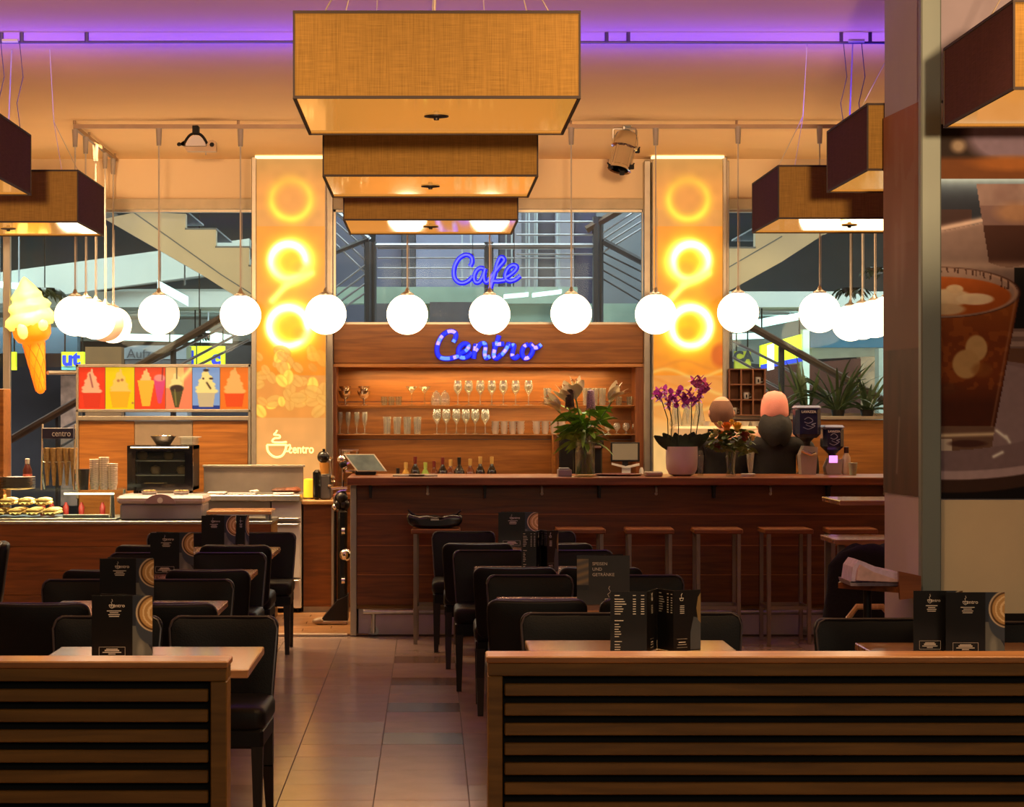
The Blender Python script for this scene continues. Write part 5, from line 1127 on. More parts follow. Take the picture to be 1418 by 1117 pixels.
menu(138, 213, 10.15, 'black menu with coffee cup photo on the second left table')
menu(208, 268, 12.3, 'black menu with coffee cup photo on the third left table')
menu(279, 326, 14.3, 'black menu with coffee cup photo on the farthest left table')
menu(327, 345, 14.34, 'narrow half-hidden menu with cup photo beside another on the farthest left table', second=False)
menu(845, 970, 8.30, 'four-page black menu with price lists standing zigzag on the right table nearest the divider', style=2)
menu(799, 872, 10.36, 'grey menu lettered Speisen und Getränke on the second right table', style=1)
menu(722, 773, 12.45, 'open black menu standing on the third right table', style=2)
menu(690, 745, 14.75, 'black menu with cup photo on the fourth right table')
menu(1317, 1384, 8.27, 'black menu with coffee cup photo at the right edge, front one of two', second=False, w=.225)
menu(1268, 1330, 8.34, 'black menu half covered by another at the right edge', w=.19, second=False)
# ------------------------------------------------------------ bar stools
def stool():
    t = thing('bar_stool', '', 'bar stool', (0, 0, 0)); h = .828; w = .175
    b = MB(); b.box(-w, w, -w, w, h-.035, h, .006); b.obj('seat', M_STOOL, t)
    for sx in (-1, 1):
        for sy in (-1, 1): b = MB(); b.box(sx*(w-.03)-.014, sx*(w-.03)+.014, sy*(w-.02)-.014, sy*(w-.02)+.014, 0, h-.035, .002); b.obj('leg', M_LEGST, t)
    b = MB()
    for sy in (-1, 1): b.box(-(w-.045), w-.045, sy*(w-.02)-.01, sy*(w-.02)+.01, .25, .275)
    for sx in (-1, 1): b.box(sx*(w-.03)-.01, sx*(w-.03)+.01, -(w-.035), w-.035, .25, .275)
    b.obj('foot_frame', M_LEGST, t)
    return t
M_LEGST = mat('stool_steel', (136, 124, 108), .4, .6)
st0 = stool(); index_kids(None)
for k, (px, lab) in enumerate(((604, 'oak topped bar stool at the left end, a black bag lying on it'), (803, 'oak topped bar stool mostly hidden behind the dining chairs'), (898, 'oak topped bar stool, third from the left end of the bar'), (992, 'oak topped bar stool, fourth from the left end of the bar'), (1087, 'oak topped bar stool left of the one beside the black coat'), (1177, 'oak topped bar stool behind the newspaper, last on the right'))):
    o = st0 if k == 0 else copy_tree(st0); o.location = (X(px, 15.72), 15.72, 0); o.rotation_euler = (0, 0, R.uniform(-.05, .05)); o['label'] = lab; o['group'] = 'bar stools along the bar front'
t = thing('handbag', 'black leather bag lying on the leftmost bar stool', 'bag', (X(602, 15.7), 15.7, .829))
b = MB(); n = 16; 
b.pad(.40, .085, .20, .035, .02, fn=lambda x, y, z: (x+X(602, 15.7), y+15.7, .829+z+.03*abs(x/.2)**3+.008*math.sin(x*40+y*30)*(z > .04))); b.obj('body', M_GLOSSB, t, ang=80) if 'M_GLOSSB' in globals() else b.obj('body', mat('glossy_black_leather', (24, 22, 24), .25, spec=.7), t, ang=80)
b = MB()
for s in (-1, 1): b.tube([(X(602, 15.7)+s*.16, 15.66, .93), (X(602, 15.7)+s*.19, 15.64, .96), (X(602, 15.7)+s*.12, 15.62, .90), (X(602, 15.7)+s*.02, 15.60, .905)], .008, 6)
b.obj('strap', mat('glossy_black_leather', (24, 22, 24), .25, spec=.7), t)
b = MB(); b.box(X(602, 15.7)-.03, X(602, 15.7)+.03, 15.585, 15.60, .885, .90, .003); b.obj('buckle', M_STEEL, t)
# ------------------------------------------------------------ right: high tables, coat, newspaper, bentwood chair
t = thing('high_table', 'pale topped high table at the bar end by the pillar', 'table', (X(1215, 13.2), 13.2, 0))
b = MB(); zt1 = Z(692, 13.0); b.box(X(1163, 12.9), 3.35, 12.9, 13.5, zt1-.03, zt1, .004); b.obj('tabletop', M_TOPW, t); b = MB(); b.box(2.95, 3.03, 13.16, 13.24, 0, zt1-.03, .004); b.box(2.75, 3.25, 12.95, 13.45, 0, .03, .006); b.obj('pedestal', M_DARKM, t)
t = thing('side_table', 'lower pale topped table behind the black coat', 'table', (X(1200, 12), 12, 0))
zt2 = Z(747, 12.0); b = MB(); b.box(X(1158, 12), 2.80, 12.0, 12.5, zt2-.03, zt2, .004); b.obj('tabletop', M_TOPW, t)
for x in (X(1162, 12)+.02, 2.75):
    for y in (12.05, 12.45): b = MB(); b.box(x-.018, x+.018, y-.018, y+.018, 0, zt2-.03, .003); b.obj('leg', M_LEGST, t)
# coat over a chair back
t = thing('bentwood_chair', 'light bentwood chair with a narrow curved top rail below the newspaper', 'chair', (X(1205, 10.1), 10.1, 0))
BW = wood('beech', (190, 142, 84), (224, 180, 118), .35, 2, 3, coat=.3); cxb = X(1205, 10.1); zb_ = Z(840, 10.1)
b = MB(); b.tube([(cxb-.12, 10.06, 0), (cxb-.12, 10.08, .45), (cxb-.10, 10.10, zb_-.05), (cxb-.06, 10.11, zb_), (cxb+.06, 10.11, zb_), (cxb+.10, 10.10, zb_-.05), (cxb+.12, 10.08, .45), (cxb+.12, 10.06, 0)], .015, 8); b.tube([(cxb-.07, 10.11, .5), (cxb-.05, 10.11, zb_-.10), (cxb+.05, 10.11, zb_-.10), (cxb+.07, 10.11, .5)], .010, 8); b.obj('back_frame', BW, t)
b = MB(); b.lathe((cxb, 10.29, .44), [(1e-6, 0), (.17, 0), (.185, .012), (.18, .03), (1e-6, .028)], 24); b.obj('seat', BW, t)
for s in (-1, 1): b = MB(); b.cyl((cxb+s*.11, 10.40, .44), (cxb+s*.14, 10.45, 0), .018, .012, 8); b.obj('leg', BW, t)
o = copy_tree(ch0); o.location = (2.33, 11.40, 0); o.rotation_euler = (0, 0, math.pi); o['label'] = 'black chair buried under the black coat beside the pillar'; o['group'] = 'black leather dining chairs'
bm_ = MB(); cc = Vector((2.17, 11.28, .62)); n = 22; rings = [(.10, .97, .02), (.13, .965, .05), (.20, .93, .09), (.245, .86, .10), (.25, .72, .12), (.26, .55, .13), (.27, .40, .13), (.23, .30, .11), (.05, .29, .03)]
v = []
for i, (rx, z, ry) in enumerate(rings):
    for j in range(n): a = 2*math.pi*j/n; wv = 1+.07*math.sin(a*5+i*.8)+.04*math.sin(a*9+i); v.append((2.32+rx*.92*math.cos(a)*wv, 11.40+ry*math.sin(a)*wv, z+.012*math.sin(a*3+i)))
f = [(i*n+j, i*n+(j+1)%n, (i+1)*n+(j+1)%n, (i+1)*n+j) for i in range(len(rings)-1) for j in range(n)]
bm_.add([Vector((p[0], p[1], p[2])) for p in v], [q_[::-1] for q_ in f]+[tuple(range(n)), tuple(range((len(rings)-1)*n, len(rings)*n))[::-1]]); tag(bm_.obj('coat', mat('black_wool', (14, 13, 16), .9, bump=.3, bscale=60), ang=80), 'black coat heaped over the chair back beside the pillar', 'coat')
# newspaper on its wooden rack
DNW = 9.3; t = thing('newspaper_rack', 'small brown wooden tray shelf holding the newspaper, fixed by the pillar', 'rack', W(1225, 812, DNW))
zn = Z(806, DNW)
def slab(b, pts, z0, z1, m=0):
    n = len(pts); b.add([(x, y, z0) for x, y in pts]+[(x, y, z1) for x, y in pts], [tuple(range(n))[::-1], tuple(range(n, 2*n))]+[(i, (i+1)%n, n+(i+1)%n, n+i) for i in range(n)], m)
b = MB(); slab(b, [(X(1168, DNW), 9.42), (X(1258, 9.12), 9.14), (X(1268, 9.15), 9.2), (2.03, 9.50), (1.82, 9.56)], zn-.035, zn-.01); b.obj('tray', M_STOOL, t, smooth=False)
b = MB(); b.add([(X(1245, 9.15), 9.13, zn-.06), (X(1274, 9.15), 9.13, zn-.05), (X(1274, 9.15), 9.13, zn+.04), (X(1243, 9.15), 9.13, zn+.06), (X(1245, 9.15), 9.155, zn-.06), (X(1274, 9.15), 9.155, zn-.05), (X(1274, 9.15), 9.155, zn+.04), (X(1243, 9.15), 9.155, zn+.06)], [(0,1,2,3),(7,6,5,4),(0,4,5,1),(1,5,6,2),(2,6,7,3),(3,7,4,0)]); b.obj('end_board', M_STOOL, t, smooth=False)
b = MB(); b.cyl((1.90, 9.42, 0), (1.90, 9.42, zn-.035), .018); b.cyl((1.90, 9.42, 0), (1.90, 9.42, .02), .11, n=20); b.obj('stand', M_DARKM, t)
t = thing('newspaper', 'folded lilac-grey newspaper lying on the wooden rack beside the pillar', 'newspaper', W(1215, 806, DNW))
MN = mat('newsprint', (206, 192, 232), .8, var=.12, vscale=40)
for k, (L0, m_) in enumerate((([(1172, 804), (1175, 783), (1182, 773.5), (1190, 775.5), (1215, 786), (1240, 791), (1256, 796), (1262, 803)], MN), ([(1178, 800), (1180, 786), (1184, 779), (1200, 788), (1226, 797), (1250, 803)], mat('newsprint_pink', (206, 176, 186), .8, var=.15, vscale=30)))):
    b = MB(); b.prism([(X(a, DNW), Z(c, DNW)) for a, c in L0], DNW-.10+(-.03 if k else 0), DNW+.12-(.2 if k else 0)); b.obj('pages', m_, t, smooth=False)
b = MB(); b.prism([(X(1172, DNW), zn-.008), (X(1262, DNW), zn-.008), (X(1266, DNW), zn+.006), (X(1170, DNW), zn+.012)], DNW-.10, DNW+.15); b.obj('fold', mat('newsprint_shade', (150, 136, 150), .8, var=.2, vscale=50), t, smooth=False)

# ------------------------------------------------------------ glassware on the shelves
def lathe_proto(name, prof, m, n=14): b = MB(); b.lathe((0,0,0), prof, n); return b.obj(name, m, origin=(0,0,0), ang=60)
def mirror_thin(p, t=.002): return p+[(max(1e-6, r-t), z) for r, z in p[::-1]]
tumbler = lathe_proto('tumbler', mirror_thin([(.026, 0), (.030, .075)]), M_GLS); tall = lathe_proto('tall_glass', mirror_thin([(.029, 0), (.034, .12), (.036, .15)]), M_GLS2)
wine = lathe_proto('wine_glass', [(.034, 0), (.034, .003), (.005, .008), (.004, .085), (.012, .095), (.036, .135), (.038, .165), (.029, .215), (.028, .215), (.036, .165), (.034, .138), (.001, .10)], M_GLS2, 16)
flute = lathe_proto('champagne_flute', [(.030, 0), (.030, .003), (.005, .008), (.004, .06), (.015, .08), (.024, .14), (.021, .19), (.020, .19), (.022, .14), (.001, .085)], M_GLS2)
martini = lathe_proto('martini_glass', [(.036, 0), (.036, .003), (.005, .008), (.004, .10), (.055, .165), (.053, .165), (.001, .105)], M_GLS, 16)
coupe = lathe_proto('sundae_coupe', [(.040, 0), (.040, .004), (.010, .012), (.009, .05), (.030, .06), (.055, .10), (.060, .125), (.030, .13), (.05, .15), (.055, .165), (.053, .165), (.001, .07)], M_CHROME, 16)
cupw = lathe_proto('stacked_cup', [(.024, 0), (.034, .035), (.038, .04), (.035, .04), (.001, .01)], M_WHITE)
jar = lathe_proto('glass_jar', [(.04, 0), (.045, .01), (.045, .075), (.03, .095), (.03, .11), (.012, .115), (.012, .128), (1e-6, .13)], M_GLS2, 16)
balloon = lathe_proto('balloon_glass', [(.026, 0), (.026, .003), (.005, .008), (.004, .02), (.030, .045), (.034, .065), (.022, .095), (.021, .095), (.032, .065), (.001, .025)], M_GLS2)
S1, S2 = Z(561, 18.8)+.001, Z(601, 18.8)+.001; used = set()
def put_glass(p, px, s, d, lab, cat, grp):
    o = p if p.name not in used else copy_tree(p); used.add(p.name); o.location = (X(px, d), d, s); tag(o, lab, cat, grp)
def row(p, pxs, s, lab, cat, grp, d=18.93):
    for px in pxs: put_glass(p, px, s, d, lab, cat, grp)
row(coupe, (478, 504), S1, 'chrome sundae coupe at the left end of the upper shelf', 'coupe', 'chrome coupes on the upper shelf')
row(tumbler, (532, 542, 552), S1, 'small clear tumbler beside the coupes on the upper shelf', 'glass', 'three small tumblers on the upper shelf')
row(martini, (570, 588), S1, 'martini glass on the upper shelf', 'glass', 'martini glasses on the upper shelf')
row(jar, (604, 616), S1, 'lidded glass jar on the upper shelf', 'jar', 'glass jars on the upper shelf')
row(wine, (634, 649, 665, 681, 697, 714, 732), S1, 'stemmed wine glass in the middle of the upper shelf', 'glass', 'wine glasses on the upper shelf')
row(tall, (758, 812, 823, 834), S1+.0, 'tall glass behind the lilies on the upper shelf', 'glass', 'tall glasses behind the lilies', 18.95)
row(tumbler, (857, 872), S1, 'small clear tumbler at the right end of the upper shelf', 'glass', 'tumblers at the right end of the upper shelf')
row(flute, (471, 482, 494, 505), S2, 'champagne flute at the left end of the lower shelf', 'glass', 'champagne flutes on the lower shelf')
row(tall, (536, 550, 564, 578), S2, 'tall water glass on the lower shelf', 'glass', 'tall glasses on the lower shelf')
row(wine, (605, 618, 632, 645, 658, 672), S2, 'wine glass shining in the middle of the lower shelf', 'glass', 'wine glasses on the lower shelf')
for px in (686, 698, 710, 721, 743, 755, 767, 778):
    for k in range(4): put_glass(cupw, px, S2+k*.024, 18.93, 'white cup in the stacked row on the lower shelf', 'cup', 'stacked white cups on the lower shelf')
row(balloon, (842, 854, 867, 880), S2, 'round balloon glass at the right end of the lower shelf', 'glass', 'balloon glasses on the lower shelf')
# bottles on the back counter
MBt = [mat('bottle_dark', (22, 16, 16), .12, coat=.5), mat('bottle_amber', (96, 44, 18), .12, coat=.5), mat('bottle_yellow', (170, 130, 50), .2, coat=.4), mat('bottle_green', (120, 150, 60), .2, coat=.4)]
MCp = [mat('cap_gold', (196, 160, 90), .4), mat('cap_red', (110, 36, 30), .4), mat('cap_black', (24, 20, 22), .4), mat('cap_lime', (170, 190, 90), .4)]
MLb = [mat('label_cream', (206, 190, 160), .6), mat('label_dark', (60, 44, 40), .6)]
for k, (px, top, m, c, l, nm) in enumerate(((551, 648, 0, 2, 1, 'squat black'), (562, 640, 2, 0, 0, 'yellow spirit'), (575, 632, 0, 1, 1, 'dark wine, red capped'), (589, 640, 3, 3, 0, 'lime capped'), (601, 638, 1, 1, 1, 'amber liqueur'), (613, 633, 0, 1, 0, 'dark slim, red capped'), (624, 636, 1, 0, 0, 'gold capped amber'), (636, 633, 0, 2, 1, 'broad black'), (651, 635, 1, 0, 0, 'brown, pale capped'), (665, 632, 0, 0, 1, 'dark wine, gold capped, left of two alike'), (681, 632, 0, 0, 1, 'dark wine, gold capped, rightmost of the row'))):
    d = 18.45; x = X(px, d); z0 = .976; h = Z(top, d)-z0; r = .040 if px not in (636,) else .048; t = thing('bottle', nm+' bottle in the row behind the bar', 'bottle', (x, d, z0), 'bottles behind the bar')
    b = MB(); b.lathe((x, d, z0), [(r*.9, 0), (r, .01), (r, h*.58), (r*.8, h*.66), (.014, h*.78), (.013, h*.9), (.001, h*.9)], 16); b.obj('glass_body', MBt[m], t)
    b = MB(); b.lathe((x, d, z0), [(.015, h*.80), (.016, h), (1e-6, h+.001)], 12); b.obj('cap', MCp[c], t); b = MB(); b.lathe((x, d, z0), [(r+.0006, h*.2), (r+.0006, h*.5)], 16); b.obj('label', MLb[l], t)
# ------------------------------------------------------------ things on the bar
ZB = 1.187
def petal(b, p, dr, ln, w, curl, m=0): blade(b, p, dr, ln, w, curl, 5, m)
# lilies
DL_ = 16.35; cx = X(810, DL_); t = thing('lily_vase', 'tall glass vase of white lilies and long green leaves on the bar', 'flower vase', (cx, DL_, ZB))
b = MB(); b.lathe((cx, DL_, ZB), [(.070, 0), (.074, .005), (.074, .30), (.071, .30), (.071, .012), (1e-6, .012)], 24); b.obj('vase', M_GLS, t)
b = MB(); b.lathe((cx, DL_, ZB), [(1e-6, .013), (.069, .013), (.069, .16), (1e-6, .16)], 20); b.obj('water', glassy('vase_water', (196, 222, 160), .03, .02), t)
heads = [(766, 552, -1), (782, 542, -.5), (796, 535, -.15), (850, 540, .7)]
b = MB()
for k in range(11):
    a = R.uniform(0, 6.28); b.tube([(cx+.05*math.cos(a), DL_+.05*math.sin(a), ZB+.015), (cx-.01*math.cos(a), DL_-.01*math.sin(a), ZB+.2), (cx-.05*math.cos(a), DL_-.05*math.sin(a), ZB+.36)], .006, 6)
for px, py, s_ in heads+[(788, 566, 0), (817, 560, 0), (832, 590, 0), (775, 590, 0)]: b.tube([(cx, DL_, ZB+.28), (cx+(X(px, DL_)-cx)*.45, DL_-.02, ZB+.40), (X(px, DL_)-.0, DL_-.03, Z(py, DL_)-.06)], .006, 6)
b.obj('stem', M_LEAF, t)
MW = mat('lily_white', (250, 236, 206), .5, var=.06)
for px, py, s_ in heads:
    b = MB(); base = Vector((X(px, DL_)-s_*.035, DL_-.03, Z(py, DL_)-.075)); up = Vector((s_*.75, -.35, 1)).normalized(); q1 = up.orthogonal().normalized(); q2 = up.cross(q1)
    for k in range(6):
        a = k*math.pi/3; o_ = q1*math.cos(a)+q2*math.sin(a); petal(b, base, up+o_*.34, .16, .046, .6)
    b.cyl(base-up*.02, base+up*.085, .010, .045, 12, caps=False); b.obj('lily', MW, t)
    b = MB()
    for k in range(5): a = k*1.256; o_ = q1*math.cos(a)+q2*math.sin(a); b.cyl(base+up*.04, base+up*.13+o_*.02, .002, n=4); b.ball(base+up*.13+o_*.02, .006, 6, 1)
    ORG_t = ORG[t.name]; b.obj('stamen', [M_LEAF, mat('pollen', (150, 84, 30), .8)], t)
for px, py, m in ((788, 548, mat('dark_spike', (74, 58, 46), .8, var=.4, vscale=80)), (817, 550, mat('lilac_spike', (166, 140, 160), .8, var=.4, vscale=80))):
    b = MB(); c_ = Vector((X(px, DL_), DL_-.07, Z(py, DL_)-.09)); hh = .14; b.lathe(c_, [(1e-6, 0), (.03, .01), (.033, hh*.6), (.022, hh), (1e-6, hh+.01)], 10)
    for k in range(90): a = k*2.4; z = hh*k/90; r = .034*(1-.35*(k/90)); b.ball(c_+Vector((r*math.cos(a), r*math.sin(a), z)), .0065, 5)
    b.obj('flower_spike', m, t)
b = MB()
for k in range(100):
    a = R.uniform(0, 6.28); z = ZB+R.uniform(.24, .50); rr = R.uniform(0, .09)*(1+(z-ZB-.24)*2); p = Vector((cx+rr*math.cos(a), DL_+rr*.6*math.sin(a), z)); blade(b, p, (math.cos(a), .7*math.sin(a), R.uniform(-.25, .8)), R.uniform(.11, .21), R.uniform(.014, .026), R.uniform(.3, 1.3), 5, up=Vector((R.uniform(-.3, .3), R.choice((0, 1, 1)), .6)))
b.obj('foliage', mat('lily_leaf', (112, 156, 52), .42, var=.35, vscale=18), t)
# orchid
DR_ = 16.35; cx = X(944, DR_); t = thing('orchid_pot', 'pink orchid in a large white pot on the bar before the right lit column', 'potted plant', (cx, DR_, ZB))
w = X(966, DR_)-X(944, DR_); hh = Z(618, DR_)-ZB
b = MB(); b.lathe((cx, DR_, ZB), [(w*.55, 0), (w*.80, .012), (w*.96, .05), (w, .10), (w, hh), (w*.93, hh), (w*.92, hh-.03), (1e-6, hh-.03)], 32); b.obj('pot', mat('white_pot', (214, 200, 200), .35, var=.02), t)
b = MB()
for k, (dx, dz, ln) in enumerate(((-1, .75, .20), (-.8, 1.3, .17), (-.35, 1.8, .14), (.2, 2, .13), (.55, 1.4, .15), (1, .9, .21), (.8, 1.3, .16), (-.1, 2, .12), (.4, 1, .16))): blade(b, (cx+dx*.05, DR_-.03+.02*(k % 3), ZB+hh-.03), (dx, -.15, dz), ln, .040, .35 if k % 5 else .1, 6, up=Vector((0, 1, .1)))
b.obj('leaf', M_LEAF2, t)
b = MB()
for pts in (((925, 620), (924, 580), (915, 552)), ((928, 620), (930, 585), (925, 555)), ((938, 620), (939, 590), (937, 556)), ((955, 618), (957, 580), (957, 548)), ((962, 610), (968, 570), (966, 535))): b.tube([Vector((X(x, DR_), DR_-.03, Z(y, DR_))) for x, y in pts], .004, 5)
b.obj('stem', M_LEAF2, t)
M_OR = [mat('orchid_magenta', (228, 110, 214), .5, var=.2, vscale=30), mat('orchid_pink', (230, 130, 190), .5, var=.2, vscale=30)]
M_OC = mat('orchid_heart', (110, 20, 70), .5)
spots = [(906, 547), (912, 551), (911, 541), (920, 547), (919, 540), (924, 556), (930, 553), (928, 545), (934, 550), (938, 545), (943, 551), (941, 541), (948, 548), (947, 557), (953, 543), (956, 550), (936, 558), (961, 556), (967, 552), (969, 545), (950, 560), (925, 562)]
for k, (x, y) in enumerate(spots+[(962, 530), (968, 525), (973, 530), (966, 536), (975, 538), (979, 535), (959, 526), (971, 541)]):
    c_ = Vector((X(x, DR_), DR_-.05+R.uniform(-.03, .03), Z(y, DR_))); b = MB(); tl = R.uniform(-.5, .5)
    for j in range(5): a = j*1.2566+tl; petal(b, c_, (math.cos(a), -.25, math.sin(a)), .046 if j % 2 else .040, .024, -.0)
    b.ball(c_+Vector((0, -.008, -.002)), .006, 6, 1); b.obj('blossom', [M_OR[0 if k < len(spots) else 1], M_OC], t, ang=80)
# mixed bouquet
DQ_ = 16.3; cx = X(1012, DQ_); t = thing('bouquet_vase', 'mixed bouquet of orange, yellow and dark red roses in a glass on the bar', 'flower vase', (cx, DQ_, ZB))
b = MB(); b.lathe((cx, DQ_, ZB), [(.036, 0), (.038, .005), (.030, .05), (.045, .19), (.042, .19), (.027, .05), (.03, .012), (1e-6, .012)], 20); b.obj('vase', M_GLS, t)
b = MB(); [b.tube([(cx+.02*math.cos(a), DQ_+.02*math.sin(a), ZB+.015), (cx+.035*math.cos(a+2), DQ_+.03*math.sin(a+2), ZB+.22)], .004, 5) for a in (0, 1, 2, 3, 4, 5)]; b.obj('stem', M_LEAF, t)
def rose(c_, r, m):
    b = MB(); b.ball(c_, (r*.55, r*.55, r*.6), 10)
    for k in range(14): a = k*2.4; el = .15+k*.075; d_ = Vector((math.cos(a)*math.cos(el), math.sin(a)*math.cos(el), math.sin(el))); petal(b, c_+d_*r*.25, d_+Vector((0,0,.5)), r*1.05, r*.42, -.3)
    b.obj('rose', m, t, ang=80)
MRO = [mat('rose_orange', (226, 130, 34), .6, var=.2), mat('rose_yellow', (236, 186, 60), .6, var=.15), mat('rose_red', (110, 34, 22), .6, var=.2), mat('rose_cream', (220, 206, 130), .6, var=.1)]
for x, y, r, m in ((1006, 594, .046, 0), (1000, 604, .036, 0), (1021, 594, .046, 1), (1030, 606, .044, 2), (991, 601, .036, 3), (996, 588, .024, 3), (986, 606, .024, 3), (1033, 600, .02, 3), (993, 622, .038, 2), (1010, 604, .026, 2), (1041, 607, .028, 3), (1012, 585, .022, 1), (999, 612, .022, 1)): rose(Vector((X(x, DQ_), DQ_+R.uniform(-.06, .03), Z(y, DQ_))), r, MRO[m])
b = MB()
for k in range(150):
    a = R.uniform(0, 6.28); p = Vector((X(R.uniform(986, 1042), DQ_), DQ_+R.uniform(-.06, .08), Z(R.uniform(596, 626), DQ_))); blade(b, p, (math.cos(a), math.sin(a)*.7, R.uniform(-.4, .6)), R.uniform(.04, .09), .016, .5, 4, up=Vector((0, R.choice((0, 1)), .6)))
b.obj('foliage', mat('bouquet_leaf', (88, 112, 52), .5, var=.4, vscale=40), t)
# small things on the bar top
def small(name, lab, cat, px, d, prof, m, n=18, z=ZB): b = MB(); b.lathe((X(px, d), d, z), prof, n); return tag(b.obj(name, m), lab, cat)
for k, (px, lab) in enumerate(((970, 'tall clear syrup glass right of the orchid pot'), (1039, 'slim white tapered glass behind the mixed bouquet'))):
    small('tall_glass', lab, 'glass', px, 16.45 if k else 16.4, [(.022, 0), (.018, .06), (.022, .065), (.026, .15), (.02, .155), (.014, .19), (1e-6, .19)] if k == 0 else [(.012, 0), (.03, .14), (.034, .20), (.03, .20), (1e-6, .02)], M_GLS2 if k else M_GLS)
small('flat_dish', 'flat pale dish below the person in the black jacket', 'dish', 1036, 16.15, [(.05, 0), (.056, .02), (.05, .022), (1e-6, .015)], M_WHITE)
b = MB(); b.box(X(893, 16.2), X(917, 16.2), 16.15, 16.3, ZB, ZB+.035, .008); tag(b.obj('napkin_box', mat('napkin', (168, 150, 130), .7)), 'low napkin box left of the orchid pot', 'box')
b = MB(); b.box(X(773, 16.2), X(792, 16.2), 16.2, 16.35, ZB, ZB+.05, .004); b.box(X(775, 16.2), X(789, 16.2), 16.22, 16.33, ZB+.051, ZB+.062, .003); tag(b.obj('napkin_dispenser', M_GREYP), 'grey napkin dispenser left of the lily vase', 'dispenser')
small('serving_tray', 'round dark red serving tray right of the lily vase', 'tray', 857, 16.4, [(.16, 0), (.185, .012), (.18, .014), (.16, .005), (1e-6, .004)], mat('red_tray', (96, 40, 36), .35), 32)
b = MB(); b.box(X(544, 16.3), X(606, 16.3), 16.2, 16.5, ZB, ZB+.008, .003); b.box(X(566, 16.25), X(588, 16.25), 16.15, 16.25, ZB+.009, ZB+.016, .003); tag(b.obj('drip_tray', mat('pewter', (120, 104, 88), .4, .5)), 'flat grey tray on the bar before the bottles', 'tray')
small('cup', 'pale green paper cup at the right end of the bar', 'cup', 1181, 16.5, [(.024, 0), (.034, .09), (.036, .093), (.032, .093), (1e-6, .09)], mat('mint_cup', (160, 178, 150), .6))
t = thing('bottle', 'pale syrup bottle with a brown cap near the coffee grinders', 'bottle', (X(1172, 16.7), 16.7, ZB)); o_ = ORG[t.name]
b = MB(); b.lathe(o_, [(.030, 0), (.032, .01), (.032, .13), (.018, .16), (.016, .165)], 16); b.obj('glass_body', mat('cream_bottle', (206, 186, 160), .3), t); b = MB(); b.lathe(o_, [(.02, .165), (.02, .21), (.001, .212)], 12); b.obj('cap', mat('brown_cap', (70, 36, 26), .4), t)
# tilted till screen
t = thing('till_screen', 'tilted till screen in a pale frame at the left end of the bar', 'screen', (X(505, 16.6), 16.62, ZB))
q = lambda a, c, d: W(400+a/3.545, 620+c/3.545, d)
A, B_, C_, D__ = q(335, 130, 16.5), q(482, 132, 16.5), q(420, 30, 16.62), q(270, 30, 16.62); o_ = Vector((0, .02, -.004))
A.z = B_.z = ZB+.03
b = MB(); v = [A, B_, C_, D__]; b.add(v+[p+o_ for p in v], [(0,1,2,3),(7,6,5,4),(0,4,5,1),(1,5,6,2),(2,6,7,3),(3,7,4,0)]); b.obj('frame', mat('pale_bezel', (176, 164, 140), .4), t, smooth=False)
ctr = (A+B_+C_+D__)/4; v = [ctr+(p-ctr)*.9-Vector((0, .003, 0)) for p in (A, B_, C_, D__)]; b = MB(); b.add(v+[p+Vector((0, .002, 0)) for p in v], [(0,1,2,3),(7,6,5,4),(0,4,5,1),(1,5,6,2),(2,6,7,3),(3,7,4,0)]); b.obj('display', mat('grey_display', (84, 92, 84), .12, var=.4, vscale=9, emit=(120, 130, 120), es=.18), t, smooth=False)
b = MB(); b.box(ctr.x-.08, ctr.x+.08, 16.55, 16.72, ZB, ZB+.03, .006); b.tube([(ctr.x, 16.64, ZB+.02), (ctr.x, 16.62, ctr.z)], .02, 8); b.obj('stand', M_DARKM, t)
# chrome siphon rig at the bar end, standing on the floor
t = thing('milkshake_machine', 'chrome and black drinks machine standing between the kitchen and the bar end', 'drinks machine', (X(473, 16.6), 16.9, 0))
q = lambda a, c, d=16.95: W(425+a/4.467, 600+c/4.467, d)
b = MB()
for a in (222, 312): b.tube([q(a, 105), q(a, 330)], .010, 8)
b.tube([q(215, 105), q(320, 105)], .010, 8); b.tube([q(150, 340), q(250, 335)], .012, 8); b.tube([q(205, 95), q(205, 180)], .008, 8)
b.tube([q(*p) for p in spline([(210, 165), (235, 130), (268, 118)], 5)], .018, 8); b.tube([q(*p) for p in spline([(230, 200), (270, 180), (305, 195), (300, 230), (240, 235)], 5)], .014, 8); b.tube([q(*p) for p in spline([(175, 450), (170, 400), (200, 360), (245, 350)], 6)], .010, 8); b.tube([q(*p) for p in spline([(190, 480), (215, 450), (245, 445)], 6)], .008, 8)
b.ball(q(215, 160), .035, 10); b.ball(q(232, 205), .026, 10); b.ball(q(175, 455), .03, 10); b.obj('chrome_frame', M_CHROME, t)
b = MB(); 
for k in range(6): b.tube([q(*p) for p in spline([(180+k*8, 420-k*10), (205+k*6, 380-k*8), (235, 365-k*5+k*12), (245, 420+k*14)], 5)], .009, 6)
for (a, c, r) in ((215, 400, .05), (230, 440, .045), (195, 440, .04), (225, 190, .035)): b.ball(q(a, c), r, 10)
b.obj('hose_cluster', mat('black_rubber', (16, 14, 14), .4), t)
b = MB(); b.box(q(190, 0).x, q(250, 0).x, 16.9, 17.1, .10, q(0, 470).z, .02); b.cyl(q(175, 480), (q(175, 0).x, 16.95, .08), .012); b.obj('column', mat('black_gloss2', (16, 14, 14), .25, coat=.3), t)
b = MB(); [b.cyl(q(235, c, 16.88), q(215, c, 16.88), .03, n=12) for c in (603, 910)]; b.ball(q(238, 750, 16.88), .05, 12); b.obj('gauge', M_CHROME, t)
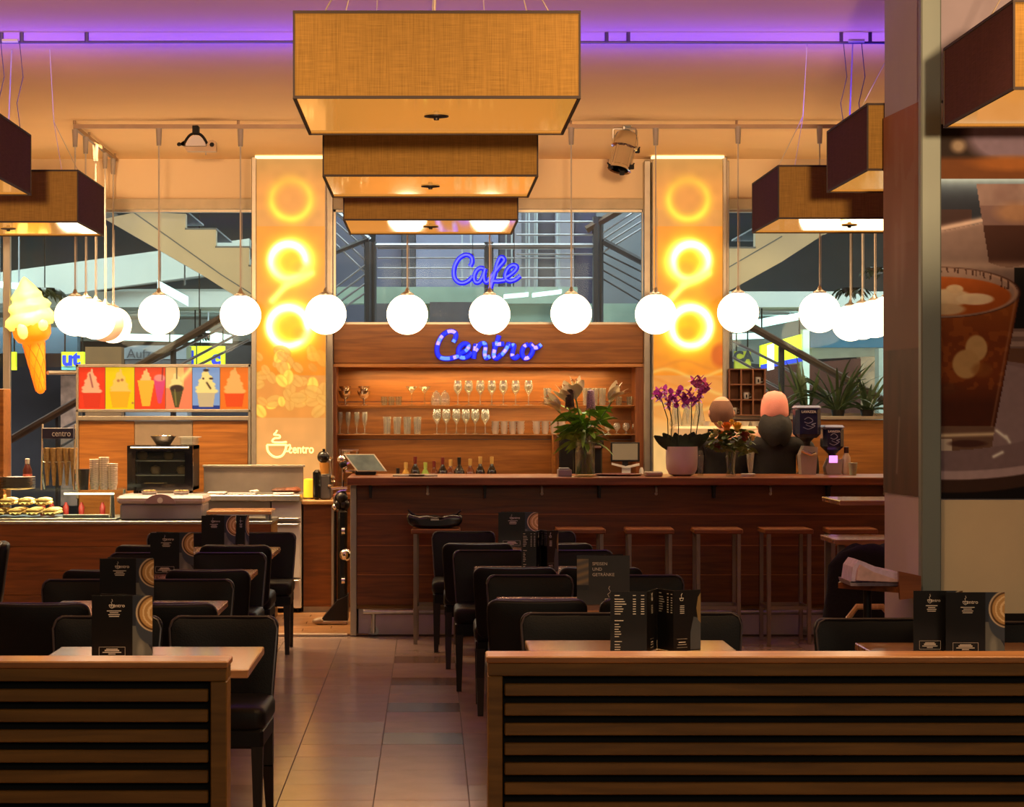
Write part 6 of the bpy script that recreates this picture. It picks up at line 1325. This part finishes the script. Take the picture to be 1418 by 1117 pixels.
b = MB(); b.prism([(q(90, 0).x, .045), (q(255, 0).x, .045), (q(255, 0).x, .24), (q(190, 0).x, .20), (q(110, 0).x, .08)], 16.85, 17.15); b.obj('base', M_DARKM, t, smooth=False)
b = MB(); b.box(q(60, 0).x, q(255, 0).x, 16.84, 17.16, .014, .045, .008); b.ball((q(75, 0).x, 16.86, .04), (.05, .03, .026), 10); b.obj('foot', mat('beige_feet', (170, 150, 126), .5), t)
# blender on the side unit
t = thing('juice_press', 'dark citrus press with an amber cup and chrome tap on the side unit', 'juicer', (X(452, 17.95), 18.0, .941)); q = lambda a, c, d=17.95: W(425+a/4.467, 600+c/4.467, d)
b = MB(); b.ball(q(102, 145), (.052, .05, .052), 16); b.cyl(q(105, 95), q(105, 120), .012); b.obj('head', mat('black_gloss2', (16, 14, 14), .25, coat=.3), t)
b = MB(); b.cyl(q(110, 180), q(110, 248), .045, .035, 16); b.obj('amber_cup', mat('amber_plastic', (190, 130, 60), .3, emit=(200, 120, 40), es=.15), t)
b = MB(); b.box(q(38, 0).x, q(85, 0).x, 17.9, 18.1, .941, q(0, 225).z, .02); b.box(q(80, 0).x, q(150, 0).x, 17.92, 18.12, .941, q(0, 255).z, .012, 1); b.obj('body', [mat('black_gloss2', (16, 14, 14)), mat('slate_body', (84, 80, 78), .4)], t)
b = MB(); b.tube([q(145, 150, 17.93), q(150, 230, 17.93), q(158, 300, 17.93)], .012, 8); [b.ball(q(a, c, 17.92), .02, 8) for a, c in ((148, 158), (158, 272), (140, 325), (160, 300))]; b.obj('tap', M_CHROME, t)
# niche appliances
t = thing('coffee_machine', 'tall black coffee machine behind the lily vase', 'coffee machine', (X(803, 18.3), 18.45, .976)); d = 18.3
b = MB(); b.box(X(774, d), X(795, d), d, d+.35, .976, Z(603, d), .01); b.box(X(795, d), X(836, d), d+.15, d+.35, .976, Z(603, d), .01); b.box(X(795, d), X(836, d), d, d+.2, .976, 1.02, .01); b.box(X(795, d), X(836, d), d-.02, d+.2, Z(622, d), Z(603, d), .02); b.obj('body', mat('black_gloss2', (16, 14, 14)), t)
b = MB(); b.box(X(818, d), X(832, d), d-.03, d, Z(620, d), Z(617, d), .003); b.cyl((X(815, d), d+.05, Z(622, d)), (X(815, d), d+.05, Z(628, d)), .02); b.obj('spout', M_CHROME, t)
b = MB(); b.box(X(808, d-.05), X(824, d-.05), d+.02, d+.14, Z(602, d)+0, Z(602, d)+.10, .004); tag(b.obj('plastic_jug', M_GLS2), 'clear jug on top of the black coffee machine behind the lilies', 'jug')
t = thing('monitor', 'small grey till monitor right of the lilies', 'monitor', (X(866, 18.3), 18.4, .976)); b = MB(); b.box(X(846, d), X(886, d), d, d+.04, Z(639, d), Z(612, d), .004); b.obj('casing', M_DARKM, t)
b = MB(); b.box(X(848, d), X(883, d), d-.004, d, Z(636.5, d), Z(614, d)); b.obj('display', mat('grey_display2', (124, 116, 96), .3, var=.05, emit=(140, 130, 110), es=.12), t); b = MB(); b.box(X(862, d), X(870, d), d+.01, d+.03, .99, Z(639, d)); b.box(X(856, d), X(876, d), d-.04, d+.1, .976, .99, .004); b.obj('stand', M_DARKM, t)
b = MB(); b.prism([(X(846, d), Z(640, d)), (X(866, d), Z(645, d)), (X(884, d), Z(641, d)), (X(884, d), Z(644, d)), (X(866, d), Z(648, d)), (X(846, d), Z(643, d))], d-.10, d-.05); b.box(X(860, d), X(872, d), d-.09, d-.06, .976, Z(646, d)); tag(b.obj('leaflet_stand', M_WHITE, smooth=False), 'white leaflet on a little stand under the grey monitor', 'leaflet')
for k, py in enumerate((0, 1)):
    b = MB(); x = X(889, 18.3); b.lathe((x, 18.35, .976), [(.02, 0), (.024, .10), (.012, .12), (1e-6, .122)] if k else [(.022, 0), (.02, .19), (.01, .22), (1e-6, .222)], 12); 
    if k: b.v = [v+Vector((-.055, -.06, 0)) for v in b.v]
    tag(b.obj('bottle', M_WHITE), ('tall' if not k else 'short')+' white plastic bottle right of the grey monitor', 'bottle')
# ------------------------------------------------------------ coffee station right
b = MB(); b.box(X(905, 18), 4.15, 17.9, 18.5, .90, .935, .004); b.box(X(905, 18), 4.15, 17.95, 18.5, 0.02, .90, .004, 1); tag(b.obj('coffee_counter', [M_STEEL, M_BAR]), 'rear counter with the coffee machine behind the two people', 'counter')
t = thing('espresso_machine', 'pale espresso machine with cups on top behind the balding person', 'coffee machine', (X(985, 18), 18.1, .936)); d = 18.0
b = MB(); b.box(X(935, d), X(1050, d), d, d+.45, 1.02, Z(590, d), .02); b.box(X(940, d), X(1045, d), d+.02, d+.4, .936, 1.02, .01); b.obj('body', mat('ivory_machine', (226, 206, 170), .35, .1), t)
b = MB(); [b.box(X(x, d), X(x+8, d), d-.01, d, Z(600, d), Z(594, d), .002) for x in (980, 1025)]; b.obj('button', M_DARKM, t); b = MB(); [b.cyl((X(x, d), d-.06, Z(606, d)), (X(x, d), d+.02, Z(606, d)), .028, n=12) for x in (955, 1000, 1030)]; b.obj('group_head', M_CHROME, t)
jp = MB(); jp.lathe((0,0,0), [(.05, 0), (.055, .02), (.03, .15), (.034, .19), (.03, .19), (.026, .15), (1e-6, .01)], 16); j0 = jp.obj('glass_carafe', M_GLS2, origin=(0,0,0))
for k, (px, lab) in enumerate(((936, 'left glass carafe behind the orchid'), (952, 'middle glass carafe behind the orchid'), (968, 'right glass carafe behind the orchid'))): o = j0 if k == 0 else copy_tree(j0); o.location = (X(px, 18.2), 18.2, Z(590, 18)+.001); tag(o, lab, 'carafe', 'glass carafes behind the orchid')
for k, px in enumerate((978, 1026, 1032, 1040, 1046)): put_glass(cupw, px, Z(590, 18)+.001+(.025 if px == 1032 and 0 else 0), 18.1+.06*(k % 2), 'white cup on top of the espresso machine', 'cup', 'cups on the espresso machine')
def grinder(px, lab, y0, y1, ybase, w_, d, scr):
    t = thing('coffee_grinder', lab, 'coffee grinder', (X(px, d), d, ZB)); x = X(px, d); w = w_*d/F/2
    zt, zm = Z(y0, d), Z(y1, d)
    b = MB(); b.box(x-w, x+w, d-.09, d+.09, zm, zt, .03); b.obj('hopper', mat('navy_hopper', (26, 30, 66), .25, coat=.3), t, ang=60)
    b = MB(); b.box(x-w*1.04, x+w*1.04, d-.093, d+.093, zt-.03, zt+.004, .02); b.obj('lid', mat('hopper_rim', (130, 140, 176), .3), t)
    b = MB(); b.lathe((x, d, zm-.07), [(.028, 0), (.03, .04), (.06, .07)], 14); b.obj('neck', M_DARKM, t)
    b = MB(); b.prism([(x-.05, ZB), (x+.06, ZB), (x+.075, zm-.07), (x-.03, zm-.06), (x-.06, zm-.13)], d-.07, d+.07); b.obj('body', mat('grinder_body', (180, 170, 160), .3, .3), t, smooth=False)
    if scr: b = MB(); b.box(x-.035, x+.03, d-.075, d-.0705, ZB+.09, ZB+.145, .001); b.obj('screen', glow('violet_screen', (236, 160, 250), 1.2), t)
    else: b = MB(); b.tube([(x-.05, d-.08, zm-.10), (x+.02, d-.11, zm-.13), (x+.05, d-.09, zm-.12)], .015, 8); b.obj('portafilter_fork', M_CHROME, t)
    text('coffee', .030*w_/36, (x, d-.0945, zt-.045), M_WHITE, t, ext_=.001, bold=.001) if 0 else text('LAVAZZA', .026*w_/36, (x, d-.0945, zt-.045), M_WHITE, t, ext_=.001, bold=.0012)
    b = MB(); z = (zt+zm)/2-.01
    for pts in ([(-.03, .03), (.0, .045), (.03, .02), (.0, .0), (-.03, .01)], [(-.04, -.03), (.0, -.045), (.045, -.02), (.02, -.01), (.05, .0)], [(-.02, -.01), (.0, -.02), (.03, -.03)]): b.tube([(x+a*w/.09, d-.092, z+c_) for a, c_ in spline(pts, 4)], .003, 4)
    b.obj('cup_drawing', mat('pale_line', (150, 160, 190), .5), t)
grinder(1117, 'taller coffee grinder with a navy hopper beside the black jacket', 562, 606, 657, 35, 16.72, False)
grinder(1152, 'shorter coffee grinder with a navy hopper and a lit violet screen', 589, 623, 657, 29, 16.75, True)
# cup rack
DRK = 18.5; t = thing('cup_rack', 'brown wooden pigeonhole rack with a few white cups', 'rack', (X(1033, DRK), DRK, Z(575, 18.6)))
M_R = wood('rack_wood', (150, 96, 60), (180, 122, 78), .6, 2, 2); x0, x1, y0, y1 = 1010, 1059.5, 511, 575.5
b = MB(); b.pbox(x0, y0, x1, y1, DRK+.14, .012); b.obj('back_board', M_R, t)
for i in range(4): b = MB(); px = x0+i*(x1-x0)/3; b.pbox(px-1, y0, px+1, y1, DRK, .14); b.obj('upright_board', wood('rack_dark', (92, 54, 34), (120, 74, 46), .6, 2, 2), t)
for i in range(4): b = MB(); py = y0+i*(y1-y0-1)/3; b.pbox(x0, py-.8, x1, py+.8, DRK+.001, .138); b.obj('shelf_board', MATS['rack_dark'], t)
mg = MB(); mg.lathe((0,0,0), [(.022, 0), (.030, .055), (.031, .058), (.027, .058), (.02, .006), (1e-6, .006)], 16); mg.tube([(.027, 0, .045), (.048, 0, .042), (.046, 0, .018), (.024, 0, .015)], .004, 6); mg.box(-.006, .006, -.030, -.024, .012, .040, m=1); m0 = mg.obj('espresso_cup', [M_WHITE, M_DARKM], origin=(0,0,0))
hz = (y1-y0-1)/3
for k, (c_, r_, lab) in enumerate(((2, 0, 'white espresso cup in the top right hole of the rack'), (1, 1, 'white espresso cup in the centre hole of the rack'), (0, 2, 'white espresso cup in the bottom left hole, beside the bald head'))): o = m0 if k == 0 else copy_tree(m0); o.location = (X(x0+(c_+.5)*(x1-x0)/3, DRK), DRK+.07, Z(y0+(r_+1)*hz-.8, DRK)+.001); tag(o, lab, 'cup', 'cups in the pigeonhole rack')
# plants on the right
for (px, py, d, n_, ln, lab, dirx) in ((1118, 575, 18.75-.02, 16, .50, 'upright spiky green plant above the taller coffee grinder', 0), (1160, 577, 18.72, 40, .55, 'large arching spider plant under the stair handrail', .1), (1200, 578, 18.74, 22, .40, 'arching green plant at the pillar edge under the handrail', .0), (1085, 577, 18.7, 14, .35, 'small dark plant right of the pink beanie', 0)):
    d = 18.70; t = thing('potted_plant', lab, 'plant', (X(px, d), d, Z(576, 18.58))); z0 = Z(576, 18.58)
    b = MB()
    for k in range(n_): a = R.uniform(0, 6.28); blade(b, (X(px, d)+.03*math.cos(a), d+.02*math.sin(a), z0+.045), (math.cos(a)*.9+dirx, .35*math.sin(a)-.1, R.uniform(.5, 2.4)), ln*R.uniform(.6, 1.05), .014, R.uniform(.6, 2.0) if n_ != 16 else .3, 7, up=Vector((R.uniform(-.3, .3), R.choice((0, 1)), .7)))
    b.obj('foliage', mat('plant_leaf', (62, 84, 52), .45, var=.4, vscale=10), t)
    b = MB(); b.lathe((X(px, d), d-.02, z0), [(.05, 0), (.06, .05), (.062, .055), (.054, .055), (1e-6, .045)], 16); b.obj('pot', M_DARKM, t)
small('pink_flower', 'small pink flower tuft at the pillar edge above the bar', 'flower', 1228, 16.6, [(.02, 0), (.025, .07), (.022, .07), (1e-6, .06)], M_WHITE)
# ------------------------------------------------------------ people behind the bar
def skin(name, J, E, m, parent, root, sub=2, fn=None):
    me = bpy.data.meshes.new(name); names = list(J); ix = {n: i for i, n in enumerate(names)}
    me.from_pydata([tuple(J[n][0]) for n in names], [(ix[a], ix[b_]) for a, b_ in E], [])
    o = bpy.data.objects.new(name, me); COL.objects.link(o); md = o.modifiers.new('s', 'SKIN'); me.skin_vertices[0] if me.skin_vertices else None
    sv = me.skin_vertices[0].data
    for n in names: r = J[n][1]; sv[ix[n]].radius = r if isinstance(r, tuple) else (r, r)
    sv[ix[root]].use_root = True; md.use_smooth_shade = True; ms = o.modifiers.new('u', 'SUBSURF'); ms.levels = sub; ms.render_levels = sub
    m2 = bpy.data.meshes.new_from_object(o.evaluated_get(bpy.context.evaluated_depsgraph_get())); bpy.data.objects.remove(o)
    m2.materials.clear(); m2.materials.append(m); o0 = ORG[parent.name]
    for v in m2.vertices:
        p = v.co.copy(); p = fn(p) if fn else p; v.co = p-o0 if parent else p
    o = bpy.data.objects.new(name, m2); COL.objects.link(o); o.parent = parent
    return o
M_SKIN = mat('skin', (206, 150, 120), .55, var=.05); M_SKIN2 = mat('scalp', (190, 120, 90), .5, var=.06)
def person(px, d, H, lab, sh, turn, hood):
    x = X(px, d); t = thing('person', lab, 'person', (x, d, 0)); k = H/1.75
    def P(a, y, z): ca, sa = math.cos(turn), math.sin(turn); return Vector((x+(a*ca-y*sa)*k, d+(a*sa+y*ca)*k, z*k))
    # facing +y (away from the camera)
    J = {'pel': (P(0, 0, .95), (.15, .11)), 'wai': (P(0, .0, 1.10), (.14, .10)), 'che': (P(0, .0, 1.30), (.17, .12)), 'nb': (P(0, 0, 1.45), (.085, .075)), 'ne': (P(0, .01, 1.52), .056)}
    E = [('pel', 'wai'), ('wai', 'che'), ('che', 'nb'), ('nb', 'ne')]
    for s, n in ((-1, 'l'), (1, 'r')):
        J['sh'+n] = (P(s*sh, 0, 1.41), .062); J['el'+n] = (P(s*(sh+.06), .05, 1.14), .045); J['wr'+n] = (P(s*(sh-.02), .28, 1.06), .028); J['pa'+n] = (P(s*(sh-.035), .345, 1.055), (.036, .018))
        J['hip'+n] = (P(s*.09, 0, .88), .095); J['kn'+n] = (P(s*.10, .01, .50), .06); J['an'+n] = (P(s*.10, -.02, .09), .04); J['to'+n] = (P(s*.115, .15, .035), .034)
        E += [('nb', 'sh'+n), ('sh'+n, 'el'+n), ('el'+n, 'wr'+n), ('wr'+n, 'pa'+n), ('pel', 'hip'+n), ('hip'+n, 'kn'+n), ('kn'+n, 'an'+n), ('an'+n, 'to'+n)]
        for f_, (dx, ln) in enumerate(((-.027, .065), (-.009, .075), (.009, .07), (.026, .055))):
            J[f'f{n}{f_}a'] = (P(s*(sh-.035)+dx, .375, 1.052), .0095); J[f'f{n}{f_}b'] = (P(s*(sh-.035)+dx*1.1, .375+ln*.55, 1.045), .0085); J[f'f{n}{f_}c'] = (P(s*(sh-.035)+dx*1.1, .375+ln*.9, 1.022), .0075)
            E += [('pa'+n, f'f{n}{f_}a'), (f'f{n}{f_}a', f'f{n}{f_}b'), (f'f{n}{f_}b', f'f{n}{f_}c')]
        J['th'+n] = (P(s*(sh-.075), .33, 1.045), .011); J['tk'+n] = (P(s*(sh-.09), .365, 1.035), .009); E += [('wr'+n, 'th'+n), ('th'+n, 'tk'+n)]
    skin('body', J, E, M_SKIN, t, 'pel')
    hc = P(0, .03, 1.64)
    def hd(name, m, s0=1.0, zmin=None, parent=t):
        b = MB(); n, kk = 28, 20; v = []
        for i in range(kk+1):
            th = math.pi*i/kk
            for j in range(n):
                a = 2*math.pi*j/n; sx = math.sin(th)*math.cos(a); sy = math.sin(th)*math.sin(a); sz = -math.cos(th)
                rx, ry, rz = .094, .110, .128; 
                if sz < -.1: rx *= 1+.28*(sz+.1); ry *= 1+.22*(sz+.1)
                p = Vector((sx*rx, sy*ry+(.012*(-sz) if sy > 0 else 0), sz*rz))*s0
                if name == 'head' and sy > .6 and abs(sx) < .25: 
                    if -.35 < sz < .05: p.y += .018*(1-abs(sx)/.25)*(1-abs(sz+.22)/.3)
                    if .0 < sz < .14: p.y -= .006
                if zmin is not None: p.z = max(p.z, zmin)
                v.append(P(p.x, p.y+.03, p.z+1.64))
        f = [(i*n+j, i*n+(j+1)%n, (i+1)*n+(j+1)%n, (i+1)*n+j) for i in range(kk) for j in range(n)]
        b.add(v, f); return b
    h_ = hd('head', M_SKIN)
    for s in (-1, 1): h_.ball(P(s*.098, .025, 1.63), (.010, .017, .030), 10)
    ho = h_.obj('head', M_SKIN, t, ang=80)
    b = MB(); [b.ball(P(s*.034, .03+.104, 1.652), (.011, .008, .008), 10) for s in (-1, 1)]; ORG[ho.name] = ORG[t.name]; b.obj('eye', mat('eye_dark', (40, 30, 26), .2), ho)
    b = MB(); b.ball(P(0, .03+.094, 1.583), (.022, .008, .006), 10); b.obj('mouth', mat('lips', (170, 96, 84), .5), ho)
    jm = mat('black_jacket' if hood else 'dark_jumper', (22, 20, 18) if hood else (20, 17, 18), .85, bump=.3, bscale=30)
    grow = .044 if hood else .030
    Jj = {a: (c, tuple(q_+grow for q_ in (r if isinstance(r, tuple) else (r, r)))) for a, (c, r) in J.items() if a in ('pel', 'wai', 'che', 'nb', 'shl', 'shr', 'ell', 'elr', 'wrl', 'wrr')}
    Jj['pel'] = (P(0, 0, .86), (.19, .14))
    skin('jacket' if hood else 'jumper', Jj, [e for e in E if e[0] in Jj and e[1] in Jj], jm, t, 'wai')
    Jt = {a: (J[a][0], tuple(q_+.016 for q_ in (J[a][1] if isinstance(J[a][1], tuple) else (J[a][1],)*2))) for a in ('pel', 'hipl', 'hipr', 'knl', 'knr', 'anl', 'anr')}
    skin('trousers', Jt, [e for e in E if e[0] in Jt and e[1] in Jt], mat('dark_trousers', (26, 26, 32), .8), t, 'pel')
    for s in (-1, 1): b = MB(); c_ = P(s*.11, .07, .045); b.ball(c_, (.05, .14, .044), 14); b.obj('shoe', M_DARKM, t)
    if hood:
        b = MB(); n = 28; prof = [(.105, 1.575), (.115, 1.59), (.117, 1.62), (.114, 1.66), (.106, 1.71), (.088, 1.75), (.055, 1.775), (.001, 1.785)]; v = [P(r*math.cos(2*math.pi*j/n)*.93, .03+r*math.sin(2*math.pi*j/n)*1.1, z+.0*math.sin(j)) for r, z in prof for j in range(n)]
        b.add(v, [(i*n+j, i*n+(j+1)%n, (i+1)*n+(j+1)%n, (i+1)*n+j) for i in range(len(prof)-1) for j in range(n)]); b.obj('beanie', mat('pink_knit', (240, 156, 140), .9, bump=.4, bscale=160), t, ang=80)
        b = MB(); n = 30
        pr = [(.075, .03, 1.60, -.02), (.105, .05, 1.585, -.03), (.128, .07, 1.53, -.045), (.13, .075, 1.47, -.06), (.105, .065, 1.41, -.075), (.07, .04, 1.365, -.085)]
        v = [P(r*math.cos(2*math.pi*j/n)*(1+.03*math.sin(2*math.pi*j/n*3)), yo+ (ry+.03)*math.sin(2*math.pi*j/n), z-.03*math.sin(2*math.pi*j/n)*(-1 if 0 else 0)+.010*math.sin(2*math.pi*j/n*4)) for r, ry, z, yo in pr for j in range(n)]
        b.add(v, [((i+1)*n+j, (i+1)*n+(j+1)%n, i*n+(j+1)%n, i*n+j) for i in range(len(pr)-1) for j in range(n)]); b.obj('hood', jm, t, ang=80)
    else:
        b = MB(); n = 26; v = []; rows = [(-.62, 1.0), (-.4, 1.01), (-.1, 1.02), (.1, 1.02), (.3, 1.015), (.55, 1.005), (.72, .985)]
        for s_, g in rows:
            for j in range(n):
                a = math.pi+math.radians(-12)+(math.pi+math.radians(24))*j/(n-1); c_ = math.sqrt(1-s_*s_); v.append(P(c_*math.cos(a)*.094*g*1.02, .03+c_*math.sin(a)*.110*g*1.02, 1.64+s_*.128))
        b.add(v, [(i*n+j, i*n+j+1, (i+1)*n+j+1, (i+1)*n+j) for i in range(len(rows)-1) for j in range(n-1)]); b.obj('hair', mat('short_grey_hair', (116, 82, 66), .9, bump=.4, bscale=200), t, ang=80)
    return t
person(1000, 17.5, 1.775, 'balding person in a dark jumper behind the bar, back turned, beside the pink beanie', .155, .1, False)
person(1073, 17.12, 1.80, 'person in a pink beanie and black hooded jacket behind the bar, back turned', .215, -.08, True)
